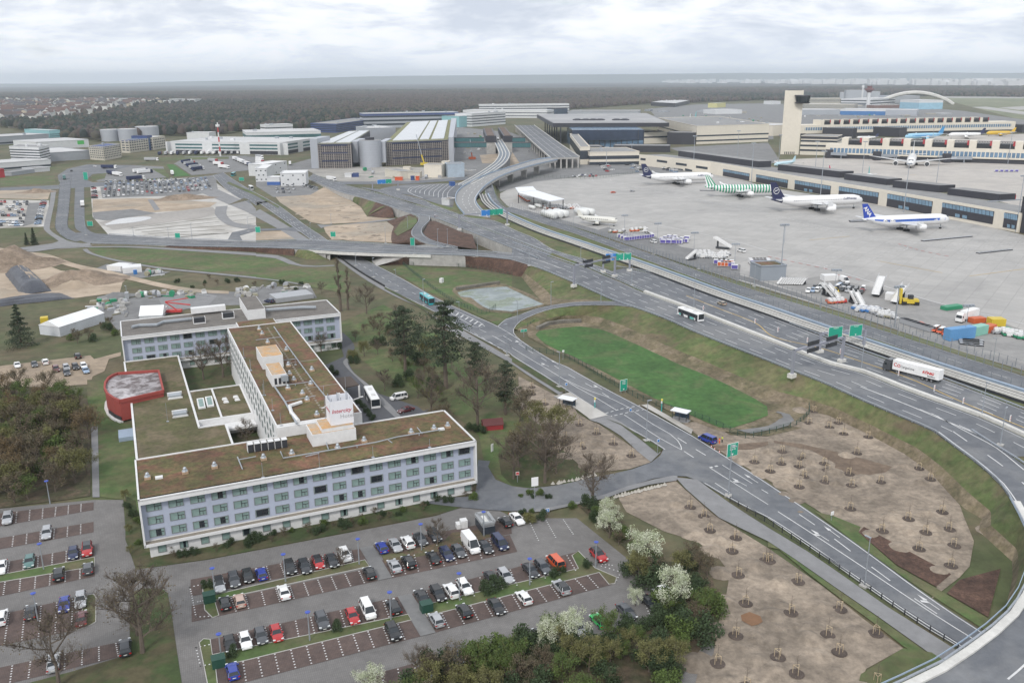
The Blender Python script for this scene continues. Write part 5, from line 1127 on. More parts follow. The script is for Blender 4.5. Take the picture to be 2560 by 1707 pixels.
# ================= buildings of the airport
cl_white=mat('cladding_white',(.62,.63,.64),.7,var=.06,scale=.1);cl_grey=mat('cladding_grey',(.34,.36,.39),.6,var=.06,scale=.1);cl_beige=mat('cladding_beige',(.68,.63,.54),.75,var=.05,scale=.15,world=True)
cl_cream=mat('cladding_cream',(.55,.52,.45),.8,var=.06,scale=.1);cl_teal=mat('cladding_teal',(.25,.47,.5),.6,var=.05,scale=.1);cl_blue=mat('cladding_blue',(.04,.07,.2),.6,var=.08,scale=.2);cl_dark=mat('cladding_dark',(.035,.035,.045),.5,var=.1,scale=.1)
cl_silver=mat('cladding_silver',(.42,.44,.48),.45,metal=.3,var=.04,scale=.1);rf_pale=mat('roof_pale',(.5,.5,.5),.85,var=.12,scale=.05,world=True);rf_grey=mat('roof_grey',(.25,.25,.25),.9,var=.15,scale=.05,world=True)
w_dark=mat('ribbon_dark',(.04,.05,.065),.25,var=.2,scale=.3);w_blue=mat('ribbon_blue',(.13,.22,.33),.2,var=.3,scale=.25,spec=.7);w_teal=mat('ribbon_teal',(.05,.13,.14),.4,var=.2,scale=.2)
def foot(c,p1,p2,p3,z=0.0):
 """visible base corner p1, along to p2, and depth in metres or a third visible corner"""
 P1=at(c,*p1,z)if len(p1)==2 else at(p1[0],p1[1],p1[2],z);P2=at(c,*p2,z)if len(p2)==2 else at(p2[0],p2[1],p2[2],z)
 if isinstance(p3,(int,float)):
  d=(P2-P1).normalized();q_=Vector((-d.y,d.x,0));q_=q_ if q_.y>0 else-q_;D=q_*p3
 else:D=at(c,*p3,z)-P1
 return[P1,P2,P2+D,P1+D]
def grow(f,e):
 c=sum(f,Vector())/len(f);n=len(f);a=sum(f[i].x*f[(i+1)%n].y-f[(i+1)%n].x*f[i].y for i in range(n));s=1 if a>0 else-1;o=[]
 for i in range(n):
  d1=(f[i]-f[i-1]).normalized();d2=(f[(i+1)%n]-f[i]).normalized();n1=Vector((d1.y,-d1.x,0))*s;n2=Vector((d2.y,-d2.x,0))*s;k=1+n1.dot(n2);o.append(f[i]+(n1+n2)*(e/max(.3,k)))
 return o
def bld(name,label,cat,c,p1,p2,p3,top,wallm=cl_white,roofm=rf_pale,bands=(),z0=0.0,h=None,cols=0,group=None,extra=0,colm=None):
 f=foot(c,p1,p2,p3,z0);h=h or hgt(c,(p1[-2]),top,f[0])-z0;t=empty(name,(f[0].x,f[0].y,z0),0,label,cat,group);o=f[0].copy();o.z=0;F_=[p-o for p in f]
 for p in F_:p.z=0
 mb=U_(wallm);mb.prism([tuple(p)for p in F_],-.3,h);PT(mb,'wall',t)
 G_=grow(F_,-.8);mb=U_(roofm);mb.prism([tuple(p)for p in G_],h,h+.12);PT(mb,'roof',t)
 mb=U_(wallm)
 for a,b in zip(F_,F_[1:]+F_[:1]):mb.wall([a+Vector((0,0,h)),b+Vector((0,0,h))],.6,.5)
 PT(mb,'parapet',t)
 for(a,b,m)in bands:
  E_=grow(F_,.12);mb=U_(m);n=len(E_)
  mb.add([Vector((p.x,p.y,a*h))for p in E_]+[Vector((p.x,p.y,b*h))for p in E_],[(i,(i+1)%n,n+(i+1)%n,n+i)for i in range(n)]+[tuple(range(n,2*n))]);PT(mb,'window_band',t)
 if cols:
  mb=U_(colm or wallm);E_=grow(F_,.14)
  for a,b in((E_[0],E_[1]),(E_[3],E_[0]),(E_[1],E_[2])):
   k=max(1,int((b-a).length/cols))
   for i in range(k+1):p=a.lerp(b,i/k);mb.cbox((p.x,p.y,h*.5),(cols*.35,.3,h),(b-a))
  PT(mb,'facade_pier',t)
 if extra:
  rr_=random.Random(len(label));mb=U_(cl_grey)
  for k in range(extra):
   u_,v_=rr_.uniform(.1,.9),rr_.uniform(.15,.85);p=F_[0].lerp(F_[1],u_)+(F_[3]-F_[0])*v_;s=rr_.uniform(2,6);mb=U_(rr_.choice([cl_grey,cl_white,duct]));mb.cbox((p.x,p.y,h+1.2),(s,s*rr_.uniform(.5,1.2),rr_.uniform(1.6,3.5)),F_[1]-F_[0]);PT(mb,'roof_unit',t)
 t['h_']=h;return t,f,h
def B_(n,m=w_dark,lo=.12,hi=.92,fr=.45):return[(lo+(hi-lo)*(i+.25)/n,lo+(hi-lo)*(i+.25+fr)/n,m)for i in range(n)]
bld('cargo_hall','long grey cargo hall with dark ribbon windows at the left edge','warehouse','A',(455,640),(-300,690),60,570,cl_grey,rf_pale,[(.12,.3,w_dark)],extra=3)
bld('cargo_hall','turquoise cargo block rising behind the long grey hall','warehouse','A',(462,625),(562,620),(235,610),540,cl_teal,rf_pale,B_(4,fr=.3)[:3])
t,f,h=bld('cargo_hall','wide white hall with a small green logo on its gable','warehouse','A',(340,720),(820,690),70,648,cl_white,rf_pale)
lg=MB().use(mat('logo_green',(.08,.45,.1),.5,var=0));p=at('A',745,648,9);mobj('logo',(lambda m_:(m_.cbox(p-f[0]+Vector((0,-1.2,0)),(9,.3,5),f[1]-f[0]),m_)[1])(lg).mesh('logo'),t)
bld('cargo_hall','low pale grey hall beside the white office with dark roof edge','warehouse','A',(468,825),(835,800),85,745,cl_grey,rf_pale)
bld('office_building','white office block with dark window bands behind the loading docks','office','A',(380,862),(472,835),(110,850),695,cl_white,rf_grey,B_(5,lo=.2),extra=2)
bld('cargo_hall','white low dock building at the left picture edge','warehouse','A',(470,870),(-300,930),40,805,cl_white,rf_pale,[(.1,.35,w_dark)])
bld('cargo_shed','small white freight shed with flat canopy left of the west road','shed','A',(310,925),(460,910),18,890,cl_white,rf_grey)
bld('cargo_shed','grey flat canopy shed beside the green fence of the west road','shed','A',(110,955),(320,925),14,925,cl_grey,rf_grey)
bld('red_kiosk','small red and white booth at the far left grass','booth','A',(-20,975),(48,970),10,900,mat('booth_red',(.35,.03,.04),.6),rf_grey)
bld('office_building','five-storey beige office with dark roof band at the far junction','office','A',(960,815),(1115,785),(835,805),690,cl_cream,cl_blue,B_(5)+[(.93,1.01,cl_blue)],cols=4,extra=1)
bld('office_building','beige office block with blue attic left of a glass stair tower','office','A',(1195,745),(1365,722),(1125,742),632,cl_cream,cl_blue,B_(4)+[(.92,1.01,cl_blue)],cols=5)
bld('office_building','beige office block right of the dark glass stair tower','office','A',(1410,718),(1520,700),25,605,cl_cream,rf_pale,B_(4),cols=5)
bld('stair_tower','dark blue glass stair tower between two beige offices','office','A',(1366,722),(1410,715),22,590,cl_blue,cl_dark,B_(4,w_blue))
for k,(xa,xb,yb,yt)in enumerate(((905,1060,640,525),(1068,1225,640,520),(1222,1415,615,498))):
 a,b=at('A',xa,yb),at('A',xb,yb);r=(b-a).length/2;c_=(a+b)/2+Vector((0,r,0));h=hgt('A',(xa+xb)/2,yt+8,(a+b)/2);t=empty('storage_drum',(c_.x,c_.y,0),0,'%s of three huge pale grey rounded cargo drums behind the beige offices'%('leftmost','middle','rightmost')[k],'silo','rounded grey cargo drums')
 mb=U_(cl_silver);mb.lathe((0,0,0),[(r,-.3),(r,h)],32);PT(mb,'wall',t);mb=U_(rf_pale);mb.lathe((0,0,0),[(r-1,h),(r-1,h+.3)],32);PT(mb,'roof',t)
bld('cargo_terminal','long white cargo terminal with two teal gallery bands and open docks','warehouse','A',(1575,748),('B',250,762),95,640,cl_white,rf_pale,[(.02,.3,cl_dark),(.42,.56,w_teal),(.7,.84,w_teal)],cols=40,extra=6)  # lowest dark band is painted-in shade of the open docks, not glazing
bld('cargo_terminal','raised white rear deck of the cargo terminal with one teal band','warehouse','B',(-80,660),(600,640),80,560,cl_white,rf_pale,[(.45,.75,w_teal)],extra=3)
bld('office_building','small white office box on the cargo terminal roof level','office','B',(100,600),(345,590),30,490,cl_white,rf_pale,B_(3,fr=.3),extra=2)
bld('office_building','white plant block on the left cargo terminal roof','office','A',(1720,640),(1925,640),25,560,cl_white,rf_pale,(),extra=1)
bld('parking_deck','dark blue office and deck block with long open galleries behind the garage','office','B',(740,560),(1112,500),(505,552),480,cl_blue,rf_grey,B_(4,w_dark,.1,.95),extra=3)
bld('cargo_hall','very long grey building with three window rows behind the garage','office','B',(990,520),(1860,500),45,385,cl_silver,rf_pale,B_(3)+[(.85,.97,cl_blue)],extra=3)
bld('office_building','turquoise glass block right of the long grey building','office','B',(1865,510),(1980,500),40,410,cl_teal,rf_pale)
bld('office_building','white office block with window rows beside the turquoise block','office','B',(1982,505),(2290,480),40,385,cl_white,rf_pale,B_(4,fr=.35),extra=2)
bld('office_building','long white flat-roofed building with small square windows behind the station','office','B',(1900,420),('C',322,425),60,352,cl_white,rf_pale,B_(2,fr=.25),extra=2)
bld('office_building','farthest long white building with black ribbon windows before the forest','office','B',(2050,380),('C',525,372),45,302,cl_white,rf_pale,B_(3,fr=.4),extra=4)
bld('office_building','dark grey office cube left of the terminal roof','office','C',(395,400),(510,395),(320,395),335,cl_dark,rf_grey,B_(6,w_blue,fr=.3))
bld('cargo_hall','wide grey warehouse behind the dark terminal roof','warehouse','C',(515,410),(1165,410),120,365,cl_grey,rf_grey,extra=2)
bld('cargo_hall','dark warehouse with pale roof standing before the forest','warehouse','C',(1500,325),(1630,293),(1275,312),290,cl_dark,rf_pale)
bld('works_hall','yellow and white works hall far behind the terminal','warehouse','C',(1880,330),(1960,325),30,290,mat('yellow_wall',(.55,.52,.25),.8),rf_pale)
bld('works_hall','low white hall behind the parked tails right of the terminal','warehouse','C',(1865,390),(2110,385),60,352,cl_white,rf_pale)

for(p1,p2,dp,tp,lb,bm_)in(((230,1050),(462,1045),26,935,'large white three-storey site office cube with tiny square windows',0),((0,1010),(105,1008),40,890,'white site office stack left of the small blue-based container office',0),((80,960),(290,925),18,852,'white site office block farthest behind the other two',0),((105,1040),(220,1040),12,970,'small two-storey container office with blue lower floor',1)):
 t,f,h=bld('site_office',lb,'site office','B',p1,p2,dp,tp,cl_white,mat('roof_white',(.7,.7,.7),.8,var=.05),[(.0,.45,mat('container_blue',(.05,.12,.35),.6))]if bm_ else[])
 for r in range(3):
  for k in range(5):
   p=f[0].lerp(f[1],(k+.5)/5)-f[0];mb=U_(w_dark);mb.cbox((p.x,p.y,0),(1.2,.25,1.0),f[1]-f[0]);mobj('window',mb.mesh('window'),t,(0,0,h*(r+.55)/3))if(r+k)%2==0 and not bm_ else None
for(p1,p2,dp,tp,wm,lb)in(((1185,960),(1330,985),14,895,cl_cream,'cream low site shed with grey roof beside the garage'),((1365,980),(1505,980),12,925,cl_cream,'small cream site shed right of a larger cream shed'),((1545,970),(1705,972),16,855,cl_beige,'beige site block with a dark recess by the garage corner'),((1762,970),(1915,965),16,850,mat('container_lightblue',(.38,.45,.52),.7),'light blue and beige container block with outside stair'),((1706,900),(1765,900),14,828,cl_beige,'tall narrow beige shed between two site blocks'),((1705,1220),(1775,1228),8,1165,cl_white,'small white hut with brown roof by the bus parking'),((815,970),(875,970),6,938,cl_white,'white container beside a blue container on the works ground'),((878,968),(945,966),6,938,cl_blue,'blue container beside a white container on the works ground'),((1790,1050),(1828,1048),5,1018,mat('container_blue',(.05,.12,.35),.6),'blue container at the edge of the striped bus parking'),((1350,905),(1410,905),8,878,cl_beige,'small beige hut in front of the garage grid'),((1275,998),(1345,998),4,972,cpaint('orange'),'orange container in a row by the works road'),((1465,997),(1497,997),4,965,cpaint('orange'),'small orange cabin next to a blue cabin'),((1420,997),(1450,997),4,962,cl_blue,'small dark blue cabin next to an orange cabin')):
 bld('site_shed',lb,'shed','B',p1,p2,dp,tp,wm,rf_grey if 'brown' not in lb else sedum)

def garage(pR,pL,top,bR,bL,label):
 P1=at('B',*pR);P2=at('B',*pL);h=hgt('B',pR[0],top,P1);P3=at('B',*bR,h);P4=at('B',*bL,h);P3.z=P4.z=0;t=empty('parking_garage',(P1.x,P1.y,0),0,label,'garage');o=P1
 F_=[P1-o,P2-o,P4-o,P3-o]
 mb=U_(cl_dark);mb.prism([tuple(p)for p in F_],0,h-.6);PT(mb,'wall',t)
 mb=U_(rf_grey);mb.prism([tuple(p)for p in F_],h-.6,h);PT(mb,'roof',t)
 grid=mat('facade_grid',(.3,.27,.25),.7,var=.05);mb=U_(grid);a,b=F_[0]+Vector((0,-.3,0)),F_[1]+Vector((0,-.3,0));k=int((b-a).length/2.2)
 for i in range(k+1):p=a.lerp(b,i/k);mb.cbox((p.x,p.y,h*.47),(.5 if i%4 else .9,.25,h*.94),b-a)
 for j in range(14):zz1=h*.95*(j+.5)/14;p=(a+b)/2;mb.cbox((p.x,p.y-.1,zz1),((b-a).length,.2,.35),b-a)
 PT(mb,'facade_grid',t)
 mb=U_(mat('garage_band',(.03,.04,.09),.5))
 for zz1 in(.93,.62,.3):p=(a+b)/2;mb=U_(mat('garage_band',(.03,.04,.09),.5));mb.cbox((p.x,p.y-.25,h*zz1),((b-a).length*.8,.3,h*.05),b-a);PT(mb,'facade_band',t)
 return t,o,F_,h
def panels(t,F_,h,strips):
 pm=mat('solar_panel_pale',(.6,.62,.64),.35,var=.06,scale=.2,tile=(5.0,3.0,.8,.25,.05));gm=mat('roof_moss',(.2,.2,.1),.9,var=.2)
 mb=U_(gm);mb.poly([F_[0]+Vector((0,0,h+.05)),F_[1]+Vector((0,0,h+.05)),F_[2]+Vector((0,0,h+.05)),F_[3]+Vector((0,0,h+.05))]);PT(mb,'planted_roof',t)
 for(a,b)in strips:
  q0,q1=F_[1].lerp(F_[0],a),F_[1].lerp(F_[0],b);q3,q2=F_[2].lerp(F_[3],a),F_[2].lerp(F_[3],b)
  mb=U_(pm);m0,m1,m2,m3=(q0.lerp(q3,.03),q1.lerp(q2,.03),q1.lerp(q2,.97),q0.lerp(q3,.97));mb.prism([tuple(x)for x in(m0,m1,m2,m3)],h+.1,h+.8);PT(mb,'solar_array',t)
t,o,F_,h=garage((1768,832),(1197,862),622,(1790,440),(1385,462),'right block of the parking garage with pale panel roof and grid facade');GH=h;G1=(o,F_)
panels(t,F_,h,((.1,.5),(.53,.68),(.72,.93)))
mb=U_(cl_silver);a,b=F_[0],F_[3];d=Vector((6,0,0));mb.prism([tuple(a+Vector((.5,0,0))),tuple(a+d),tuple(b+d+Vector((3,0,0))),tuple(b+Vector((.5,0,0)))],0,h+2.5);PT(mb,'end_wall',t)
t,o,F_,h2=garage((880,882),(582,887),655,(1045,540),(850,548),'left block of the parking garage with sloping pale panel roof')
panels(t,F_,h2,((.05,.45),(.52,.97)))
mb=U_(cl_silver);a=F_[1];mb.prism([tuple(a+Vector((-.5,0,0))),tuple(a+Vector((-8.5,2,0))),tuple(a+Vector((-7,45,0))),tuple(a+Vector((4,45,0)))],0,h2+5);PT(mb,'end_wall',t)
a,b=at('B',942,880),at('B',1140,880);r=(b-a).length/2;c_=(a+b)/2+Vector((0,r,0));t=empty('ramp_tower',(c_.x,c_.y,0),0,'round silver ramp tower in the middle of the parking garage','tower');h=hgt('B',1040,632,(a+b)/2)
mb=U_(cl_silver);mb.lathe((0,0,0),[(r,0),(r,h)],40);PT(mb,'wall',t);mb=U_(rf_grey);mb.lathe((0,0,0),[(r-.6,h),(r-.6,h+.2)],40);PT(mb,'roof',t);mb=U_(cl_dark);mb.lathe((0,0,h+.2),[(r*.42,0),(r*.42,2.6)],24);PT(mb,'roof_drum',t)
mb=U_(steel)
for k in range(10):mb.lathe((0,0,h*(k+.5)/10),[(r+.06,0),(r+.06,.12)],40)
PT(mb,'cladding_joint',t)
for(x0,x1,yt)in((882,942,640),(1140,1195,640)):
 a,b=at('B',x0,868),at('B',x1,868);mb=U_(cl_silver);d=Vector((0,55,0));oo=Vector((c_.x,c_.y,0));mb.prism([tuple(a-oo),tuple(b-oo),tuple(b+d-oo),tuple(a+d-oo)],4,hgt('B',x0,yt,a));PT(mb,'side_panel',t)
bld('plant_building','silver plant building with curved tower behind the garage ramps','plant building','B',(1050,700),(1290,690),60,520,cl_silver,rf_pale,extra=5)

st=empty('people_mover_station',at('Q',870,500),0,'twin dark-fronted people mover station on tall concrete piers','station')
o=st.location.copy();zs=0
for(x0,x1,yb,yt,x0b,x1b,ybk)in((802,935,500,330,758,880,125),(1060,1178,480,325,975,1070,110)):
 a,b=at('Q',x0,yb),at('Q',x1,yb);h=hgt('Q',x0,yt,a);h1=hgt('Q',x0,235,a);c1,c2=at('Q',x1b,ybk,h1),at('Q',x0b,ybk,h1);c1.z=c2.z=0;f=[tuple(p-o)for p in(a,b,c1,c2)]
 mb=U_(conc);mb.prism(f,0,h);PT(mb,'pier_block',st);e=[Vector(p)for p in f];e=grow(e,.8);mb=U_(cl_dark);mb.prism([tuple(p)for p in e],h,h1);PT(mb,'platform_hall',st);e=grow(e,-2);mb=U_(mat('brown_roof',(.13,.09,.07),.9,var=.3,scale=.2));mb.prism([tuple(p)for p in e],h1,h1+.3);PT(mb,'roof',st)
 SH=h
def box_between(name,label,cat,a,b,wd,z0,z1,m,group=None,bm_=None):
 t=empty(name,(a.x,a.y,0),0,label,cat,group);p=Vector((0,0,z0));q_=Vector((b.x-a.x,b.y-a.y,z0));mb=U_(m);mb.wall([p,q_],wd,z1-z0);PT(mb,'tube',t);mb=U_(bm_ or dark);mb.wall([p,q_],wd+.4,.5,z1-z0);mb.wall([p,q_],wd+.4,.5,-.5);PT(mb,'edge_beam',t);return t
for(x0,y0,y1,x1,lb)in((333,400,340,800,'lower'),(333,318,265,765,'upper')):
 a=at('Q',x0,620);a=at('Q',x0,620);za=hgt('Q',x0,y0,at('Q',x0,600 if lb=='lower' else 560));base=at('Q',x0,600 if lb=='lower' else 560);zb=hgt('Q',x0,y1,base);base2=Vector((at('Q',x1,y0,za).x,base.y,0));box_between('footbridge','%s glazed footbridge between the garage and the people mover station'%lb,'footbridge',base,base2,4,za,zb,w_teal,'glazed footbridges')
 b1=Vector((at('Q',1180,y0,za).x,base.y-8,0));b2=Vector((at('Q',1450 if lb=='lower' else 1370,y0,za).x,base.y-8,0));box_between('footbridge','%s glazed footbridge between the people mover station and the terminal ramp'%lb,'footbridge',b1,b2,4,za,zb,w_teal,'glazed footbridges')

zt=hgt('Q',1520,450,at('Q',1560,600));zt=max(8,min(zt,13));ZT=11.0
rampL=L('Q',1740,560,1480,330,1215,80,z=ZT);rampR=L('Q',2165,545,1900,370,1500,80,z=ZT)
tr=empty('terminal_ramp',(rampL[0].x,rampL[0].y,0),0,'wide elevated road on rows of concrete piers in front of the terminal','ramp');o=tr.location
A_,Bq=equal(rampL,24),equal(rampR,24);mb=U_(a_asph);mb.strip([p-o for p in A_],[p-o for p in Bq]);mb.use(conc);n=24
for e in(A_,Bq):mb.add([p-o for p in e]+[p-o-Vector((0,0,1.6))for p in e],[(i,i+1,n+i+1,n+i)for i in range(n-1)])
mb.add([p-o-Vector((0,0,1.6))for p in A_+Bq],[(i,i+1,n+i+1,n+i)for i in range(n-1)]);mb.add([A_[0]-o,Bq[0]-o,Bq[0]-o-Vector((0,0,1.6)),A_[0]-o-Vector((0,0,1.6))],[(0,1,2,3)]);PT(mb,'deck',tr)
mb=U_(conc_w);mb.wall([p-o for p in A_],.5,1.0);PT(mb,'parapet',tr);mb=U_(conc_w);mb.wall([p-o for p in Bq],.5,1.0);PT(mb,'parapet',tr)
for k in range(20):
 p=along(A_,arc(A_)[-1]*(k+.5)/20)[0];mb=U_(conc);mb.cbox((p.x-o.x+1.2,p.y-o.y,(ZT-1.6)/2),(1.2,1.6,ZT-1.6));PT(mb,'column',tr)
mb=U_(paint)
for t_ in(.25,.5,.75):
 c_=[A_[i].lerp(Bq[i],t_)-o+Vector((0,0,.05))for i in range(24)];mb.ribbon(c_,.3)
PT(mb,'lane_line',tr)
for k in range(5):p=Bq[0].lerp(A_[0],(k+.2)/5);mb=U_(conc);mb.cbox((p.x-o.x,p.y-o.y+1,(ZT-1.6)/2),(1.6,1.6,ZT-1.6));PT(mb,'column',tr)

zv=[ZT,ZT,10.4,9.2,7.8,6.4,5.6,ZR,ZR]
VL=smooth(L('Q',1740,560,1480,600,1180,690,830,800,500,960,370,1070,345,1180,370,1265,470,1390,z=zv),8);VR=smooth(L('Q',1840,590,1500,670,1200,760,960,860,780,980,690,1080,640,1180,690,1290,850,1440,z=zv),8)
vd=empty('curved_viaduct',(VL[0].x,VL[0].y,0),0,'curved concrete viaduct road sweeping from the motorway up to the terminal','viaduct');o=vd.location;n=60;A_,Bq=equal(VL,n),equal(VR,n)
mb=U_(mat('pale_deck',(.27,.27,.27),.9,var=.08,scale=.05,world=True));mb.strip([p-o+Vector((0,0,.1))for p in A_],[p-o+Vector((0,0,.1))for p in Bq]);mb.use(conc)
for e in(A_,Bq):mb.add([p-o+Vector((0,0,.1))for p in e]+[p-o-Vector((0,0,1.7))for p in e],[(i,i+1,n+i+1,n+i)for i in range(n-1)])
mb.add([p-o-Vector((0,0,1.7))for p in A_+Bq],[(i,i+1,n+i+1,n+i)for i in range(n-1)]);PT(mb,'deck',vd)
for e in(A_,Bq):mb=U_(steel_b);mb.wall([p-o+Vector((0,0,.1))for p in e],.4,1.1);PT(mb,'parapet',vd)
line((A_,Bq),inset=1.6,lay=4,wd=.4);MK2=MB().use(paint)
for t_ in(.35,.65):line((A_,Bq),t=t_,lay=4,dash=(6,8),wd=.35,mb=MK2)
line((A_,Bq),inset=-1.6,lay=4,wd=.4,mb=MK2);MK2.v=[tuple(Vector(v)-o)for v in MK2.v];mobj('lane_line',MK2.mesh('lane_line'),vd)
for s_ in(40,75,110,145,180):
 p=along([a.lerp(b,.5)for a,b in zip(A_,Bq)],s_);mb=U_(conc);mb.cbox((p[0].x-o.x,p[0].y-o.y,(p[0].z-1.7)/2),(2.2,5,p[0].z-1.7),p[1]);PT(mb,'column',vd)

zg=[SH,SH,SH-.5,SH-1.5,SH-3,SH-5,8.2,7]
gl_=smooth(L('Q',960,290,1040,440,1060,520,1010,620,900,710,750,810,600,900,480,960,z=zg),8);gw=empty('people_mover_guideway',(gl_[0].x,gl_[0].y,0),0,'white-edged curved double guideway leaving the people mover station','guideway');o=gw.location
def off(pts,d_):
 o_=[]
 for i,p in enumerate(pts):d=pts[min(i+1,len(pts)-1)]-pts[max(i-1,0)];d.z=0;d.normalize();o_.append(p+Vector((-d.y,d.x,0))*d_)
 return o_
def rel(pts,o,dz=0):return[p-o+Vector((0,0,dz))for p in pts]
mb=U_(mat('guideway_bed',(.2,.23,.27),.8));mb.wall(rel(gl_,o),10.5,1.4,-1.4);PT(mb,'deck',gw)
for dd_ in(-5.4,-1.7,1.7,5.4):mb=U_(conc_w);mb.wall(rel(off(gl_,dd_),o),.7,1.0);PT(mb,'guide_wall',gw)
S_=arc(gl_)
for s_ in range(20,int(S_[-1]),32):p=along(gl_,s_);mb=U_(conc);mb.cbox((p[0].x-o.x,p[0].y-o.y,(p[0].z-1.4)/2),(2,4.5,p[0].z-1.4),p[1]);PT(mb,'column',gw)
p,d=along(gl_,24);pm_=empty('people_mover_train',(p.x,p.y,p.z),hd_of(d),'short white people mover train on the curved guideway','train');mb=U_(cl_white);loft(mb,[[(x,s*1.35,zz1)for s,zz1 in((1,.3),(1,3.2),(.7,3.7),(-.7,3.7),(-1,3.2),(-1,.3))]for x in(-9,9)]);PT(mb,'body',pm_);mb=U_(glass);mb.box(9,9.05,-1.1,1.1,1.5,3.0);PT(mb,'windscreen',pm_)

rw=smooth(L('Q',740,1090,800,1210,960,1340,z=6.2)+L('G',0,175,260,285,600,400,900,505,1200,610,1500,720,1900,868,2350,1022,z=6.2)+L('H',350,1145,1100,1400,1500,1535,2500,1860,z=6.2),8)
tg=empty('guideway_trough',(rw[0].x,rw[0].y,0),0,'long pale concrete guideway running along the motorway in front of the apron','guideway');o=tg.location
mb=U_(mat('trough_bed',(.13,.13,.13),.9));mb.wall(rel(rw,o),4.4,1.2,-1.2);PT(mb,'deck',tg)
for dd_ in(-2.2,-.2,2.1):mb=U_(conc_w);mb.wall(rel(off(rw,dd_),o),.35,.5);PT(mb,'guide_wall',tg)
mb=U_(dark);mb.wall(rel(off(rw,-2.5),o),.2,1.1,-1.2);PT(mb,'gap_shade_strip',tg)  # solid dark strip painted in for the shade of the gap beneath the guideway
gb=up(off(rw,4.2),-.4);bt=empty('steel_barrier',(gb[0].x,gb[0].y,0),0,'broad light blue steel barrier between guideway and service road','barrier');o=bt.location;mb=U_(steel_b);mb.wall(rel(gb,o),.9,1.5,-.4);PT(mb,'panel',bt)
# ================= terminal, piers, tower
T0=at('C',445,668);h=hgt('C',445,508,T0);hh=hgt('C',445,472,T0)
tm=empty('terminal',(T0.x,T0.y,0),0,'large glass terminal hall under a huge dark overhanging flat roof','terminal');o=tm.location.copy()
def tl(c,x,y,z):return at(c,x,y,z)-o
rfp=[tl('C',375,508,h),tl('C',1442,505,h),tl('C',1240,408,h),tl('C',228,420,h)]
mb=U_(cl_dark);mb.prism([tuple(p)for p in rfp],h,hh);PT(mb,'roof',tm);mb=U_(mat('terminal_roof',(.36,.36,.36),.9,var=.08,scale=.02,c2=(.3,.3,.31)));g=grow([Vector((p.x,p.y,0))for p in rfp],-1.5);mb.prism([tuple(p)for p in g],hh,hh+.3);PT(mb,'roof_membrane',tm)
for k,x in enumerate((600,675,745,810,960,1035)):p=tl('C',x,446,hh);mb=U_(cl_dark);mb.lathe((p.x,p.y,hh+.3),[(7,0),(7,1.2),(3,2.4)],12);PT(mb,'roof_dome',tm)
for x in(410,445):p=tl('C',x,668 if x==445 else 640,0);mb=U_(dark);mb.box(p.x-.9,p.x+.9,p.y-.9,p.y+.9,0,h);PT(mb,'column',tm)
for k in range(5):p=(tl('C',410,640,0)).lerp(tl('C',300,560,0),(k+.8)/5);mb=U_(dark);mb.box(p.x-.8,p.x+.8,p.y-.8,p.y+.8,0,h);PT(mb,'column',tm)
ga,gb_=tl('C',550,700,0),tl('C',1205,700,0);gd=Vector((0,110,0))
mb=U_(w_blue);mb.prism([tuple(ga),tuple(gb_),tuple(gb_+gd),tuple(ga+gd)],0,h);PT(mb,'glass_hall',tm)
mb=U_(mat('glass_night',(.03,.045,.08),.12,var=.2,scale=.05,spec=.8));mb.box(ga.x-.3,gb_.x+.3,min(ga.y,gb_.y)-.6,ga.y+60,h*.45,h-.1);PT(mb,'upper_glazing',tm)
for k in range(14):p=ga.lerp(gb_,k/13);mb=U_(dark);mb.box(p.x-.35,p.x+.35,p.y-1.6,p.y-.5,0,h);PT(mb,'mullion',tm)
bld('annexe_building','cream curved annexe block at the right end of the terminal glass','building','C',(1205,662),(1422,655),40,560,cl_beige,rf_grey,[(.52,.66,w_dark)])
bld('annexe_building','black glass box between the cream annexe and the long beige terminal','building','C',(1422,665),(1680,668),35,560,cl_dark,rf_grey)
bld('terminal_building','large beige terminal wing with horizontal dark slots left of the tower','building','C',(1690,665),(2350,640),(1335,560),500,cl_beige,rf_grey,[(.14,.22,w_dark),(.42,.5,w_dark)],extra=4)
bld('terminal_building','long beige upper storey running back behind the terminal wing','building','C',(1840,560),(2390,590),60,470,cl_beige,rf_pale,(),extra=5)
bld('pier_building','beige stair block at the end of the elevated terminal road','building','C',(625,852),(712,850),(530,700),690,cl_beige,rf_grey,[(.3,.8,w_dark)])
bld('pier_building','low beige terminal front with two dark glazed strips behind parked cars','building','C',(712,858),(1165,850),60,740,cl_beige,rf_grey,[(.02,.25,w_dark),(.45,.72,w_dark)],extra=2)
bld('pier_building','black flat roof block on the terminal front nearest the glass hall','building','C',(700,730),(850,728),40,690,cl_dark,rf_grey)
bld('pier_building','long black roof block behind the low beige terminal front','building','C',(930,735),(1450,738),30,680,cl_dark,rf_grey)

base=[at('C',1165,858),at('C',1820,935),at('D',245,1085),at('D',1020,1225),at('D',2295,1475)]
hp_=0.5*(hgt('D',620,1020,at('D',620,1155))+hgt('C',1165,742,base[0]));hp_=hgt('D',1050,1095,at('D',1050,1232))
pa=empty('terminal_pier',(base[0].x,base[0].y,0),0,'long beige airport pier with slanted blue glazed bays facing the wide apron','terminal pier');o=pa.location.copy();D_=Vector((base[-1]-base[1]));D_.z=0;D_.normalize();Nv=Vector((-D_.y,D_.x,0));Nv=Nv if Nv.y>0 else-Nv
Bs=[p-o for p in base];Bk=[p+Nv*30 for p in Bs]
mb=U_(cl_beige);mb.prism([tuple(p)for p in Bs+Bk[::-1]],0,hp_);PT(mb,'wall',pa);mb=U_(rf_grey);e=[p+Nv*1.2 for p in Bs]+[p-Nv*1.2 for p in Bk[::-1]];mb.prism([tuple(p)for p in e],hp_,hp_+.15);PT(mb,'roof',pa)
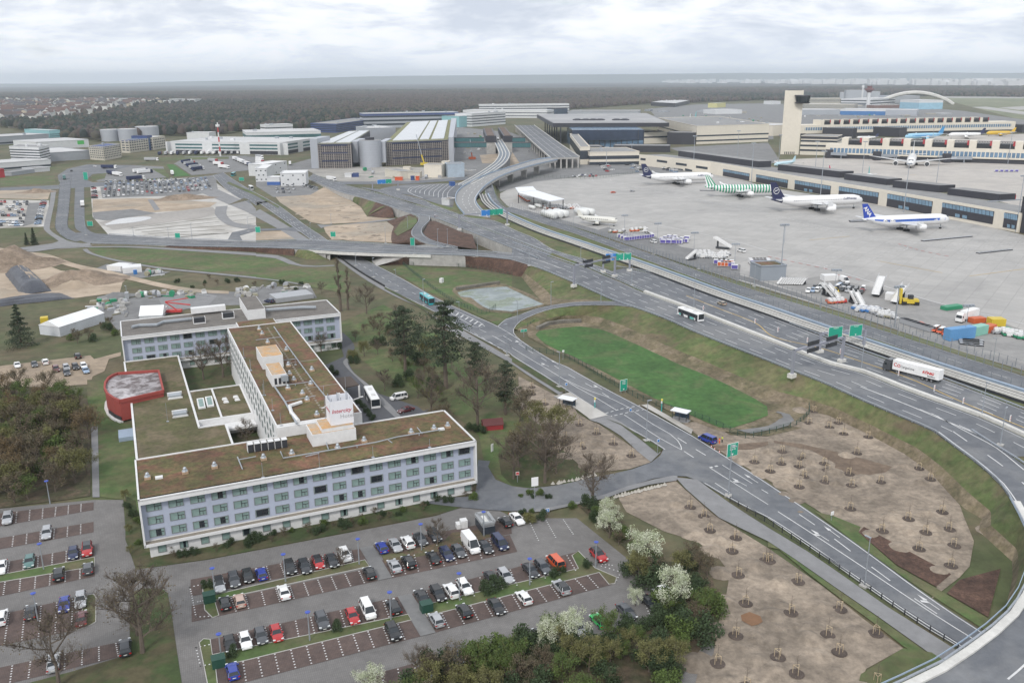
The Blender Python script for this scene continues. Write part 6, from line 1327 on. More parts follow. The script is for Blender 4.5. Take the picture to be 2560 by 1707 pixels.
mb=U_(cl_beige);mb.wall([p+Vector((0,0,hp_))+Nv*.5 for p in Bs],.8,.9);PT(mb,'parapet',pa)
def onwall(c,x,y):
 d=ray(c,x,y);q0=Vector((0,0,HC));best=None
 for a,b in zip(base,base[1:]):
  e_=(b-a);n_=Vector((-e_.y,e_.x,0));t=(a-q0).dot(n_)/d.dot(n_);p=q0+d*t;s_=(p-a).dot(e_)/e_.dot(e_)
  if-.02<=s_<=1.02:best=p
 return best or p
for(c,x0,y0,x1,y1,yb0,yb1)in(('C',1940,885,2182,940,975,1015),('C',2245,932,2350+185,1000,1020,1080),('D',250,990,580,1050,1080,1135),('D',655,1050,1020,1108,1140,1212),('D',1100,1120,1515,1185,1215,1290),('D',1605,1200,2080,1280,1290,1392),('D',2175,1290,2300,1310,1405,1430)):
 p0,p1=onwall(c,x0,y0),onwall(c,x1,y1);q0=onwall(c,x0,yb0);zt_,zb_=(p0.z+p1.z)/2,max(.4,q0.z-1.5);p0.z=p1.z=0;a,b=p0-o-Nv*.15,p1-o-Nv*.15;zm=zb_+(zt_-zb_)*.62;dp=2.5
 mb=U_(cl_dark);mb.add([a+Vector((0,0,zb_)),b+Vector((0,0,zb_)),b+Vector((0,0,zt_)),a+Vector((0,0,zt_))],[(0,1,2,3)]);ow=PT(mb,'glazed_bay',pa)
 mb=U_(mat('pier_glass',(.2,.33,.45),.15,var=.25,scale=.4,spec=.8));n=max(6,int((b-a).length/3));e_=(b-a)/n
 for k in range(n):u0=a+e_*(k+.06)-Nv*.05;u1=a+e_*(k+.94)-Nv*.05;mb.add([u0+Vector((0,0,zm))+e_*-.0,u1+Vector((0,0,zm)),u1+Vector((0,0,zt_-.2))-Nv*.5,u0+Vector((0,0,zt_-.2))-Nv*.5],[(0,1,2,3)])
 if c=='D':
  for k in(n // 3,n // 3+2):u0=a+e_*k-Nv*.05;u1=u0+e_*1.3;mb.add([u0+Vector((0,0,zb_+.3)),u1+Vector((0,0,zb_+.3)),u1+Vector((0,0,zb_+2.4))-Nv*.3,u0+Vector((0,0,zb_+2.4))-Nv*.3],[(0,1,2,3)])
 PT(mb,'slanted_glazing',ow)
for(c,x0,y0,x1,y1)in(('C',1180,790,1228,795),('C',1330,805,1425,818),('C',1505,832,1605,845),('C',1690,860,1797,875),('C',1590,885,1655,900),('C',1485,882,1570,893)):
 p0,p1=onwall(c,x0,y0),onwall(c,x1,y1);mb=U_(w_dark);a,b=p0-o-Nv*.12,p1-o-Nv*.12;mb.add([a-Vector((0,0,2.2)),b-Vector((0,0,2.2)),b,a],[(0,1,2,3)]);PT(mb,'slot_window',pa)
for k,(c,x0,y0,x1,y1,yt)in enumerate((('C',1525,775,2260,880,725),('D',88,905,655,975,850),('D',697,990,1090,1042,935),('D',1142,1062,1572,1110,998),('D',1645,1130,2118,1190,1068))):
 a,b=at(c,x0,y0,hp_),at(c,x1,y1,hp_);hb_=hgt(c,x0,yt,a);t=empty('rooftop_block',(a.x,a.y,hp_),0,'%s black plant block standing on the roof of the long beige pier'%ORD[k].replace('leftmost','farthest left').replace('second','second from the left').replace('third','middle').replace('fourth','fourth from the left').replace('fifth','nearest'),'roof block','black blocks on the pier roof')
 q_=b-a;q_.z=0;f_=[Vector((0,0,0)),q_,q_+Nv*13,Nv*13];mb=U_(cl_dark);mb.prism([tuple(p)for p in f_],.16,hb_-hp_);PT(mb,'wall',t);mb=U_(rf_grey);mb.prism([tuple(p)for p in grow(f_,-.5)],hb_-hp_,hb_-hp_+.1);PT(mb,'roof',t)
bld('pier_building','dark end block of the long pier at the right picture edge','building','D',(2290,1470),(2700,1560),30,1150,cl_dark,rf_grey)
for(x,y,lb)in((2170,1180,'red and white boarding bridge head on the pier roof at right'),):
 p=at('D',x,y,hp_);t=empty('boarding_bridge',(p.x,p.y,hp_),.3,lb,'boarding bridge');mb=U_(mat('bridge_red',(.4,.03,.04),.5));mb.box(-7,7,-2,2,.3,3.5);PT(mb,'cabin',t);mb=U_(steel);mb.box(-16,10,-4,-2.2,.2,.8);PT(mb,'walkway',t)

tb=at('D',112,757);tb2=at('D',280,760);tw=(tb2-tb).length;th=hgt('D',196,172,(tb+tb2)/2);t=empty('control_tower',(tb.x,tb.y,0),hd_of(tb2-tb),'tall slab-like beige control tower with a dark cab hanging near its top','tower')
mb=U_(cl_beige);mb.box(0,tw,0,12,0,th);PT(mb,'shaft',t);mb=U_(dark);mb.box(tw*.15,tw*.9,4,8,th,th+.5);PT(mb,'roof_rail',t)
hA=hgt('D',280,285,tb2);hB=hgt('D',280,215,tb2);mb=U_(glass);mb.lathe((tw*.98,-1,0),[(tw*.36,hA+.8),(tw*.43,hB-1.0)],14);PT(mb,'cab_glazing',t);mb=U_(cl_dark);mb.lathe((tw*.98,-1,0),[(tw*.36,hA-.8),(tw*.44,hA+.8)],14);PT(mb,'cab_floor',t);mb=U_(cl_dark);mb.lathe((tw*.98,-1,0),[(tw*.46,hB-1),(tw*.44,hB+.3)],14);PT(mb,'cab_roof',t)
for k in range(6):mb=U_(dark);mb.box(tw*(.22+.1*k),tw*(.27+.1*k),-.1,0,.2,3.2);PT(mb,'door',t)
bld('terminal_building','beige terminal block with three window slots right of the tower','building','D',(290,760),(620,770),40,590,cl_beige,rf_grey,[(.2,.3,w_dark),(.45,.55,w_dark),(.7,.8,w_dark),(.86,1.0,cl_dark)])

def pier(c,p0,p1,top0,label,units,ux0,ux1,uy,uh,wband,z=0,dp=26,red=True):
 a,b=at(c,*p0),at(c,*p1);h=hgt(c,p0[0],top0,a);t=empty('terminal_pier',(a.x,a.y,0),hd_of(b-a),label,'terminal pier');Ln=(b-a).length;M_=(Matrix.Translation(a)@ Matrix.Rotation(hd_of(b-a),4,'Z')).inverted()
 mb=U_(cl_beige);mb.box(0,Ln,0,dp,h*.3,h)
 for i in range(int(Ln/4)):mb.box(4*i,4*i+.9,-.3,-.13,h*wband[0],h*wband[1])
 PT(mb,'wall',t);mb=U_(cl_dark);mb.box(0,Ln,1.5,dp-1,0,h*.3);PT(mb,'ground_floor',t)
 mb=U_(w_blue);mb.box(Ln*.02,Ln*.98,-.12,0,h*wband[0],h*wband[1]);PT(mb,'window_band',t)
 x0=(M_ @ at(c,ux0,uy,h)).x;x1=(M_ @ at(c,ux1,uy,h)).x;st_=(x1-x0)/units;H_=uh
 rc_=mat('unit_red',(.38,.03,.04),.6)
 for i in range(units):
  xx=x0+st_*i;mb=U_(cl_beige);mb.box(xx,xx+st_*.33,0,dp*.8,h,h+H_);PT(mb,'roof_block',t)
  mb=U_(dark)
  for j in range(9):
   xa=xx+st_*(.36+.07*j);mb.tube([(xa,.3,h+.3),(xa+st_*.07,.3,h+H_)],.22,4);mb.tube([(xa+st_*.07,.3,h+.3),(xa,.3,h+H_)],.22,4)
  mb.box(xx+st_*.34,xx+st_*.98,0,.6,h+H_-.4,h+H_);mb.box(xx+st_*.34,xx+st_*.98,2,dp*.7,h,h+H_*.6);PT(mb,'truss_unit',t)
  mb=U_(rc_);mb.box(xx+st_*.9,xx+st_*.99,-.4,.4,h+H_*.4,h+H_*1.05);PT(mb,'red_box',t)
 return t,h
pier('D',(520,790),(2900,870),665,'middle beige pier with black truss units and red boxes on its roof',11,620,2900,690,7.5,(.42,.75))
pier('D',(290,600),(2260,560),490,'farthest beige pier carrying a long row of small truss units',18,300,2190,470,7,(.55,.8),dp=30)
for k,(x0,y0,x1,y1,yt)in enumerate(((495,600,770,610,515),(935,585,1200,600,505),(1340,575,1640,565,490),(1750,560,1985,560,480),(2055,545,2330,560,475))):
 bld('gate_building','black gate box on the farthest pier, %s'%('left end','second from left','middle','second from right','right end')[k],'gate building','D',(x0,y0),(x1,y1),18,yt,cl_dark,rf_grey,group='black gate boxes of the farthest pier')
def jetbridge(c,x,y,x2,y2,lb):
 a,b=at(c,x,y,3),at(c,x2,y2,5);a.z=0;t=empty('boarding_bridge',a,0,lb,'boarding bridge','boarding bridges at the middle pier');q_=b-a;q_.z=0
 mb=U_(steel);mb.wall([Vector((0,0,3.6)),q_+Vector((0,0,3.6))],3.2,3);PT(mb,'tunnel',t);mb=U_(cl_dark);mb.cbox((q_.x,q_.y,5),(7,6,9));PT(mb,'rotunda',t);mb=U_(steel);mb.cbox((q_.x*.3,q_.y*.3,1.8),(1,1,3.6));PT(mb,'leg',t)
jetbridge('D',720,775,560,750,'grey boarding bridge nearest the tower at the middle pier');jetbridge('D',1230,785,1000,770,'grey boarding bridge beside the nose-on white airliner');jetbridge('D',1870,810,1640,790,'grey boarding bridge right of the nose-on white airliner')

t=empty('hangar',at('D',1000,285),0,'large hangar under a long white tied arch far behind the piers','hangar');a,b=at('D',985,300),at('D',1700,300);o=Vector((t.location.x,t.location.y,0));hp2=hgt('D',1230,190,(a+b)/2)
pts=[a.lerp(b,k/20)-o+Vector((0,0,math.sin(math.pi*min(1,(k/20)*1.0))**.8*hp2))for k in range(21)];mb=U_(conc_w);mb.tube(pts,6,6);PT(mb,'arch',t)
mb=U_(cl_grey);mb.prism([tuple(a-o+Vector((60,30,0))),tuple(a.lerp(b,.62)-o+Vector((0,30,0))),tuple(a.lerp(b,.62)-o+Vector((0,130,0))),tuple(a-o+Vector((60,130,0)))],0,hp2*.72);PT(mb,'hall',t)
bld('hangar','pale hangar with light blue doors right of the arch hangar','hangar','D',(1380,345),(1600,342),90,262,cl_white,rf_pale,[(.0,.72,mat('door_lightblue',(.3,.5,.62),.6))])
bld('hangar','long low hangar with bright blue doors behind the farthest pier','hangar','D',(660,395),(1075,400),80,345,cl_white,rf_pale,[(.0,.72,mat('door_blue',(.05,.17,.4),.6))])
bld('works_hall','long grey hall left of the blue-doored hangar','warehouse','D',(300,395),(655,395),90,350,cl_grey,rf_pale);bld('works_hall','pale grey hall right of the blue-doored hangar','warehouse','D',(1075,402),(1365,405),80,350,cl_silver,rf_pale)
bld('office_building','cream office row behind the long grey hall','office','D',(300,340),(790,345),50,295,cl_cream,rf_pale,B_(4));bld('office_building','white office rows beside the tower cab in the distance','office','D',(350,290),(660,290),60,243,cl_cream,rf_pale,B_(3));bld('works_hall','huge pale grey windowless hall far behind the second tower','warehouse','D',(710,280),(900,280),100,172,cl_silver,rf_pale);bld('works_hall','lower pale grey hall left of the huge windowless hall','warehouse','D',(660,250),(712,250),80,190,cl_silver,rf_pale);bld('works_hall','white stepped hall right of the second tower','warehouse','D',(945,310),(1275,290),100,250,cl_white,rf_pale,B_(2));bld('works_hall','pale plant hall just right of the second tower head','warehouse','D',(945,240),(1025,240),70,182,cl_silver,rf_pale)
bld('works_hall','small white hall left of the beige control tower','warehouse','D',(38,300),(115,298),40,270,cl_white,rf_pale);bld('works_hall','low brown workshop block behind the blue-doored hangar','warehouse','D',(985,335),(1260,330),40,310,mat('brown_wall',(.2,.12,.1),.8),rf_pale)
p=at('D',915,330);h=hgt('D',915,130,p);k_=(at('D',935,330)-at('D',897,330)).length/2;t=empty('control_tower',p,0,'distant round white control tower with flared red-brown head','tower');mb=U_(cl_white);mb.lathe((0,0,0),[(k_,0),(k_*.8,h*.74)],16);PT(mb,'shaft',t);mb=U_(mat('tower_head',(.16,.07,.07),.6));mb.lathe((0,0,0),[(k_*.8,h*.7),(k_*2.2,h*.82),(k_*2.2,h*.88),(k_*1.2,h*.9),(k_*1.3,h)],16);PT(mb,'head',t)
p=at('D',858,290);h=hgt('D',858,122,p);t=empty('chimney',p,0,'slim white tower left of the distant control tower','tower');mb=U_(cl_white);mb.lathe((0,0,0),[(k_*.5,0),(k_*.45,h*.85),(k_*.8,h*.86),(k_*.6,h)],12);PT(mb,'shaft',t)

t=empty('apron_canopy',at('C',60,1130),0,'long bent white canopy roof over parked apron tankers','canopy');o=t.location.copy();zc=8
for q_ in(L('C',30,1060,190,1050,225,1085,60,1105,z=zc),L('C',60,1107,225,1087,480,1165,350,1185,z=zc)):mb=U_(mat('canopy_white',(.75,.77,.8),.6,var=.03));mb.prism([tuple(Vector((p.x,p.y,0))-Vector((o.x,o.y,0)))for p in q_],zc-.5,zc);PT(mb,'roof',t)
for x,y in((60,1107),(350,1187),(470,1168),(200,1140)):p=at('C',x,y,zc)-o;mb=U_(dark);mb.box(p.x-.3,p.x+.3,p.y-.3+1,p.y+.3+1,0,zc-.5);PT(mb,'column',t)
tank_m=mat('tank_white',(.68,.69,.68),.5,var=.08,scale=.3)
for k,(x,y,x2,y2,r)in enumerate(((285,1300,395,1325,2.3),(340,1292,450,1316,2.3),(395,1286,500,1308,2.3),(590,1278,690,1298,2.2),(640,1274,745,1292,2.2),(160,1240,205,1250,1.2),(190,1190,250,1200,1.2),(280,1195,330,1205,1.2),(215,1225,265,1236,1.2))):
 a,b=at('C',x,y,r),at('C',x2,y2,r);d=(b-a).normalized();t=empty('storage_tank',((a.x+b.x)/2,(a.y+b.y)/2,0),hd_of(d),'%s white horizontal tank %s'%(ORD[k]if k else 'leftmost large','among the big tanks by the apron fence' if k<5 else 'under the bent white canopy'),'tank','white tanks by the apron canopy');l_=(b-a).length/2
 mb=U_(tank_m);vs=[(-l_-r*.3,r*.1),(-l_-r*.2,r*.6),(-l_,r),(l_,r),(l_+r*.2,r*.6),(l_+r*.3,r*.1)];n=16
 loft(mb,[[(xx,rr*math.cos(2*math.pi*j/n),r+.4+rr*math.sin(2*math.pi*j/n))for j in range(n)]for xx,rr in vs]);mobj('vessel',mb.mesh('vessel',True),t);mb=U_(conc);mb.box(-l_*.6-.3,-l_*.6+.3,-r*.7,r*.7,0,1.0);PT(mb,'saddle',t);mobj('saddle',mb.mesh('saddle'),t,(l_*1.2,0,0))
bld('substation','grey flat-roofed transformer building with brown roof inside the apron fence','building','H',(-70,745),(160,735),(-170,700),612,mat('grey_box',(.28,.31,.35),.6,var=.05),sedum)
# ================= aircraft
def airliner(c,tailx,taily,nosex,nosey,zc_,label,kind='twin',tailc=(.01,.02,.09),body=(.78,.78,.78),belly=None,scale=None,txt=None,stripes=None,logo=None,ln0=63.0,span=.97,name='airliner',group=None,tailtxt=None,wb=3.4):
 a,b=at(c,tailx,taily,zc_),at(c,nosex,nosey,zc_);Ln=(b-a).length;s=Ln/ln0;hd=hd_of(b-a);t=empty(name,((a.x+b.x)/2,(a.y+b.y)/2,0),hd,label,'airliner',group)
 Rf=wb*s;zc=zc_*1.0;nm_=label[:18];bm_=mat('hull_%s'%str(body),body,.35,var=.02,coat=.3);tm_=mat('tail_%s'%str(tailc),tailc,.35,var=.0,coat=.3)
 prof=[(-.5,.06,.55),(-.46,.25,.45),(-.38,.55,.3),(-.27,.87,.1),(-.2,1,0),(.32,1,0),(.40,.95,-.02),(.45,.78,-.07),(.48,.52,-.14),(.495,.25,-.22),(.5,.04,-.26)]
 n=18;mb=U_(bm_);secs=[[(x*Ln,Rf*k*math.cos(2*math.pi*j/n),zc+Rf*(dz+k*math.sin(2*math.pi*j/n)))for j in range(n)]for x,k,dz in prof];loft(mb,secs)
 if belly:
  mb.use(mat('belly_%s'%str(belly),belly,.35,var=0,coat=.3));k=mb.mats.index(mb.mats[-1])
 for i,f in enumerate(mb.f):
  pass
 if stripes:
  sm=mat('stripe_green',stripes,.4,var=0);mb=U_(bm_);m_=26;pr=[]
  for q_ in range(m_*2+1):
   x=-.5+q_/(m_*2);
   for(xa,ka,da),(xb,kb,db)in zip(prof,prof[1:]):
    if xa<=x<=xb+1e-9:f_=(x-xa)/(xb-xa);pr.append((x,ka+(kb-ka)*f_,da+(db-da)*f_));break
  for q_ in range(len(pr)-1):
   mb.use(sm if q_%2==0 and .48>pr[q_][0]else bm_);s2=[]
   for x,k,dz in(pr[q_],pr[q_+1]):s2+=[(x*Ln,Rf*k*math.cos(2*math.pi*j/n),zc+Rf*(dz+k*math.sin(2*math.pi*j/n)))for j in range(n)]
   mb.add(s2,[(j,(j+1)%n,n+(j+1)%n,n+j)for j in range(n)])
 elif tailc and kind!='plain':
  for i in range(len(mb.f)):
   f=mb.f[i];xs=sum(mb.v[q_][0]for q_ in f)/len(f)/Ln
   if xs<-.33 and len(f)==4 and not belly:mb.use(tm_);mb.mi[i]=mb.mats.index(tm_)
 ob=mobj('fuselage',mb.mesh('fuselage',True),t)
 wm=mat('wing_grey',(.62,.63,.64),.4,var=.03);half=Ln*span*.48
 for sg in(-1,1):
  def P3(x,y,z,tk):return[(x,sg*y,z),(x,sg*y,z+tk)]
  r0,r1=Ln*.13,-Ln*.08;tp0=-Ln*.13;tp1=-Ln*.165;zr_=zc-Rf*.55;zt_=zc+Ln*.015
  mb=U_(wm if not stripes else bm_);y0,y1=Rf*.6,half;th0,th1=Rf*.32,.15
  vs=[(r0,sg*y0,zr_),(r1,sg*y0,zr_),(tp1,sg*y1,zt_),(tp0,sg*y1,zt_),(r0,sg*y0,zr_+th0),(r1,sg*y0,zr_+th0*.3),(tp1,sg*y1,zt_+th1),(tp0,sg*y1,zt_+th1)]
  mb.add(vs,[(0,1,2,3),(4,7,6,5),(0,3,7,4),(1,5,6,2),(3,2,6,7)]);
  mb.add([(tp0-.3,sg*y1,zt_),(tp1-1,sg*y1,zt_),(tp1-2,sg*(y1+.5),zt_+Ln*.03),(tp1-1,sg*(y1+.5),zt_+Ln*.03)],[(0,1,2,3)]);PT(mb,'wing',t)
  hx=-Ln*.40;mb=U_(wm);hs_=Ln*.155;vs=[(hx+Ln*.03,sg*Rf*.2,zc+Rf*.45),(hx-Ln*.05,sg*Rf*.2,zc+Rf*.45),(hx-Ln*.085,sg*hs_,zc+Rf*.6),(hx-Ln*.055,sg*hs_,zc+Rf*.6)];mb.add(vs+[(x,y,z+.3)for x,y,z in vs],[(0,1,2,3),(7,6,5,4),(0,3,7,4),(1,5,6,2),(3,2,6,7)]);PT(mb,'tailplane',t)
  for(ex,ey)in([(.075,.165)]if kind!='quad' else[(.075,.16),(-.01,.3)]):
   mb=U_(bm_);er=Ln*.025 if kind=='quad' else Ln*.029;xx=Ln*ex;yy=sg*Ln*ey;ze=zc-Rf*.62-er*.4
   loft(mb,[[(xx+q_[0]*er,yy+q_[1]*er*math.cos(2*math.pi*j/14),ze+q_[1]*er*math.sin(2*math.pi*j/14))for j in range(14)]for q_ in((-2.2,.55),(-1.2,.9),(.6,1.05),(1.3,.95))]);mb.use(dark);mb.add([(xx+1.32*er,yy+.8*er*math.cos(2*math.pi*j/14),ze+.8*er*math.sin(2*math.pi*j/14))for j in range(14)],[tuple(range(14))]);mb.use(wm);mb.box(xx-2*er,xx+.4*er,yy-.25,yy+.25,ze+er*.8,ze+er*2.0);PT(mb,'engine',t)
  mb=U_(black);mb.box(-Ln*.02-1.6,-Ln*.02+1.6,sg*Ln*.055-1.1,sg*Ln*.055+1.1,0,Ln*.022);mb.use(steel);mb.box(-Ln*.02-.25,-Ln*.02+.25,sg*Ln*.055-.25,sg*Ln*.055+.25,Ln*.022,zc-Rf*.5);PT(mb,'main_gear',t)
 mb=U_(black);mb.box(Ln*.41-.5,Ln*.41+.5,-.6,.6,0,Ln*.016);mb.use(steel);mb.box(Ln*.41-.15,Ln*.41+.15,-.15,.15,Ln*.016,zc-Rf*.7);PT(mb,'nose_gear',t)
 fh=Ln*(.155 if kind!='quad' else .165);mb=U_(tm_);fx0,fx1,gx0,gx1=-Ln*.335,-Ln*.475,-Ln*.455,-Ln*.515;zb_=zc+Rf*.5
 vs=[(fx0,-.35,zb_),(fx1,-.35,zb_),(gx1,-.12,zb_+fh),(gx0,-.12,zb_+fh),(fx0,.35,zb_),(fx1,.35,zb_),(gx1,.12,zb_+fh),(gx0,.12,zb_+fh)];mb.add(vs,[(0,3,2,1),(4,5,6,7),(0,4,7,3),(1,2,6,5),(3,7,6,2)])
 if stripes:
  mb=MB();k_=6
  for q_ in range(k_):
   mb.use(sm if q_%2==0 else bm_);u0,u1=q_/k_,(q_+1)/k_;b0=fx0+(fx1-fx0)*u0;b1=fx0+(fx1-fx0)*u1;g0=gx0+(gx1-gx0)*u0;g1=gx0+(gx1-gx0)*u1
   mb.add([(b0,-.3,zb_),(b1,-.3,zb_),(g1,-.12,zb_+fh),(g0,-.12,zb_+fh),(b0,.3,zb_),(b1,.3,zb_),(g1,.12,zb_+fh),(g0,.12,zb_+fh)],[(0,3,2,1),(4,5,6,7),(0,4,7,3),(1,2,6,5),(3,7,6,2)])
 fn=PT(mb,'tail_fin',t)
 wt=mat('logo_white',(.8,.8,.8),.5,var=0);fm=((fx0+fx1+gx0+gx1)/4,zb_+fh*.5)
 if logo:
  for sg in(-1,1):
   mb=U_(wt);r=fh*.19;n2=24;y=sg*.4
   rg=[(fm[0]+rr*math.cos(2*math.pi*j/n2),y,fm[1]+rr*math.sin(2*math.pi*j/n2))for rr in(r,r*.86)for j in range(n2)];mb.add(rg,[(j,(j+1)%n2,n2+(j+1)%n2,n2+j)for j in range(n2)])
   mb.add([(fm[0]-r*.8,y,fm[1]-r*.35),(fm[0]-r*.1,y,fm[1]-r*.12),(fm[0]+r*.85,y,fm[1]+r*.4),(fm[0]+r*.15,y,fm[1]+r*.28),(fm[0]-r*.15,y,fm[1]+r*.1),(fm[0]-r*.75,y,fm[1]+r*.35)],[(0,1,4),(1,2,3,4),(1,3,5)if False else(1,4,5)]);PT(mb,'emblem',fn)
 if tailtxt:
  for sg,rz in((-1,0),(1,180)):o_=mobj('lettering',textmesh(tailtxt,fh*.36,wt,bold=.08),fn,(fm[0]-fh*.03,sg*.42,fm[1]));o_.rotation_euler=(R(90),R(50)*-sg if sg>0 else R(50),R(rz))
 if txt:
  for sg,rz in((-1,0),(1,180)):o_=mobj('lettering',textmesh(txt,Rf*.72,mat('title_navy',(.02,.03,.12),.5,var=0),bold=.02),ob,(Ln*.33,sg*(Rf+.06),zc+Rf*.35));o_.rotation_euler=(R(90),0,R(rz))
 if belly:
  for sg in(-1,1):
   mb=U_(mat('cheat_%s'%str(belly),belly,.4,var=0));xs=[-.46+.08*i for i in range(12)];vs=[]
   for x in xs:
    for(xa,ka,da),(xb,kb,db)in zip(prof,prof[1:]):
     if xa<=x<=xb:f_=(x-xa)/(xb-xa);k=ka+(kb-ka)*f_;dz=da+(db-da)*f_;break
    for an in(-4,20):an_=R(an);vs.append((x*Ln,sg*(Rf*k*math.cos(an_)+.05),zc+Rf*(dz+k*math.sin(an_))))
   mb.add(vs,[(2*i,2*i+2,2*i+3,2*i+1)for i in range(len(xs)-1)]);PT(mb,'cheat_line',ob)
 mb=U_(w_dark)
 for sg in(-1,1):
  k=int(Ln*.6/1.3)
  for i in range(k):x=-Ln*.27+i*1.3;mb.box(x,x+.5,sg*Rf*.985-.06,sg*Rf*.985+.06,zc+Rf*.12,zc+Rf*.12+.45)
 mb.box(Ln*.452,Ln*.468,-Rf*.5,Rf*.5,zc+Rf*.42,zc+Rf*.62);PT(mb,'windows',t)
 return t
NAVY=(.012,.016,.07)
airliner('D',20,1195,868,1165,6.5,'largest white four-engined airliner with dark blue tail on the apron','quad',NAVY,txt='Lufthansa',logo=1,ln0=76,wb=3.9,span=.86)
airliner('C',1190,975,1850,955,6,'white airliner with dark blue tail nearest the parked staff cars','twin',NAVY,txt='Lufthansa',logo=1,span=.93)
airliner('D',860,1378,1662,1345,6,'white airliner with bright blue tail and blue side stripe on the apron','twin',(.02,.06,.38),belly=(.03,.12,.5),tailtxt='ANA',ln0=60,span=.93,txt=None)
airliner('C',1770,1075,2350+100,1070,6,'green and white striped airliner between two dark-tailed white ones','twin',(.02,.26,.14),stripes=(.02,.28,.15),ln0=60)
airliner('C',600,1340,970,1365,3.6,'small stripped white jet without engines beside the big white tanks','plain',(.66,.65,.6),body=(.66,.65,.6),ln0=30,wb=2.2,span=.8)
airliner('D',1010,600,815,600,5,'white airliner with dark tail parked left of a light blue airliner','twin',NAVY,ln0=45,wb=2.2)
airliner('D',1610,580,1260,590,6,'light blue airliner with pale nose at the farthest pier','twin',(.05,.25,.5),body=(.3,.55,.72),ln0=60,belly=(.1,.3,.6))
airliner('D',1990,575,1655,575,6,'white airliner with dark tail parked right of the light blue airliner','twin',NAVY,ln0=60)
airliner('D',2270,560,2005,560,5,'all yellow freighter airliner at the farthest pier','twin',(.65,.4,.02),body=(.65,.42,.03),ln0=47)
airliner('D',1330,770,1310,835,6,'white airliner seen nose-on between two grey boarding bridges','twin',(.7,.7,.7),ln0=75*.9)
airliner('D',250,830,60,850,5,'pale blue airliner half hidden behind the first black roof block','twin',(.45,.65,.72),body=(.5,.68,.75),ln0=55)
airliner('D',560,905,640,930,4,'airliner showing only its white and red tail above the pier roof','twin',(.55,.05,.12),ln0=40)
airliner('D',920,960,960,1010,4,'airliner showing only its teal tail above the pier roof','twin',(.02,.3,.3),ln0=38)
airliner('H',3000,440,3600,330,6,'airliner outside the right edge showing only its white wing and tailplane','twin',(.7,.7,.7),ln0=60)
airliner('D',2560,1195,2300,1050,5,'airliner at the right edge with only its upturned white wingtip in view','twin',(.7,.7,.7),ln0=60)if False else None
airliner('C',1640,430,1560,440,4,'far parked airliner with white tail behind the beige terminal wing','twin',(.7,.7,.7),ln0=55);airliner('C',1690,430,1620,445,4,'far parked airliner with striped turquoise tail behind the beige terminal wing','twin',(.1,.5,.5),ln0=55)
rq=random.Random(21)
for k in range(34):
 c,x,y=rq.choice((('C',rq.uniform(1250,2300),rq.uniform(345,395)),('D',rq.uniform(300,1750),rq.uniform(350,415)),('D',rq.uniform(350,1300),rq.uniform(300,330))));w_=rq.uniform(18,75);cc=rq.choice(((cl_white,'white'),(cl_grey,'grey'),(cl_cream,'cream'),(cl_silver,'pale grey')));bld('service_hall','low %s service hall in the distant maintenance area'%cc[1],'service hall',c,(x,y),(x+w_,y-2),rq.uniform(12,30),y-rq.uniform(7,16),cc[0],rq.choice((rf_pale,rf_grey)),rq.choice(((),B_(2,fr=.3))),group='service halls %s'%cc[1])
# ================= vegetation
bark=mat('bark',(.13,.105,.085),.95,var=.2,scale=1);twig_m=mat('twigs',(.125,.1,.08),.95,var=.2,scale=.8);twig_y=mat('budding_twigs',(.16,.15,.06),.95,var=.25,scale=.8)
lf=dict(pine=mat('pine_needles',(.04,.062,.036),.9,var=.4,scale=.6,c2=(.065,.085,.045)),brown=mat('dry_buds',(.15,.115,.075),.9,var=.35,scale=.5,c2=(.11,.1,.06)),bud=mat('fresh_buds',(.17,.17,.06),.9,var=.35,scale=.5,c2=(.12,.115,.05)),
          green=mat('fresh_leaves',(.1,.15,.035),.9,var=.35,scale=.5,c2=(.07,.1,.03)),dark=mat('evergreen_leaves',(.045,.072,.03),.9,var=.35,scale=.5),white=mat('white_blossom',(.6,.62,.5),.9,var=.25,scale=.6,c2=(.4,.45,.28)),rust=mat('copper_buds',(.17,.12,.055),.9,var=.3,scale=.5,c2=(.14,.1,.055)))
def leaves(nr,cen,rad,n,sz,m,name,extra=None):
 """n leaf-sized quads spread through clumps; cen (k,3) rad (k,3)"""
 k=nr.integers(0,len(cen),n);d=nr.normal(size=(n,3));d /= np.linalg.norm(d,axis=1)[:,None];p=cen[k]+d*rad[k]*(nr.random((n,1))**.45)
 a=nr.normal(size=(n,3));a /= np.linalg.norm(a,axis=1)[:,None];b=np.cross(a,nr.normal(size=(n,3)));b /= np.linalg.norm(b,axis=1)[:,None];s=sz*nr.uniform(.5,1.3,(n,1))
 v=np.stack([p-a*s-b*s*.6,p+a*s-b*s*.6,p+a*s+b*s*.6,p-a*s+b*s*.6],1).reshape(-1,3)
 me=bpy.data.meshes.new(name);me.vertices.add(len(v));me.vertices.foreach_set('co',v.ravel());me.loops.add(4*n);me.loops.foreach_set('vertex_index',np.arange(4*n));me.polygons.add(n);me.polygons.foreach_set('loop_start',np.arange(n)*4);me.materials.append(m);me.update(calc_edges=True);return me
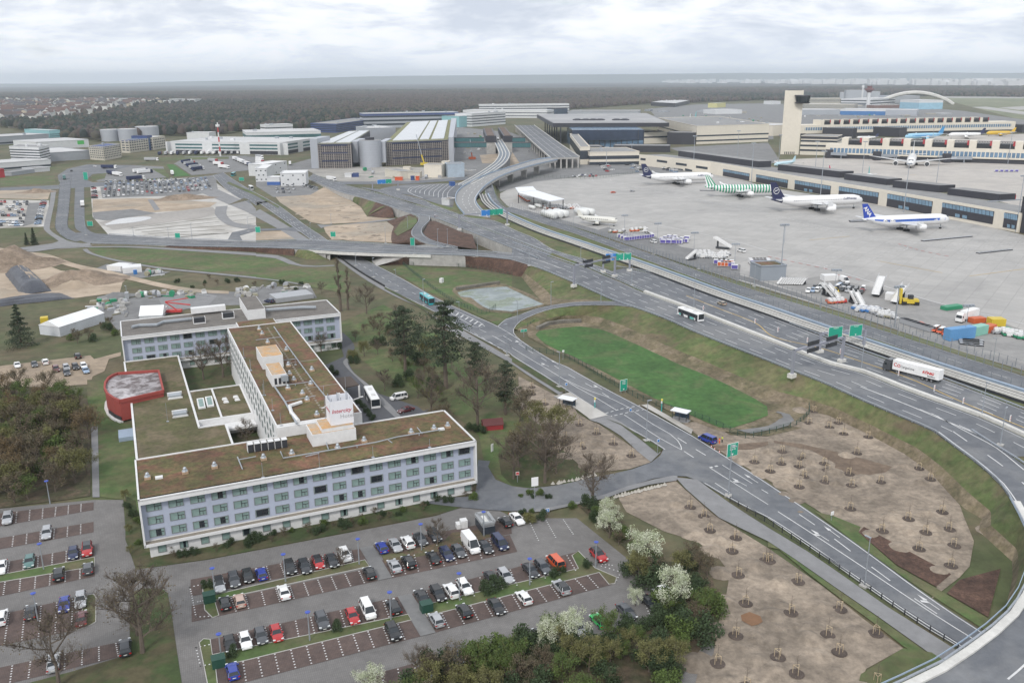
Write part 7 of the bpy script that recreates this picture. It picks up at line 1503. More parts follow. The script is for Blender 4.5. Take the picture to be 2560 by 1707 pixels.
def tree_mesh(seed,h,spread,kind,upright=.5,nleaf=2500,lsz=.16,ntw=1.0,clear=.25,twm=None):
 r=random.Random(seed);nr=np.random.default_rng(seed);tb=MB().use(bark);tw=MB().use(twm or twig_m);tips=[]
 top=Vector((r.uniform(-.4,.4),r.uniform(-.4,.4),h*.8));tr_=[Vector((0,0,0)),Vector((r.uniform(-.2,.2),0,h*.25)),top*.6+Vector((r.uniform(-.3,.3),0,0)),top];R0=.022*h+.05
 tb.tube(tr_,[R0,R0*.7,R0*.4,R0*.15],6)
 def br_(p,d,ln,rad,lev):
  d=d.normalized();mid=p+d*ln*.5+Vector((r.uniform(-1,1),r.uniform(-1,1),r.uniform(-.2,.6)))*ln*.1;e_=mid+(d+Vector((0,0,.25*upright))).normalized()*ln*.5
  (tb if lev==0 else tw).tube([p,mid,e_],[rad,rad*.7,rad*.35],4 if lev==0 else 3,cap=False)
  if lev>=3:return
  n=[6,5,4][lev];n=max(2,int(n*ntw))
  for i in range(n):
   t=r.uniform(.25,1);q_=p.lerp(mid,t*2)if t<.5 else mid.lerp(e_,t*2-1);a=Vector((r.uniform(-1,1),r.uniform(-1,1),r.uniform(-.3,1))).normalized()
   br_(q_,d*.7+a*.8+Vector((0,0,.3*upright)),ln*r.uniform(.35,.6),rad*.45,lev+1)
  if lev<=1:tips.append(e_)
 nb=9
 for i in range(nb):
  t=clear+(1-clear)*(i+.5)/nb;q_=along(tr_,arc(tr_)[-1]*t)[0];a=i*2.4+r.uniform(-.4,.4);w_=spread*(1-.55*max(0,t-.5)*2)*r.uniform(.75,1.15);br_(q_,Vector((math.cos(a),math.sin(a),upright)),w_*(1.1),R0*.38,0)
 me=leaves(nr,np.array([tuple(t)for t in tips]),np.full((len(tips),3),spread*.3),nleaf,lsz,lf[kind],'crown')if nleaf else None
 return tb.mesh('trunk'),tw.mesh('branches'),me
def pine_mesh(seed,h,spread,dense=1.0,lo=.3,kind='pine',cone=False,n=4600,lsz=.13):
 r=random.Random(seed);nr=np.random.default_rng(seed);tb=MB().use(bark);tb.tube([(0,0,0),(.1,.1,h*.5),(0,0,h*.97)],[.028*h,.018*h,.03],6);cs,rs=[],[]
 for i in range(34):
  t=lo+(1-lo)*((i+.5)/34);w_=spread*((1.05-t)/(1.05-lo))if cone else spread*(math.sin(min(1,(1-t)*2.6+.25)*1.5)*r.uniform(.5,1.1));a=i*2.4;x,y=math.cos(a)*w_*.75,math.sin(a)*w_*.75;z=h*t-(.25*w_ if cone else 0)
  tb.tube([(0,0,h*t-.3),(x,y,z)],[.07,.03],3,cap=False);cs+=[(x,y,z),(x*.5,y*.5,(z+h*t)/2)];k=max(.55,w_*.42);rs+=[(k,k,k*.42)]*2
 return tb.mesh('trunk'),None,leaves(nr,np.array(cs),np.array(rs),int(n*dense),lsz,lf[kind],'crown')
def bush_mesh(seed,w_,h,kind,n=1500,lsz=.12):
 nr=np.random.default_rng(seed);k=9;cs=np.stack([nr.uniform(-w_*.6,w_*.6,k),nr.uniform(-w_*.6,w_*.6,k),nr.uniform(h*.25,h*.7,k)],1);tb=MB().use(bark)
 for c_ in cs:tb.tube([(0,0,0),tuple(c_)],[.06,.02],3,cap=False)
 return tb.mesh('stems'),None,leaves(nr,cs,np.tile([w_*.42,w_*.42,h*.34],(k,1)),n,lsz,lf[kind],'crown')
TP={}
def tp(key,fn,*a,**k):
 if key not in TP:TP[key]=fn(*a,**k)
 return TP[key]
def plant(p,ms,label,cat='tree',name='tree',group=None,s=1.0,rz=None):
 t=empty(name,p,rnd.uniform(0,6.28)if rz is None else rz,label,cat,group);t.scale=(s,s,s)
 for nm,me in zip(('stems' if 'bush' in name or 'hedge' in name else 'trunk','branches','crown'),ms):
  if me:mobj(nm,me,t)
 return t
def hof(c,x,y,ty):b=at(c,x,y);return b,hgt(c,x,ty,b)
bare=[lambda i=i:tp(('bare',i),tree_mesh,11+i,10,3.9,'brown',.6,1100,.07,1.6,.18)for i in range(3)]
for(c,x,y,ty,wid,lab)in(('M',545,1600,720,1,'large bare spreading tree standing at the bottom left between parked cars'),('M',1310,1290,380,1,'bare tree on the grass island left of the main car park, nearer one'),('M',1265,1130,420,0,'second bare tree on the grass island, slightly behind the nearer one'),('K',745,1490,930,1,'wide bare twiggy tree beside the access road junction'),('K',300,1275,590,0,'tall bare tree on the dark lawn left of the access road'),('K',405,1190,740,0,'slim leaning bare tree at the edge of the dark lawn'),('K',15,1240,740,0,'bare tree at the left rim of the dark lawn near the no-entry sign'),
 ('F',1015,1045,730,1,'round bare tree between the meadow and the hotel rear wing'),('F',1300,1260,930,1,'bare fan-shaped tree beside the cycle path above the garden'),('F',600,860,730,1,'small dark bare tree behind the hotel rear wing'),('F',600,1400,1185,0,'thin bare tree in front of the rear wing end windows'),('F',1120,1420,1250,1,'low dark bare tree in the garden beside the drive bend'),('J',2035,755,60,1,'biggest bare brown garden tree beside the small red shed'),('J',1610,640,180,1,'pale bare tree between the white van and the big garden tree'),('J',1180,430,190,1,'brown bushy tree on the lawn left of the parked white van'),('N',1665,300,20,0,'thin bare tree rising among cars near the exit barrier'),('N',800,500,300,0,'thin bare young tree before the white car in the top row'),
 ('I',1870,330,-60,0,'slender budding tree in the rear courtyard, left one'),('I',2050,310,-150,0,'slender budding tree in the rear courtyard, right one'),('I',2270,920,650,0,'bare tree in the small front courtyard of the hotel'),('N',1520,1560,1170,1,'brown seedy tree at the bottom edge before the last parked cars')):
 b,h=hof(c,x,y,ty);m=rnd.randrange(3)
 plant(b,bare[m](),lab,group='bare deciduous trees',s=max(.3,h/11.5),name='bare_tree')
for x,y,ty,lab in((780,1020,430,'tallest bare column-shaped poplar behind the hotel'),(845,1010,540,'second bare poplar right of the tallest one')):
 b,h=hof('F',x,y,ty);plant(b,tp('pop',tree_mesh,5,20,2.2,'brown',2.6,900,.1,1.2,.12),lab,group='bare poplars',s=h/20,name='poplar_tree')
for(c,x,y,ty,lab)in(('J',1372,290,-345,'tall pine with bare trunk in the middle of the garden'),('J',1745,410,-400,'tallest dense pine of the garden'),('F',1500,1400,1135,'smaller pine behind the two tall garden pines'),('J',2290,650,170,'dark pine nearest the dirt strip right of the garden'),('J',2020,420,-20,'broad dark pine left of the cycle path')):
 b,h=hof(c,x,y,ty);plant(b,tp(('pine',c+str(x%2)),pine_mesh,31+x%2,14,4.0,1.1),lab,group='garden pines',s=h/14,name='pine_tree')
b,h=hof('E',200,1345,950);plant(b,tp('fir',pine_mesh,40,14,5.4,1.4,.08,'pine',True,6500),'large dark fir standing alone on the meadow at left',name='fir_tree',s=h/14)
for x,ty,s_ in((248,300,'left, shorter'),(318,255,'right, taller')):b,h=hof('E',x,412,ty);plant(b,tp('cyp',pine_mesh,41,14,3.6,1.2,.04,'pine',True,3500,.25),'%s of two black conifers by the far left road'%s_,name='conifer_tree',s=h/14,group='two black conifers')
for(c,x,y,ty,kd,lab)in(('O',890,235,-30,'white','farthest white-blossoming tree at the car park corner'),('O',1210,520,130,'white','round greenish-white blossom tree between car park and dirt field'),('O',1470,900,495,'white','brightest white blossom tree over the white van'),('O',1130,860,680,'white','small pale blossom tree beside two grey cars'),('O',560,1230,880,'white','wide blossom tree over hidden cars at the bottom'),('O',350,1260,950,'white','left blossom tree over hidden cars at the bottom'),('N',1050,1690,1390,'white','blossom tree cut by the bottom picture edge'),('K',880,1620,1400,'white','blossom crown at the top of the car park hedge'),('K',130,990,690,'bud','yellow-green budding tree at the left of the dark lawn')):
 b,h=hof(c,x,y,ty);plant(b,tp(kd,tree_mesh,77,7,2.9,kd,.7,4200,.085,.8,.12),lab,group='blossoming trees' if kd=='white' else None,s=max(.35,h/7.6),name='blossom_tree' if kd=='white' else 'budding_tree')

def thicket(poly_px,c,n,kinds,hr,label,group,seed,mind=2.6):
 r=random.Random(seed);P=[at(c,*p)for p in poly_px];xs=[p.x for p in P];ys=[p.y for p in P];got=[]
 def inside(x,y):
  k=False
  for a,b in zip(P,P[1:]+P[:1]):
   if(a.y>y)!=(b.y>y)and x<(b.x-a.x)*(y-a.y)/(b.y-a.y)+a.x:k=not k
  return k
 tries=0
 while len(got)<n and tries<9000:
  tries+=1;x,y=r.uniform(min(xs),max(xs)),r.uniform(min(ys),max(ys))
  if inside(x,y)and all((x-g[0])**2+(y-g[1])**2>mind**2 for g in got):got.append((x,y))
 for x,y in got:
  kd=r.choice(kinds);h=r.uniform(*hr)
  if kd=='bush':ms=tp(('b',r.randrange(2)),bush_mesh,60,2.6,3.2,'dark',2600,.11);s=h/4
  elif kd=='gbush':ms=tp('gb',bush_mesh,62,2.4,3,'green',2200,.11);s=h/4
  else:ms=tp(('th',kd),tree_mesh,90+len(kd),7,3.0,kd,.8,3000 if kd!='brown' else 1700,.1,1.0,.1,twig_y if kd in('bud','green')else None);s=h/7.5
  nm=dict(bush='evergreen_bush',gbush='green_bush').get(kd,'thicket_tree')
  plant(Vector((x,y,0)),ms,label[dict(bush=1,gbush=2).get(kd,0)]if kd in('bush','gbush')else dict(brown='brownish bare',bud='yellow-green budding',rust='copper-brown budding',green='fresh green',dark='dark green',white='white-blossoming')[kd]+' '+label[0],'bush' if 'bush' in kd else 'tree',nm,group+' '+kd,s)
thicket(((-25,905),(40,900),(110,905),(175,930),(205,985),(205,1125),(150,1140),(60,1155),(-30,1165)),'V',80,['brown','brown','green','bud','brown','gbush','brown','rust'],(5.5,9),('tree in the dense thicket at the left edge','','fresh green bush in the dense thicket at the left edge'),'left thicket',3,2.0)
thicket(((1440,1310),(1500,1330),(1570,1290),(1625,1300),(1640,1400),(1610,1480),(1560,1540),(1500,1620),(1100,1700),(880,1700),(960,1560),(1120,1500),(1330,1450),(1530,1430)),'V',105,['brown','bush','bush','brown','gbush','green','brown','bud'],(3.4,6.2),('tree in the thicket below the car park','dark evergreen bush in the thicket below the car park','bright green bush in the thicket below the car park'),'lower thicket',5,1.6)
thicket(((1340,1150),(1400,1180),(1450,1240),(1530,1290),(1500,1320),(1420,1260),(1350,1190)),'V',12,['bush','brown','gbush'],(2.2,4),('tree in the hedge right of the car park','dark evergreen bush in the hedge right of the car park','green bush in the hedge right of the car park'),'side hedge',8,1.8)
thicket(((800,760),(870,740),(960,790),(1040,830),(1060,960),(1000,1000),(940,920),(900,860),(830,830)),'V',34,['brown','bush','brown','bud','brown','green'],(3.5,7),('tree among the pines of the hotel garden','dark evergreen bush among the pines of the hotel garden',''),'garden',9,3.2)
thicket(((1160,900),(1215,930),(1290,990),(1330,1080),(1230,1110),(1180,1080),(1140,980)),'V',9,['brown','brown','bud'],(6,10),('tree on the dark lawn beside the access road','',''),'shady lawn',19,4.5)
thicket(((345,1268),(480,1258),(800,1195),(1090,1125),(1095,1145),(800,1215),(480,1275),(350,1290)),'V',34,['bush','gbush','bush','brown'],(1.2,2.6),('tree in the bed along the hotel front','dark low shrub in the bed along the hotel front','green low shrub in the bed along the hotel front'),'front bed',12,1.8)
thicket(((290,1150),(312,1160),(328,1260),(300,1290)),'V',7,['bush','gbush','bud'],(1.5,3),('tree in the strip at the hotel corner','dark shrub in the strip at the hotel corner','green shrub in the strip at the hotel corner'),'corner strip',13,1.6)
thicket(((1200,1120),(1330,1165),(1290,1180),(1180,1200)),'V',8,['gbush','bush'],(1.2,2.4),('','dark low bush at the north rim of the car park','green low bush at the north rim of the car park'),'north rim',14,1.8)
thicket(((150,770),(260,745),(270,770),(160,800)),'V',9,['bush','brown','gbush'],(2.5,5),('tree beside the long white tent','dark bush beside the long white tent','green bush beside the long white tent'),'tent bushes',15,3)
thicket(((400,640),(560,640),(720,655),(700,670),(400,665)),'V',16,['brown','bush'],(1.5,3.2),('low tree along the track behind the storage yard','dark low bush along the track behind the storage yard',''),'track bushes',16,4)
for(c,x,y,s)in(('J',890,130,1.0),('J',900,175,.8),('J',690,250,.6),('J',720,290,.6),('J',945,550,.45),('J',980,585,.45),('J',1020,630,.45),('J',1040,665,.45),('J',1070,695,.45),('J',1420,330,1.1),('J',1300,380,1.0),('J',1990,800,.8),('J',2080,810,.7),('J',540,60,.8),('J',640,50,.8),('J',740,45,.8),('N',2120,740,.7),('N',2210,690,.7),('M',1910,690,.5),('M',2130,1310,.5),('N',740,1075,.5),('O',440,550,.5),('O',390,590,.5),('O',690,500,.5),('O',165,90,.7),('O',270,60,.6),('F',1440,895,.0)):
 if s:plant(at(c,x,y),tp(('b',0),bush_mesh,60,2.6,3.2,'dark',2600,.11)if x!=165 and x!=890 else tp('yb',bush_mesh,66,2.6,3,'bud',2400,.1),'round clipped green bush on the lawns and islands around the hotel','bush','round_bush','round green bushes around the hotel',s)

SAP=dict(K=((185,460),(180,395),(300,550),(425,628),(620,740),(775,820),(490,855),(485,915),(930,915),(640,950),(1095,1025),(810,1125),(440,770),(1635,1495),(2225,1080),(340,825)),L=((420,615),(375,722),(565,762),(645,722),(695,822),(920,852),(130,985),(815,1000),(315,1050),(120,1095),(515,1095),(285,1125),(545,1155),(745,1190),(330,1215),(525,1262),(1030,1262),(20,1165),(285,1308),(768,1295),(1385,1140),(1490,1238),(755,1508),(1600,1540)),
           P=((1290,60),(1050,170),(1450,185),(1665,155),(1710,305),(1385,335),(1680,490),(275,635),(210,920),(660,890),(550,1120),(990,1110),(90,1330),(655,1285),(260,1480),(10,445),(2170,150),(1000,1560)),O=((1760,35),(1815,165),(2055,235),(2020,355),(2075,575),(2145,835),(2055,1130),(1885,1385),(2330,440),(2150,1600)))
stk=mat('stake_wood',(.5,.4,.27),.8);md=MB().use(g_disc);md.lathe((0,0,0),[(1.25,.02),(1.05,.1),(.4,.05)],14);mdm=md.mesh('mulch_disc');sk_=MB().use(stk);tri=[(.55*math.cos(a),.55*math.sin(a))for a in(0,2.1,4.2)]
for a in tri:sk_.tube([(a[0],a[1],0),(a[0],a[1],1.5)],.05,4)
for i in range(3):sk_.tube([(*tri[i],1.45),(*tri[(i+1)%3],1.45)],.045,4)
skm=sk_.mesh('stakes');sp_=MB().use(bark);sp_.tube([(0,0,0),(0,0,3.4)],[.05,.02],4)
for i in range(9):a=i*2.4;sp_.tube([(0,0,1.8+i*.17),(math.cos(a)*.5,math.sin(a)*.5,2.3+i*.17)],[.015,.008],3)
spm=sp_.mesh('stem');MD=MB().use(g_dirt);r_=random.Random(4)
for c,ps in SAP.items():
 for x,y in ps:
  p=at(c,x,y,.2);t=empty('sapling',(p.x,p.y,.16),r_.uniform(0,6),'staked young tree in a dark mulch pan on the bare soil beside the local road','sapling','staked young trees on bare soil');mobj('mulch_disc',mdm,t);mobj('stakes',skm,t);mobj('stem',spm,t)
  a=r_.uniform(2.4,3.9);mound(MD,Vector((p.x+3.3*math.cos(a),p.y+2.6*math.sin(a),.12)),r_.uniform(2.2,3.2),r_.uniform(.5,.9),seed=r_.random()*50)
for k in range(240):
 cx_,px,py=r_.choice((('O',1500+r_.random()*800,r_.random()*1500),('P',r_.random()*700,500+r_.random()*1000),('P',1000+r_.random()*650,r_.random()*450),('L',100+r_.random()*1200,1150+r_.random()*400),('K',350+r_.random()*600,850+r_.random()*200),('B',250+r_.random()*700,1180+r_.random()*180),('F',720+r_.random()*450,240+r_.random()*130)))
 if cx_=='P' and px<700 and py<420+px*.75:continue
 if cx_=='O' and px<1700+(py>400)*300:continue
 if cx_=='O' and py<(px-1750)*.62:continue
 if cx_=='P' and px>800 and py>60+(px-880)*.544-60:continue
 mound(MD,at(cx_,px,py,.1),r_.uniform(1,3)*(1 if cx_ not in 'BF' else 1.6),r_.uniform(.12,.4),9,.7,r_.random()*3,r_.random()*50)
o_=MD.build('soil_mounds',smooth=True);o_['kind']='stuff';o_['label']='low rough soil mounds across the bare planting fields';o_['category']='soil mound'

for(c,x,y,r,h,sq,m,lab)in(('E',90,600,26,9,.8,g_pile,'largest brown soil heap at the left picture edge'),('E',730,745,22,5,.7,g_pile,'brown gravel heap beside the dirt track'),('E',690,790,10,2.4,.8,g_sand,'small pale sand heap in front of the gravel heap'),('E',40,890,12,3,.7,g_sand,'low sand heap at the left picture edge'),('A',1700,1165,26,4,.4,g_pile,'long brown heap beyond the pale slabs'),('A',350,1105,16,3,.5,g_pile,'flat brown heap by the far left car lot'),('B',620,1210,16,2.5,.6,g_sand,'low heap on the sand field between the roads'),('E',1075,885,8,1.8,.7,a_old,'small grey gravel heap by the storage yard')):
 mb=U_(m);mound(mb,Vector((0,0,0)),r,h,22,sq,.3,x);p=at(c,x,y);t=mb.build('soil_heap',smooth=True);t.location=(p.x,p.y,.1);tag(t,lab,'soil heap')
tarp=mat('black_tarp',(.06,.065,.08),.45,var=.3,scale=.5,bump=.1)
for(pts,lab,hh_)in((((40,680),(260,640),(480,840),(200,880)),'long soil heap covered with black tarpaulin at left',4.5),(((-200,960),(560,850),(690,905),(-200,1000)),'low black tarpaulin bank below the covered heap',1.6)):
 P=[at('E',*p)for p in pts];c_=sum(P,Vector())/4;t=empty('covered_heap',c_,0,lab,'covered heap');A0,A1=P[0]-c_,P[3]-c_;B0,B1=P[1]-c_,P[2]-c_;mb=U_(tarp);n=24;rows=[]
 for j in range(9):s_=j/8;z=math.sin(s_*math.pi)**.6*hh_;rows.append([A0.lerp(B0,s_).lerp(A1.lerp(B1,s_),i/n)+Vector((0,noise.noise(Vector((i*.6,j,3)))*.8,z*min(1,(i+.3)*.35,(n-i+.3)*.35)*(1+.2*noise.noise(Vector((i*.9,j*.7,1))))))for i in range(n+1)])
 for q_,w_ in zip(rows,rows[1:]):mb.strip(q_,w_)
 mobj('tarpaulin',mb.mesh('tarpaulin',True),t)
 if hh_>3:mb=U_(g_sand);mb.strip([p+Vector((0,0,.12))for p in rows[4][2:-6]],[p+Vector((0,0,.12))for p in rows[6][2:-6]]);PT(mb,'bare_top',t)
# ================= far forest, town, skyline, hills
nr=np.random.default_rng(5)
edge=L('A',-600,520,0,505,560,625,900,645,1420,605,2350,560)+L('B',60,560,500,545,990,440,1810,440)+L('C',0,330,520,350,1250,300,1700,285,2350,262)+L('D',0,275,650,235,980,225,1400,225,2350,235,3200,235)
eu=np.array([p.x/p.y for p in edge]);ed=np.array([p.y for p in edge]);od=np.argsort(eu);eu,ed=eu[od],ed[od]
tw_=L('A',-300,470,200,490,880,440,1050,400,1250,350,2000,300,1900,280,1200,255,600,250,-300,255)
def inpoly(X,Y,P):
 k=np.zeros(len(X),bool)
 for a,b in zip(P,P[1:]+P[:1]):
  k^=((a.y>Y)!=(b.y>Y))&(X<(b.x-a.x)*(Y-a.y)/(b.y-a.y+1e-9)+a.x)
 return k
n=260000;Y=np.sqrt(nr.uniform(900**2,7500**2,n));keep=nr.random(n)<np.clip(2600/Y,.25,1)**1.2;Y=Y[keep];X=nr.uniform(-.68,.68,len(Y))*Y;ok=(Y>np.interp(X/Y,eu,ed));it_=inpoly(X,Y,tw_);ok&=~(it_&(nr.random(len(Y))<.93));X,Y=X[ok],Y[ok]
n=len(X);rr=nr.uniform(4,7.5,n)*np.clip(Y/3000,1,2.2);hh_=nr.uniform(11,19,n);K=7;ang=np.arange(K)*2*np.pi/K
def ring(fr,fz):j=nr.uniform(.75,1.2,(n,K));return np.stack([X[:,None]+rr[:,None]*fr*j*np.cos(ang),Y[:,None]+rr[:,None]*fr*j*np.sin(ang),np.repeat((hh_*fz)[:,None],K,1)*nr.uniform(.93,1.07,(n,K))],2)
topv=np.stack([X,Y,hh_*1.02],1)[:,None,:];V_=np.concatenate([ring(.9,.25),ring(1,.65),ring(.55,.93),topv],1);m=3*K+1
quad=[(r*K+j,r*K+(j+1)%K,(r+1)*K+(j+1)%K,(r+1)*K+j)for r in range(2)for j in range(K)];tri_=[(2*K+j,2*K+(j+1)%K,3*K)for j in range(K)]
li=np.concatenate([np.array(quad).ravel(),np.array(tri_).ravel()]);lt_=np.concatenate([np.full(len(quad),4),np.full(len(tri_),3)]);F1=(li[None,:]+(np.arange(n)*m)[:,None]).ravel();LT=np.tile(lt_,n);me=bpy.data.meshes.new('forest');me.vertices.add(n*m);me.vertices.foreach_set('co',V_.reshape(-1));me.loops.add(len(F1));me.loops.foreach_set('vertex_index',F1);me.polygons.add(len(LT));me.polygons.foreach_set('loop_start',np.concatenate([[0],np.cumsum(LT)[:-1]]))
pat=np.sin(X*.0021+Y*.0013)+np.sin(Y*.0037-X*.0011)+np.sin(X*.006+1)*.5;kk=(nr.random(n)*3).astype(int);ev=nr.random(n)<np.clip(.28+.28*pat,.04,.9);kk[ev]=3+(nr.random(ev.sum())*1.3).astype(int)
for i,c_ in enumerate(((.082,.062,.055),(.064,.052,.05),(.075,.068,.05),(.022,.033,.028),(.034,.045,.03))):me.materials.append(mat('forest_crown_%s'%'abcde'[i],c_,.95,var=.3,scale=.06))
me.polygons.foreach_set('material_index',np.repeat(kk,len(lt_)).astype(np.int32));me.update(calc_edges=True);fo=bpy.data.objects.new('forest',me);col.objects.link(fo);tag(fo,'endless bare brown and dark green forest reaching to the horizon','forest',kind='stuff')

mb=U_(mat('distant_canopy',(.055,.05,.045),.95,var=.35,scale=.004,c2=(.03,.038,.032),c3=(.08,.07,.065),s2=.0012,world=True));nx,ny=90,60;vs=[]
for j in range(ny+1):
 Yj=7200*(25500/7200)**(j/ny)
 for i in range(nx+1):Xi=(-.75+1.5*i/nx)*Yj;vs.append((Xi,Yj,9+9*noise.noise(Vector((Xi*.0013,Yj*.0009,0)))))
mb.add(vs,[(j*(nx+1)+i,j*(nx+1)+i+1,(j+1)*(nx+1)+i+1,(j+1)*(nx+1)+i)for j in range(ny)for i in range(nx)]);struct('forest_plain',mb)
for nm,Y0,c_,amp,sd in(('hills',22500,(.1,.12,.1),1,3),('hills',25300,(.1,.12,.11),1.3,9)):
 mb=U_(mat('far_hills_%d'%sd,c_,.95,world=True,scale=.001));a=[];b=[];d_=[]
 for i in range(121):
  u=-.75+1.5*i/120;k=np.clip((u+.42)/.3,0,1);z=(60+115*k*amp*(1-.25*np.clip((u-.25)/.3,0,1)))+26*noise.noise(Vector((u*6,sd,0)))+9*noise.noise(Vector((u*22,sd,0)))
  a.append(Vector((u*Y0,Y0-1500,5)));b.append(Vector((u*Y0,Y0,float(z))));d_.append(Vector((u*Y0,Y0+400,5)))
 mb.strip(a,b);mb.strip(b,d_);struct(nm,mb)
wl=[mat('house_%s'%k,c_,.8,var=.05)for k,c_ in(('white',(.6,.6,.58)),('cream',(.55,.48,.38)),('grey',(.4,.4,.4)))];rl=[mat('roof_%s'%k,c_,.85,var=.1)for k,c_ in(('brown',(.085,.065,.06)),('red',(.12,.075,.065)),('slate',(.08,.08,.09)))]
HM_=[]
for k in range(6):
 mb=U_(wl[k%3]);mb.box(-5,5,-7,7,0,9);mb.use(rl[(k*2+k // 3)%3]);mb.add([(-5.6,-7.1,8.9),(5.6,-7.1,8.9),(5.6,7.1,8.9),(-5.6,7.1,8.9),(0,-7.1,12.5),(0,7.1,12.5)],[(0,4,5,3),(1,2,5,4)]);mb.use(wl[k%3]);mb.add([(-5,-7,9),(5,-7,9),(0,-7,12.2),(-5,7,9),(5,7,9),(0,7,12.2)],[(0,1,2),(4,3,5)]);HM_.append((mb.mesh('house'),('white','cream','grey')[k%3],('brown','red','dark slate')[(k*2+k // 3)%3]))
r_=random.Random(2);cnt=0
while cnt<270:
 px,py=r_.uniform(-60,1450),r_.uniform(268,470)
 if py>470-max(0,px-300)*.16 or(px>1100 and py>360):continue
 p=at('A',px,py);me,wc,rc=HM_[r_.randrange(6)];o_=bpy.data.objects.new('house',me);col.objects.link(o_);o_.location=p;o_.rotation_euler=(0,0,r_.random()*3);s=r_.uniform(1.2,2.0);o_.scale=(s,s*r_.uniform(1,1.7),s);tag(o_,'tiny %s house with %s roof in the far town'%(wc,rc),'house','houses of the far town');cnt+=1
for(x,x2,y,yt,lab)in((325,470,247,225,'pale far apartment slab at the top left of the town'),(985,1115,290,245,'white stepped apartment block above the far town'),(900,985,292,268,'lower white block left of the stepped apartments'),(1555,1640,288,250,'left one of two white far apartment slabs before the forest'),(1675,1795,290,252,'right one of two white far apartment slabs before the forest'),(1500,1555,284,264,'small white block left of the two far slabs'),(1790,2020,296,283,'long low white block right of the two far slabs'),(110,300,455,405,'white flat-roofed town school block near the cargo halls'),(300,450,455,418,'beige town block right of the white school block'),(450,640,450,412,'long white town terrace with brown roof'),(75,215,515,475,'cream house row at the forest edge left')):bld('apartment_block',lab,'apartments','A',(x,y),(x2,y),45,yt,cl_white if 'beige' not in lab and 'cream' not in lab else cl_cream,rf_pale,B_(3)if yt<260 else())
mb=U_(cl_white)
for k in range(420):
 c_=r_.choice('CDDD');px=r_.uniform(1400,2350)if c_=='C' else r_.uniform(0,2400);p=at(c_,px,(94 if c_=='C' else 100+px*.012)+r_.uniform(-4,22));p.y=min(p.y,20000);s=r_.uniform(15,50);q_=at(c_,px,110);p=Vector((q_.x/q_.y*min(p.y,19000),min(p.y,19000),0));mb.box(p.x-s,p.x+s,p.y-20,p.y+20,15,25+r_.uniform(5,45))
o_=mb.build('distant_city');tag(o_,'hazy pale city buildings along the horizon at right','city',kind='stuff')
# ================= street furniture
MSH={}
def lampmesh(h,kind):
 k=(round(h),kind)
 if k in MSH:return MSH[k]
 a=MB().use(steel);a.tube([(0,0,0),(0,0,h)],[.14 if h<14 else .32,.07 if h<14 else .18],6);b=MB().use(conc);b.box(-.7,.7,-.7,.7,0,.35);l_=MB().use(mat('lamp_blue',(.06,.1,.42),.5)if kind=='disc' else steel)
 if kind=='disc':l_.lathe((0,0,h),[(.4,0),(.45,.12),(.15,.2)],10)
 elif kind=='mast':
  l_.box(-2,2,-.3,.3,h,h+.35)
  for x in(-1.7,-.6,.6,1.7):l_.box(x-.35,x+.35,-.7,.5,h-.5,h)
 else:l_.box(-.15,1.1,-.16,.16,h-.05,h+.1)
 MSH[k]=(a.mesh('pole'),b.mesh('base'),l_.mesh('lamp_head'));return MSH[k]
def lamp(c,x,y,ty,where,kind='arm',group='lamp posts along the roads',z=0.0,rz=0.0):
 p=at(c,x,y,z);h=hgt(c,x,ty,p)-z;h=max(3,min(34,h));ms=lampmesh(h,kind);t=empty('street_lamp' if kind!='mast' else 'floodlight_mast',(p.x,p.y,z),rz,where,'lamp post' if kind!='mast' else 'light mast',group)
 mobj('pole',ms[0],t);mobj('lamp_head',ms[2],t)
 if kind=='arm':mobj('base',ms[1],t)
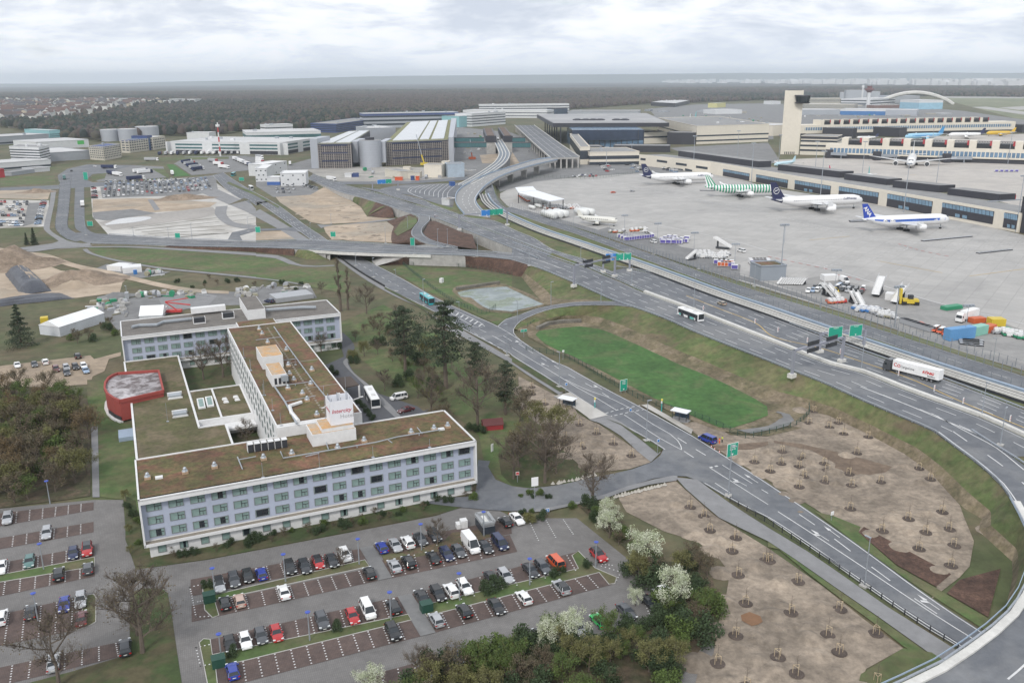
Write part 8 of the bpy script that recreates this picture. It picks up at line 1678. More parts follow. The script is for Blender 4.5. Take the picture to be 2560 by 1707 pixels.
for c,x,y,ty,zz1,w_ in(('K',433,395,75,0,'beside the local road left of the left bus shelter'),('K',1232,890,520,0,'between the two bus shelters on the near side of the local road'),('K',1985,1395,930,0,'carrying the lower green sign by the local road'),('P',885,680,225,0,'standing at the fence of the local road in the lower right'),('F',2305,1430,1145,0,'at the local road opposite the loop ramp mouth'),('F',1868,1170,925,0,'beside the hatched marking of the local road'),('F',1540,970,730,0,'in front of the turquoise bus'),('F',1290,840,625,0,'at the local road left of the turquoise bus'),('F',1080,710,530,0,'on the local road near the underpass, nearer one'),('F',917,605,490,0,'on the local road near the underpass, farther one'),
 ('G',357,1028,755,1.2,'at the loop ramp beside the pond'),('G',815,985,745,4,'where the loop ramp leaves the motorway'),('G',50,1130,930,.4,'inside the bend of the loop ramp'),('G',157,605,420,ZR,'at the tip of the bark mulch slope'),('G',630,580,440,ZR,'in the motorway median left of the white gantry foot'),('G',1098,785,590,ZR,'in the motorway median right of the green signs'),('G',1668,995,690,ZR,'in the motorway median above the white bus'),('L',855,240,-60,ZR,'in the motorway median left of the lorry'),('L',1960,665,350,ZR,'in the motorway median right of the lorry'),('L',2130,930,575,ZR,'at the motorway gore near the right picture edge'),
 ('G',298,200,40,0,'on the grass verge nearest the white tanks'),('G',560,280,90,0,'on the grass verge below the small white jet'),('G',893,382,225,0,'on the grass verge by the dark equipment yard'),('G',1298,502,340,0,'on the grass verge below the purple containers'),('G',1713,635,500,0,'on the grass verge below the stored stairs'),('G',2222,795,600,0,'on the grass verge beside the substation'),('H',475,990,800,0,'on the grass verge below the white cars'),('H',1192,1215,1080,0,'on the grass verge below the grey bins'),('H',2062,1505,1290,0,'on the grass verge below the blue containers'),
 ('F',2035,520,350,ZR,'on the cross road above the white abutment'),('F',1458,500,350,ZR,'on the cross road at the bridge end'),('F',1670,430,275,ZR,'on the loop exit, left of a pair'),('F',1760,430,275,ZR,'on the loop exit, right of a pair'),('F',1395,320,150,0,'on the striped green slope of the loop exit'),('F',505,365,200,0,'before the bridge on the far local road'),('F',1190,400,250,0,'on the pitted soil field beyond the bridge'),('F',690,220,130,0,'on the upper soil field beside the foot path'),('A',2280,1460,1340,0,'at the far bend beyond the pale slabs'),('A',1765,1545,1380,0,'in front of the pale slabs, right one'),('A',1550,1530,1430,0,'in front of the pale slabs, middle one'),('A',1228,1510,1430,0,'in front of the pale slabs, left one'),('A',790,1500,1330,0,'at the inner corner of the west road'),('E',1165,870,790,0,'white camera pole beside the storage yard')):
 lamp(c,x,y,ty,'grey lamp post '+w_ if 'white camera' not in w_ else w_,z=zz1,rz=rnd.uniform(0,6))
for c,x,y,ty,w_ in(('N',495,1180,915,'in the green strip of the third row, left one'),('N',1240,990,740,'in the green strip beside the lower paver crossing'),('N',272,640,385,'in the top green strip, left one'),('N',948,480,245,'in the top green strip, right one'),('N',1520,350,115,'in the leaf-littered bed'),('N',1870,810,585,'in the middle island of the right rows'),('N',2093,220,10,'behind the grey ticket kiosk'),('O',163,670,430,'in the right island near the orange van'),('O',768,510,275,'at the right island tip before the red car'),('M',402,525,295,'in the green strip of the west car park'),('M',350,1000,740,'beside the large bare tree of the west car park'),('M',2030,1320,1115,'at the lower green container'),('M',1975,760,530,'at the upper green container'),('I',460,1465,1265,'at the edge of the left thicket')):
 lamp(c,x,y,ty,'blue-capped lamp post '+w_,'disc','blue capped car park lamps')
for c,x,y,ty,w_ in(('H',112,735,225,'thick tall mast beside the substation'),('D',1245,1290,840,'tall mast in front of the pier above the blue-tailed airliner'),('D',2272,1470,950,'tall mast at the right end of the pier'),('D',480,1145,720,'tall mast behind the largest white airliner'),('C',1663,915,580,'tall mast behind the first white airliner'),('C',2195,1025,635,'tall mast above the striped airliner'),('D',865,930,640,'tall mast behind the second black roof block'),('D',1545,1030,780,'tall mast behind the third black roof block'),('D',95,850,580,'tall mast left of the tower base'),('D',435,870,640,'tall mast at the first black roof block'),('D',2200,850,545,'tall mast at the middle pier, right part'),('D',1490,800,510,'tall mast at the middle pier, left part'),('C',865,900,680,'slim mast in the staff lot, left one'),('C',1095,850,665,'slim mast in the staff lot, right one'),('C',2068,780,545,'slim mast before the beige terminal wing'),('H',605,900,640,'double-headed mast among the white cars'),('H',1160,1170,790,'double-headed mast by the orange loader'),('H',1800,1270,965,'double-headed mast by the white lorry'),('G',1032,270,140,'double-headed mast beside the small jet'),('G',1333,395,215,'double-headed mast beside the purple containers'),('G',1668,490,305,'double-headed mast by the stored stairs'),('G',2045,560,400,'double-headed mast left of the minibus'),('D',150,1568,1400,'pole standing on the open apron')):
 lamp(c,x,y,ty,w_,'mast','airport light masts',rz=rnd.uniform(-.4,.4))

sg=mat('sign_green',(.015,.33,.22),.5,var=.0);sb_=mat('sign_blue',(.03,.2,.55),.5,var=0);swh=mat('sign_white',(.8,.8,.8),.5,var=0);gsteel=mat('gantry_steel',(.3,.31,.36),.5,metal=.2,var=.05)
def board(par,x,z,w_,h_,m,txt,y=-.15,ts=.42,arrow=True):
 mb=U_(swh);mb.box(x-w_/2,x+w_/2,y,y+.08,z-h_/2,z+h_/2);mb.use(m);mb.box(x-w_/2+.08,x+w_/2-.08,y-.03,y,z-h_/2+.08,z+h_/2-.08);o_=PT(mb,'sign_board',par)
 ls=txt.split('\n')
 for i,s_ in enumerate(ls):
  q_=mobj('lettering',textmesh(s_,ts,swh,bold=.01),o_,(x,y-.05,z+h_/2-.45-i*ts*1.25));q_.rotation_euler=(R(90),0,0)
 if arrow:mb=U_(swh);mb.add([(x-.3,y-.05,z-h_/2+.7),(x+.3,y-.05,z-h_/2+.7),(x,y-.05,z-h_/2+.2)],[(0,2,1)]);PT(mb,'arrow',o_)
 return o_
def gantry(c,a,b,top,label,boards,z=ZR,dark_p=()):
 A,B=at(c,*a,z),at(c,*b,z);h=hgt(c,a[0],top,A)-z;d=B-A;Ln=d.length;t=empty('sign_gantry',A,hd_of(d),label,'gantry','sign gantries over the motorway');mb=U_(gsteel)
 for x in(0,Ln):m_=U_(gsteel);m_.box(x-.35,x+.35,-.35,.35,0,h);PT(m_,'leg',t);m_=U_(conc_w);m_.box(x-1.1,x+1.1,-.8,.8,-.2,1);PT(m_,'foot',t)
 mb.box(-.3,Ln+.3,-.3,.3,h-.6,h);PT(mb,'crossbeam',t)
 for(f,w_,h_,m,tx)in boards:board(t,Ln*f,h-.2,w_,h_,m,tx,y=-.5)
 for f in dark_p:
  m_=U_(dark);m_.box(Ln*f-2.6,Ln*f+2.6,-.5,-.32,h+.1,h+1.3);m_.box(Ln*f-2.6,Ln*f+2.6,-.5,-.32,h-2,h-.8);PT(m_,'sign_back',t)
 return t
gantry('G',(568,795),(942,705),600,'grey gantry with two dark sign backs nearest the pond',[],dark_p=(.33,.76))
gantry('G',(835,665),(1078,655),520,'gantry with one blue and two green signs above the railway',[(.28,5,3.2,sb_,'Frankfurt\nDarmstadt'),(.6,3.6,3.2,sg,'Terminal 3'),(.9,3.4,3.2,sg,'Terminal 3')])
gantry('L',(218,300),(675,165),50,'grey gantry with two dark sign backs left of the lorry',[],dark_p=(.35,.72))
gantry('H',(470,1400),(875,1360),1215,'gantry with two green signs left of the lorry',[(.3,5,3.6,sg,'Terminal 3'),(.76,4.6,3.6,sg,'Terminal 1')])
gantry('T',(400,440),(1105,375),215,'far gantry with one blue and two green signs at the curved viaduct',[(.56,7,3.4,sb_,'Frankfurt'),(.7,4.6,3.4,sg,''),(.83,4.6,3.4,sg,'')])
gantry('B',(1072,1100),(1305,1085),1010,'farthest gantry with blue and green signs before the bus parking',[(.35,7,3.4,sb_,''),(.63,5,3.4,sg,'')],z=3)
def postsign(c,x,y,ty,w_,h_,m,txt,label,rz,z=0,ts=.3,name='road_sign',n=1,arrow=False):
 p=at(c,x,y,z);h=hgt(c,x,ty,p)-z;t=empty(name,(p.x,p.y,z),rz,label,'sign')
 for dx in((-w_*.3,w_*.3)if n==2 else(0,)):mb=U_(steel);mb.tube([(dx,0,0),(dx,0,h)],.06,5);PT(mb,'post',t)
 board(t,0,h-h_/2,w_,h_,m,txt,ts=ts,arrow=arrow)
postsign('K',1020,450,325,2.6,3.4,sg,'Gateway\nGardens\nTerminal','green upright direction sign behind the basin fence',.55,ts=.33,n=2,arrow=True);postsign('K',2005,1200,905,3.2,3.2,sg,'Frankfurt\nTerminal 3\nCargo City','green square direction sign on a tall post by the local road',.5,ts=.4,arrow=True)
postsign('G',108,1260,1185,2.4,1,sg,'Tor 31','small green double sign inside the loop ramp mouth',.4);postsign('F',710,355,290,3,3,sg,'Terminal','green sign on the pitted soil field beyond the bridge',0,n=2);postsign('F',1440,470,345,2.4,4.5,sg,'A5','tall narrow green sign at the loop exit',.2,z=3);postsign('F',20,310,245,3,3.5,sg,'P','green sign beside the far slip road',0);postsign('A',1633,1530,1478,3,3.5,sg,'P','green sign in front of the pale slabs',0);postsign('A',830,1420,1370,3.6,3,sg,'','green sign at the west road kerb',0);postsign('A',790,990,920,4,7,sg,'','large green sign at the far west junction',0);postsign('A',2220,1010,968,4.5,3,sg,'','green sign beside the far white bus',0)
postsign('K',208,1535,1220,1.5,2,swh,'','white board sign on a tall post beside the access road',.3,z=0);postsign('K',325,1560,1505,.8,.8,sb_,'P','small blue parking sign at the car park hedge',.2,ts=.6);postsign('K',50,1270,1170,.8,.8,mat('sign_red2',(.5,.03,.03),.5),'–','round red no-entry sign on the dark lawn',.2,ts=.7);postsign('J',2165,985,915,1.0,2.0,swh,'','white information board by the lawn edge right of the hotel',1.0)
for x,y,ty,lb in((495,450,355,'left of the left bus shelter'),(1335,1010,870,'right of the pedestrian crossing'),(1085,640,590,'on the crossing island')):postsign('K',x,y,ty,.75,.75,sb_,'','small blue round traffic sign '+lb,.5)
postsign('K',468,145,55,.7,.7,swh,'','small white triangular sign at the basin fence',.5);postsign('P',580,80,-10,.8,.8,swh,'','small white triangular sign at the verge of the local road',.5)
for x,y,ty,lb in((760,595,490,'at the left bus shelter'),(1372,620,500,'at the right bus shelter')):p=at('K',x,y);h=hgt('K',x,ty,p);t=empty('bus_stop_pole',p,.5,'turquoise bus stop pole '+lb,'bus stop','turquoise bus stop poles');mb=U_(mat('pole_turquoise',(.05,.4,.38),.5));mb.box(-.12,.12,-.06,.06,0,h-.6);PT(mb,'pole',t);mb=U_(swh);mb.box(-.35,.1,-.09,-.06,h-1.3,h-.6);PT(mb,'timetable',t);mb=U_(mat('stop_yellow',(.7,.6,.1),.5));mb.lathe((0,0,h-.6),[(.25,0),(.25,.5)],10);PT(mb,'stop_disc',t)
for(c,x,y,x2,y2,ty,lb)in(('K',437,575,515,592,490,'glass bus shelter with white roof on the hotel side of the road'),('K',1470,690,1560,710,600,'glass bus shelter with white roof on the basin side of the road')):
 a,b=at(c,x,y),at(c,x2,y2);d=b-a;h=2.6;Ln=max(4,d.length);t=empty('bus_shelter',a,hd_of(b-a),lb,'bus shelter');mb=U_(mat('canopy_white',(.75,.77,.8),.6));mb.box(-.4,Ln+.4,-.6,2.2,h,h+.18);PT(mb,'roof',t)
 for X in(0,Ln/2,Ln):
  for Y_ in(0,1.8):mb=U_(dark);mb.box(X-.06,X+.06,Y_-.06,Y_+.06,.1,h);PT(mb,'post',t)
 mb=U_(glassb);mb.box(.06,Ln-.06,1.78,1.82,.5,2.2);PT(mb,'rear_glass',t);mb=U_(steel);mb.box(.6,Ln-.6,1.3,1.6,.4,.48);PT(mb,'bench',t);mb=U_(a_path);mb.box(-.5,Ln+.5,-.7,2.3,0,.12);PT(mb,'floor_slab',t)

skin=mat('skin',(.45,.28,.2),.6,var=0);hair=mat('hair_dark',(.03,.02,.015),.8,var=0)
def person(p,rz,top,legs,label,group=None):
 t=empty('person',p,rz,label,'person',group);nm='person_mesh'
 V3=[(0,0,.98),(0,0,1.2),(0,0,1.42),(0,.01,1.55),(0,.01,1.7),(0,.2,1.42),(.03,.27,1.15),(.1,.25,.9),(0,-.2,1.42),(.03,-.27,1.15),(.12,-.25,.92),(0,.1,.92),(.02,.11,.5),(0,.12,.08),(.16,.12,.04),(0,-.1,.92),(.03,-.11,.5),(0,-.12,.08),(.16,-.12,.04)]
 E3=[(0,1),(1,2),(2,3),(3,4),(2,5),(5,6),(6,7),(2,8),(8,9),(9,10),(0,11),(11,12),(12,13),(13,14),(0,15),(15,16),(16,17),(17,18)]
 rad=[.17,.17,.19,.06,.11,.08,.055,.045,.08,.055,.045,.11,.075,.055,.04,.11,.075,.055,.04]
 mb=U_(legs)
 for i,j in E3:
  mb.use(skin if max(i,j)in(3,4,7,10)else(top if max(i,j)<=10 else legs));mb.tube([V3[i],V3[j]],[rad[i],rad[j]],8)
 mobj('body',mb.mesh('body',True),t);mb=U_(hair);mb.lathe((-.01,.01,1.7),[(.12,0),(.1,.07),(.03,.12)],8);PT(mb,'hair',t)
 mb=U_(swh);mb.lathe((0,0,1.12),[(.195,0),(.195,.06)],10);PT(mb,'reflective_stripe',t);return t
hv_o=mat('hivis_orange',(.8,.13,.02),.7,var=0);hv_y=mat('hivis_yellow',(.6,.7,.03),.7,var=0);trs=mat('trousers_dark',(.03,.03,.04),.8,var=0)
person(at('K',1903,918),2.2,hv_o,hv_o,'person in orange hi-vis jacket and trousers standing behind the blue van');person(at('K',1928,905),3.5,hv_y,trs,'person in yellow hi-vis jacket and dark trousers standing behind the blue van')
cm=U_(mat('cone_red',(.7,.08,.04),.6));cm.lathe((0,0,0),[(.28,0),(.28,.05),(.16,.06),(.03,.75)],10);cme=cm.mesh('cone');cs_=U_(swh);cs_.lathe((0,0,.3),[(.135,0),(.1,.18)],10);csm=cs_.mesh('stripe')
for k,(x,y)in enumerate(((1830,950),(1860,970),(1903,997))):t=empty('traffic_cone',at('K',x,y),0,'%s of three red and white cones by the workers'%('leftmost','middle','rightmost')[k],'cone','traffic cones');mobj('cone',cme,t);mobj('stripe',csm,t)
bk=U_(swh);bk.box(-.15,.15,-.05,.05,0,1.1);bkm=bk.mesh('panel');br2=U_(mat('beacon_red',(.55,.12,.1),.6));br2.add([(-.14,-.06,.2),(.14,-.06,.45),(.14,-.06,.65),(-.14,-.06,.4)],[(0,1,2,3)]);br2.add([(-.14,-.06,.65),(.14,-.06,.85),(.14,-.06,1.0),(-.14,-.06,.85)],[(0,1,2,3)]);brm=br2.mesh('stripe')
for c,x,y in(('L',1197,290),('L',1525,430),('L',1790,545),('L',2220,710),('L',662,90),('H',360,1305),('H',90,1210),('G',2230,1130),('G',1755,1010)):t=empty('warning_beacon',at(c,x,y,ZR+.1),.6,'small red and white lane beacon on the yellow line of the far carriageway','beacon','lane beacons on the motorway');t.scale=(1.5,1.5,1.5);mobj('panel',bkm,t);mobj('stripe',brm,t)

def rail(pts,label,name='guard_rail',z=.75,m=None,wd=.25,h=.32,post=4,cat='guard rail',ph=None,rails=None,col_=None):
 p0=pts[0];t=empty(name,p0,0,label,cat);P=[p-p0 for p in pts];rm=m or steel
 if rails is None:mb=U_(rm);mb.wall(P,wd,h,z-h);PT(mb,'rail',t)
 else:
  mb=U_(rm)
  for zz1 in rails:mb.wall(P,.05,.06,zz1)
  PT(mb,'rail',t)
 mb=U_(col_ or rm);S=arc(P);n=max(2,int(S[-1]/post));hh=ph or z
 for i in range(n+1):q_=along(P,S[-1]*i/n,S)[0];mb.box(q_.x-.07,q_.x+.07,q_.y-.07,q_.y+.07,q_.z,q_.z+hh)
 o_=PT(mb,'posts',t);o_['kind']='stuff';return t
rail(n_edge[3:],'long galvanised guard rail along the green embankment and down the curved ramp');rail(off(m_edge,.5),'guard rail on the near side of the motorway median');rail(up(off(rb,0)if False else rb[:60],0),'guard rail on the inner side of the curved ramp')
rail(Mn,'guard rail of the far motorway above the bark mulch slopes');rail(Mm,'guard rail in the far motorway median');rail(R2n,'railing on the near side of the cross road');rail(R2f,'railing on the far side of the cross road');rail(c3f,'guard rail on the grass strip before the guideway');rail(LRl,'guard rail left of the loop exit ramp');rail(LRr,'guard rail right of the loop exit ramp')
re_=RAMP[0];t=empty('ramp_parapet',re_[5],0,'pale concrete edge parapet of the curved ramp in the lower right corner','parapet');mb=U_(conc_w);mb.wall([p-re_[5]+Vector((0,0,.1))for p in off(re_[5:],.9)],1.3,.35);PT(mb,'kerb',t);mb=U_(steel_b);mb.wall([p-re_[5]+Vector((0,0,.9))for p in off(re_[5:],-.5)],.1,.25);PT(mb,'handrail',t)
t=empty('median_barrier',m_edge[0],0,'pale concrete barrier in the middle of the motorway','barrier');mb=U_(conc_w);mb.wall([p-m_edge[0]for p in off(m_edge[18:],.9)],1.1,.85);PT(mb,'wall',t)
fm_=mat('fence_grey',(.2,.22,.25),.6)
rail(off(r4_far,-.6),'tall post and mesh fence along the service road, far side','fence',3,fm_,post=3,cat='fence',rails=(.2,1.1,2.1,3.0),ph=3.1);rail(off(r4_near,.6),'tall post fence along the service road, near side','fence',2.4,fm_,post=3,cat='fence',rails=(.2,1.2,2.3),ph=2.4)
fl=smooth(pl(L('G',740,300,1170,452,1750,640),L('H',0,805,700,1030,1300,1222,1900,1415,2600,1635)),8);rail(fl,'wire security fence between apron yard and perimeter road','fence',2.8,fm_,post=3,cat='fence',rails=(.3,1.4,2.7),ph=2.9)
rail(smooth(L('K',130,60,500,130,900,355,1250,545,1700,680,2000,810,2150,870,2350,830)+L('L',100,800,250,760,380,640,370,560),5),'green wire fence round the oval basin beside the local road','fence',1.6,green_f,post=2.5,cat='fence',rails=(.1,.5,.9,1.3,1.6),ph=1.7);rail(smooth(L('G',140,1170,350,1080,600,1075,900,1125,1200,1225,1450,1330)+L('K',1530,30,2100,290,2350,400)+L('L',230,510,370,560),5),'green wire fence round the oval basin below the embankment','fence',1.6,green_f,post=2.5,cat='fence',rails=(.1,.5,.9,1.3,1.6),ph=1.7)
rail(smooth(L('F',1350,595,1500,720,1700,870,1900,980,2100,1050,2200,990),5),'green wire fence between local road and pond','fence',1.6,green_f,post=2.5,cat='fence',rails=(.1,.5,.9,1.3,1.6),ph=1.7);rail(smooth(L('F',1350,600,1700,600,2000,632,2350,695),5),'green wire fence below the bark mulch slope','fence',1.5,green_f,post=2.5,cat='fence',rails=(.1,.8,1.5),ph=1.6)
rail(smooth(L('P',-350,-100,0,105,380,350,850,665,1200,910,1500,1105,1780,1280,2000,1430),4),'dark railing between local road and cycle path','railing',1.2,dark,post=2.5,cat='railing',rails=(.15,.65,1.15),ph=1.2);rail(smooth(L('F',750,520,900,630,1050,725,1180,800),4),'dark retaining rail beside the sunken local road','railing',1.0,black,post=3,cat='railing',wd=.4,h=.9)
rail(smooth(L('Q',990,1000,1100,950,1300,880,1700,850,2349,870)+L('C',1150,930),8),'green airport fence round the apron corner','fence',2.6,green_f,post=4,cat='fence',rails=(.2,.9,1.7,2.5),ph=2.8)

EC=dict(purple=(.12,.1,.35),white=(.7,.7,.7),steel=(.35,.36,.38),orange=(.55,.12,.04),blue=(.05,.2,.5),green=(.03,.25,.13),yellow=(.6,.45,.04),mint=(.25,.5,.42),blue2=(.12,.3,.55),red=(.5,.05,.05),khaki=(.3,.28,.2))
def em(c):return mat('gear_'+c,EC[c],.5,var=.06)
def unitload(p,rz,c,lab,g):t=empty('baggage_container',p,rz,lab,'container',g);mb=U_(em('white'));mb.prism([(-1.6,-1.1),(1.6,-1.1),(1.6,1.1),(-1.6,1.1)],.4,2.5);PT(mb,'shell',t);mb=U_(em(c));mb.box(-1.4,1.4,-1.16,-1.1,.6,2.3);PT(mb,'curtain',t);mb=U_(dark);mb.box(-1.6,1.6,-.9,.9,.1,.4);PT(mb,'dolly',t)
def grid(c,quad,nx_,ny_,fn,fill=.95):
 A0,A1,B0,B1=[at(c,*p)for p in quad];k=0;e_=hd_of(A1-A0)
 for j in range(ny_):
  for i in range(nx_):
   if rnd.random()<fill:p=A0.lerp(A1,(i+.5)/nx_).lerp(B0.lerp(B1,(i+.5)/nx_),(j+.5)/ny_);fn(p,e_,i,j);k+=1
grid('G',((965,345),(1270,335),(1050,385),(1290,350)),11,3,lambda p,e,i,j:unitload(p,e,'purple','white baggage container with purple curtain in the left container field','left container field'))
grid('G',((1350,345),(1680,370),(1380,410),(1560,410)),8,4,lambda p,e,i,j:unitload(p,e,'purple','white baggage container with purple curtain in the middle container field','middle container field'),.7)
grid('G',((2180,575),(2350,575),(2200,600),(2350,600)),5,2,lambda p,e,i,j:unitload(p,e,'purple','white baggage container behind the substation','substation containers'));grid('G',((1840,580),(2070,590),(1960,640),(2050,650)),5,3,lambda p,e,i,j:unitload(p,e,rnd.choice(['orange','purple']),'white or purple container left of the substation','containers left of the substation'),.7)
def tug(p,rz,c,lab,g):t=empty('baggage_tug',p,rz,lab,'tractor',g);mb=U_(em(c));mb.box(-1.6,1.6,-.8,.8,.35,1.1);PT(mb,'body',t);mb=U_(em('white'));mb.box(-.9,.4,-.7,.7,1.1,1.9);PT(mb,'cab',t);mb=U_(tyre);mb.box(-1.2,-.6,-.85,.85,0,.6);mb.box(.7,1.3,-.85,.85,0,.6);PT(mb,'wheels',t)
grid('G',((1620,480),(2040,490),(1720,540),(1930,545)),10,4,lambda p,e,i,j:tug(p,e+rnd.uniform(-.5,.5),rnd.choice(['white','white','steel']),'small white ground vehicle in the cluster by the stored stairs','ground vehicles by the stored stairs'),.75)
grid('G',((880,300),(1240,265),(900,315),(1240,300)),9,3,lambda p,e,i,j:tug(p,e+rnd.uniform(-.6,.6),rnd.choice(['white','steel','khaki','orange']),'small ground vehicle near the stripped white jet','ground vehicles near the jet'),.6)
grid('C',((60,1130),(160,1190),(70,1150),(150,1205)),6,1,lambda p,e,i,j:tug(p,e+1.5,'orange','orange apron tanker under the edge of the bent white canopy','orange tankers under the canopy'));grid('C',((290,1235),(600,1225),(300,1265),(640,1265)),14,3,lambda p,e,i,j:tug(p,e+rnd.uniform(-.5,.5),rnd.choice(['orange','steel','steel','white']),'small orange or grey cart behind the big white tanks','carts behind the white tanks'),.8)
grid('H',((900,1010),(1100,1040),(1000,1080),(1220,1110)),7,3,lambda p,e,i,j:tug(p,e+rnd.uniform(-1,1),rnd.choice(['steel','white','khaki','steel']),'small grey cart between the blue tugs and the skips','grey carts by the skips'),.7);grid('H',((2060,1190),(2340,1240),(2080,1230),(2340,1290)),7,3,lambda p,e,i,j:tug(p,e+rnd.uniform(-1,1),rnd.choice(['steel','green','white','orange']),'small cart or vehicle at the far right of the container yard','carts at the right yard'),.75)
grid('H',((540,930),(700,925),(570,965),(700,950)),4,2,lambda p,e,i,j:tug(p,e,rnd.choice(['orange','red']),'orange loader cart by the small stairs on the apron yard','orange carts on the apron yard'))
def stair(p,rz,lab,g,s=1.0):
 t=empty('passenger_stairs',p,rz,lab,'passenger stairs',g);t.scale=(s,)*3;mb=U_(em('white'));mb.add([(-3.5,-.9,.8),(3,-.9,4),(3.8,-.9,4),(3.8,-.9,4.9),(2.8,-.9,4.9),(-3.8,-.9,1.6),(-3.5,.9,.8),(3,.9,4),(3.8,.9,4),(3.8,.9,4.9),(2.8,.9,4.9),(-3.8,.9,1.6)],[(0,1,2,3,4,5),(11,10,9,8,7,6),(0,6,7,1),(1,7,8,2)]);PT(mb,'flight',t)
 mb=U_(dark);mb.box(-3,2.6,-.8,.8,.3,.8);mb.box(1.8,2.2,-.6,.6,.8,3.2);PT(mb,'chassis',t)
grid('H',((110,745),(400,740),(90,800),(270,820)),11,1,lambda p,e,i,j:stair(p,e+.75,'white mobile stairs stored in a slanted row by the substation','stored stairs',.62),1);grid('H',((520,860),(620,880),(520,900),(600,910)),2,1,lambda p,e,i,j:stair(p,e+2.8,'white mobile stairs beside the white cars','stairs beside the white cars',1.1),1)
grid('H',((760,930),(860,960),(760,960),(840,980)),2,1,lambda p,e,i,j:stair(p,e+2.8,'white mobile stairs beside the blue tugs','stairs beside the blue tugs',1.1),1);stair(at('H',1010,870),1.0,'tall white covered stairs at the edge of the white cars',None,1.7);stair(at('H',1200,940),.8,'white mobile stairs leaning by the yellow loader',None,1.5);stair(at('G',1930,450),2.6,'grey mobile stairs left of the minibus',None,1.3);stair(at('G',1650,550),.6,'small white stairs at the yard corner',None,1)
grid('H',((760,990),(1060,1010),(820,1030),(1120,1060)),6,2,lambda p,e,i,j:tug(p,e+.8,rnd.choice(['blue','blue','white']),'blue and white aircraft tug in the slanted row by the fence','blue tugs'),.95)
grid('H',((1230,1120),(1500,1200),(1240,1140),(1490,1225)),7,1,lambda p,e,i,j:(lambda t:(PT(U_(em('steel')).box(-1.3,1.3,-1.1,1.1,.2,2.0),'bin',t),PT(U_(dark).box(-1.35,1.35,-1.15,1.15,2.0,2.1),'lid',t)))(empty('waste_bin',p,e,'grey waste skip in the row beside the fence','waste bin','grey skips by the fence')),1)
def cont(c,a,b,dp,ty,col_,lab,cat='container'):
 A,B=at(c,*a),at(c,*b);h=hgt(c,a[0],ty,A);d=B-A;t=empty('shipping_container',A,hd_of(d),lab,cat);Ln=d.length;mb=U_(em(col_));mb.box(0,Ln,0,dp,.15,h);PT(mb,'body',t);mb=U_(em(col_))
 for i in range(int(Ln/.6)):mb.box(i*.6,i*.6+.25,-.06,0,.3,h-.2)
 PT(mb,'ribs',t)
cont('H',(1665,1300),(1900,1270),3,1190,'blue2','long light blue shipping container beside the apron fence');cont('H',(1902,1258),(2018,1232),3,1170,'mint','mint green container right of the long light blue one');cont('H',(2050,1165),(2180,1165),4,1095,'yellow','yellow container behind the mint green one');cont('H',(2020,1230),(2095,1205),3,1165,'orange','orange container right of the mint green one');cont('H',(2180,1215),(2250,1210),3,1185,'green','white and green container at the right yard');cont('H',(1885,1140),(2000,1130),3,1090,'orange','orange lorry body left of the yellow container','lorry body');cont('H',(1070,920),(1200,935),4,855,'white','pale box trailer beside the leaning stairs','box trailer');cont('H',(515,750),(640,745),4,695,'white','white cabin on legs above the white cars','cabin');cont('H',(1635,1020),(1790,1000),3,985,'green','green tanker body at the yard edge','tanker')
t=empty('container_loader',at('H',1300,960),-.2,'yellow heavy loader with tall mast beside the leaning stairs','loader');PT(U_(em('yellow')).box(-3,3,-1.6,1.6,.8,2.4),'body',t);PT(U_(em('yellow')).box(-4.2,-3.4,-1.3,1.3,.5,6.5),'mast',t);PT(U_(dark).box(-.8,1,-.9,.9,2.4,4.0),'cab',t)
for X in(-2.4,2.3):mb=U_(tyre);mb.lathe((X,0,0),[(1.0,0),(1.0,1.5)],10);mb.v=[(a,(c_-.75)*2.4,b+1.0)for a,b,c_ in mb.v]if False else mb.v;PT(U_(tyre).box(X-.9,X+.9,-1.8,1.8,0,1.5),'wheel',t)
pal=lambda lab,g:(lambda p,e,i,j:(lambda t:(PT(U_(dark).box(-1.6,1.6,-1.1,1.1,.1,.5),'frame',t),PT(U_(em('steel')).box(-1.5,1.5,-.9,.9,.5,.62),'deck',t)))(empty('cargo_dolly',p,e,lab,'dolly',g)))
grid('H',((1410,375),(1860,330),(1420,385),(1870,345)),11,1,pal('low dark cargo dolly in a line on the apron before the pier','dollies before the pier'),.95);grid('H',((750,190),(1030,175),(760,210),(1030,195)),8,2,pal('low dark cargo dolly behind the blue-tailed airliner','dollies behind the airliner'));grid('C',((1720,1080),(1860,1080),(1730,1100),(1870,1110)),4,1,pal('low dark cargo dolly behind the striped airliner','dollies behind the striped airliner'));grid('H',((1880,480),(2220,450),(1980,505),(2230,470)),10,1,pal('green-blue pallet dolly in the slanted block at right','slanted dolly block'));grid('H',((1770,1280),(1950,1290),(1790,1330),(1940,1350)),5,3,pal('stacked pale pallet below the blue container','pallets below the blue container'));grid('D',((2070,915),(2300,915),(2070,925),(2300,925)),5,1,lambda p,e,i,j:unitload(p,e,'purple','purple-white container in a train on the inner apron','container train'))

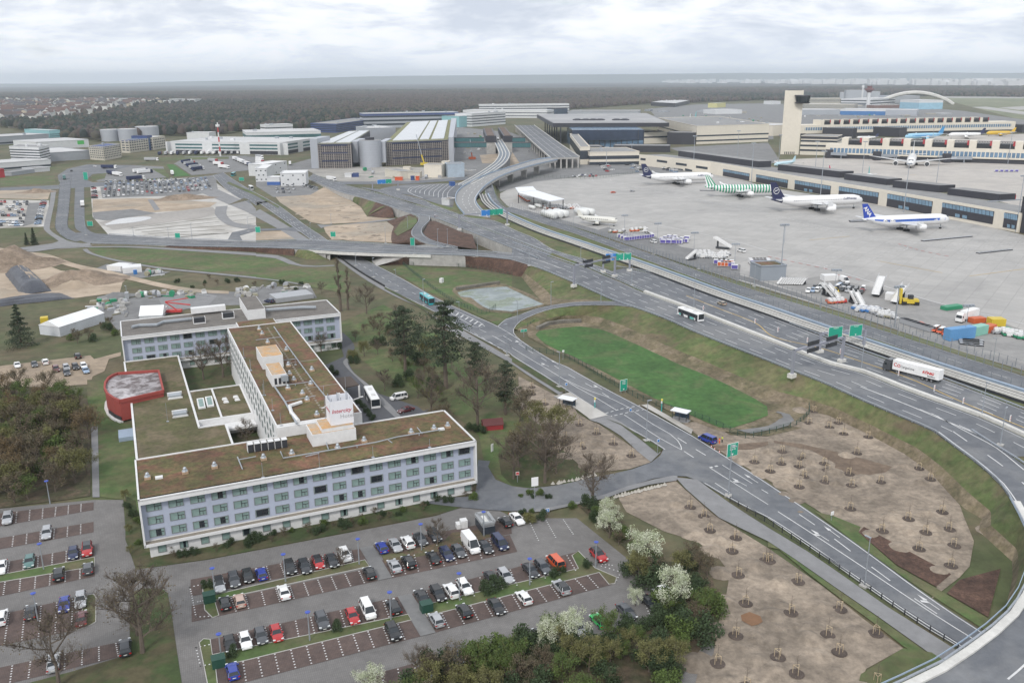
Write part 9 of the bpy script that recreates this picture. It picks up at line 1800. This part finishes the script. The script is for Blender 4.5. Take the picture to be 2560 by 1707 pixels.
def tent(c,a,b,cc,ty,lab,ridge=2.0,m=None):
 A,B,C_=at(c,*a),at(c,*b),at(c,*cc);h=hgt(c,a[0],ty,A);d=B-A;w_=(C_-A)-d*((C_-A).dot(d)/d.dot(d));t=empty('storage_tent',A,hd_of(d),lab,'tent');Ln=d.length;W_=w_.length;tm_=m or mat('tent_white',(.78,.79,.8),.6,var=.04)
 PT(U_(mat('tent_wall',(.55,.57,.6),.7)).box(0,Ln,0,W_,0,h),'wall',t);mb=U_(tm_);mb.add([(-.2,-.2,h),(Ln+.2,-.2,h),(Ln+.2,W_+.2,h),(-.2,W_+.2,h),(-.2,W_/2,h+ridge),(Ln+.2,W_/2,h+ridge)],[(0,1,5,4),(3,4,5,2),(0,4,3),(1,2,5)]);PT(mb,'roof',t)
tent('E',(555,1255),(965,1120),(522,1185),1165,'long white storage tent on the meadow behind the hotel');tent('E',(1282,1095),(1492,1085),(1276,1045),1065,'white gabled tent behind the hotel rear wing',3);cont('E',(375,1145),(445,1138),3,1085,'yellow','orange-yellow site container beside the long white tent');cont('E',(985,650),(1110,660),8,600,'white','left white container block on the gravel beside the track');cont('E',(1130,680),(1305,665),8,625,'white','right white container block on the gravel beside the track');cont('E',(1235,688),(1262,684),1.2,645,'blue','blue portable toilet in front of the right white container','toilet');cont('E',(1150,915),(1185,912),3,855,'steel','small white and blue cabin at the storage yard corner','cabin');cont('F',(190,950),(530,905),10,905,'steel','light corrugated shed roof behind the hotel rear wing','shed')
t=empty('boom_lift',at('E',1600,1040),.1,'white and orange-red boom lift lorry in the storage yard','boom lift');PT(U_(em('red')).box(-4,3,-1.1,1.1,.6,1.5),'chassis',t);PT(U_(em('white')).box(-4.6,-2.6,-1.1,1.1,.7,2.8),'cab',t);mb=U_(em('red'));mb.tube([(1,0,1.5),(-3,0,4.6),(6.5,0,3.2)],.28,5);mb.tube([(-3,0,4.8),(6,0,6.0)],.2,5);PT(mb,'boom',t)
tent('J',(2095,800),(2270,785),(2110,745),752,'small red wooden shed with pitched roof under the big garden tree',1.2,mat('shed_roof_red',(.12,.04,.04),.8));o_=[c_ for c_ in bpy.data.objects if c_.name.startswith('wall')and c_.parent and 'red wooden' in str(c_.parent.get('label'))][0];o_.data.materials[0]=mat('shed_red',(.3,.03,.035),.7);o_.parent.name='garden_shed';o_.parent['category']='shed';bld('ticket_kiosk','small grey glass ticket kiosk with flat roof at the car park entrance','kiosk','N',(2085,215),(2190,195),4.5,120,mat('kiosk_grey',(.3,.31,.32),.5),mat('kiosk_roof',(.6,.6,.58),.7),[(.1,.75,w_dark)]);cont('N',(1845,165),(1880,160),1.4,115,'white','white switch cabinet left of the ticket kiosk','cabinet');cont('N',(1885,160),(1945,150),1.4,85,'white','taller white switch cabinet left of the ticket kiosk','cabinet')
for c,x,y,lb in(('M',1925,820,'beside the upper row end'),('M',2010,1410,'beside the lower row end'),('N',1565,905,'at the lower paver crossing')):p=at(c,x,y);t=empty('green_container',(p.x,p.y,.1),hd_of(ALONG),'dark green metal waste box '+lb,'waste box','green waste boxes');gm_=mat('box_green',(.02,.07,.05),.5);PT(U_(gm_).box(-1,1,-.8,.8,0,1.5),'body',t);PT(U_(gm_).box(-1.05,1.05,-.85,.85,1.5,1.6),'lid',t)
r_=random.Random(9)
for k in range(200):
 c,x0,x1,y0,y1=r_.choice((('E',1260,1900,850,900),('E',820,1180,930,1060),('F',20,480,800,870),('E',2120,2340,830,890),('E',1350,1480,670,700),('B',1000,2000,900,985),('C',1350,2350,400,470),('D',300,1400,400,420),('B',1850,2080,520,760)));p=at(c,r_.uniform(x0,x1),r_.uniform(y0,y1));kd=r_.choice(('pallet','barrel','crate','beam'));m_=r_.choice([em('steel'),em('white'),em('khaki'),em('green'),conc,em('steel')]);t=empty(dict(pallet='material_stack',barrel='cable_drum',crate='site_crate',beam='scaffold_bundle')[kd],p,r_.random()*3,'weathered %s lying in the site clutter of the work yards'%dict(pallet='stack of boards',barrel='round cable drum',crate='site crate',beam='bundle of scaffold poles')[kd],'site material','site material '+kd);s=1 if c in 'EF' else 1.6;t.scale=(s,)*3
 if kd=='barrel':mb=U_(m_);mb.tube([(0,-.7,1.2),(0,.7,1.2)],1.2,12);PT(mb,'drum',t)
 elif kd=='beam':mb=U_(m_);[mb.tube([(-3,y_*.3,.2+z_*.25),(3,y_*.3,.2+z_*.25)],.1,4)for y_ in range(3)for z_ in range(2)];PT(mb,'poles',t)
 else:mb=U_(m_);mb.box(-1.5,1.5,-1,1,0,.5);mb.box(-1.3,1.2,-.9,.9,.52,1.1);mb.use(conc);mb.box(-1,.8,-.7,.8,1.12,1.7)if kd=='crate' else None;PT(mb,'stack',t)
for(c,x,y,x2,y2,lb)in(('B',1545,860,1470,575,'yellow mobile crane with raised lattice boom before the garage'),('B',1985,805,1965,620,'orange mobile crane with thin raised boom beside the garage')):
 p=at(c,x,y);h=hgt(c,x2,y2,p);q_=at(c,x2,y2,h)-p;t=empty('mobile_crane',p,0,lb,'crane');cm_=em('yellow')if 'yellow' in lb else em('orange');PT(U_(cm_).box(-4,4,-2,2,.6,3),'body',t);mb=U_(cm_);mb.tube([(0,0,2.5),(q_.x*.35,0,h*.35)],.9,4);PT(mb,'boom_base',t);mb=U_(steel);mb.tube([(q_.x*.35,0,h*.35),(q_.x,0,h)],.45,4);PT(mb,'boom',t)
p=at('A',2025,775);h=hgt('A',2000,465,p);t=empty('antenna_mast',p,0,'red and white antenna mast in front of the cargo terminal','mast')
for k in range(7):mb=U_(em('red')if k%2 else em('white'));mb.tube([(0,0,h*k/7),(0,0,h*(k+1)/7)],1.1-k*.08,5);PT(mb,'mast_section',t)
mb=U_(em('white'));mb.lathe((0,0,h*.88),[(2.6,0),(2.6,2.5)],8);PT(mb,'antenna_ring',t)
for k in range(30):
 x,y=r_.choice(((r_.uniform(970,1500),0),(r_.uniform(1380,1480),1)))[:2]
 s_=k/29;c,x,y=('K',380+860*s_+r_.uniform(-20,20),1280-210*s_**1.2)if k<14 else('K',950+450*(k-14)/15,1400-110*(k-14)/15);mb=U_(mat('boulder',(.42,.4,.36),.9,var=.2,scale=2));rr_=r_.uniform(.4,.75);mound(mb,Vector((0,0,0)),rr_,rr_,9,.8,r_.random()*3,k);p=at(c,x,y,.25);t=mb.build('boulder');t.location=p;tag(t,'pale boulder lining the access road verge beside the bare soil','boulder','boulders along the access road')
pw=MB().use(mat('stone_gabion',(.16,.15,.13),.95,var=.4,scale=.8));pw.wall(smooth(L('F',1840,830,1960,812,2100,790,2235,770),4),1.2,1.3);t=pw.build('gabion_wall');tag(t,'low dark stone wall with drain openings behind the pond','stone wall');pw=MB().use(MAT['stone_gabion']);pw.wall(smooth(L('G',235,1195,330,1150,470,1130,635,1125),4),1.4,1.3);t=pw.build('gabion_wall');tag(t,'low dark stone wall at the far end of the oval basin','stone wall')
cont('F',(1683,762),(1706,765),1.6,720,'white','white cabinet on the grass above the pond','cabinet')

sc.cycles.volume_bounces=2
hb=MB().use(None)if False else MB()
hb.box(-26000,26000,-150,26000,-1.5,300)
hm=bpy.data.materials.new('haze_air');hm.use_nodes=True;t=hm.node_tree;t.nodes.clear()
o_=t.nodes.new('ShaderNodeOutputMaterial');v_=t.nodes.new('ShaderNodeVolumePrincipled');v_.inputs['Color'].default_value=(.84,.92,1,1);v_.inputs['Density'].default_value=6e-5;v_.inputs['Anisotropy'].default_value=.3
t.links.new(v_.outputs[0],o_.inputs['Volume'])
hb.use(hm);hb.mi=[0]*len(hb.f);ho=hb.build('haze');ho['kind']='stuff'
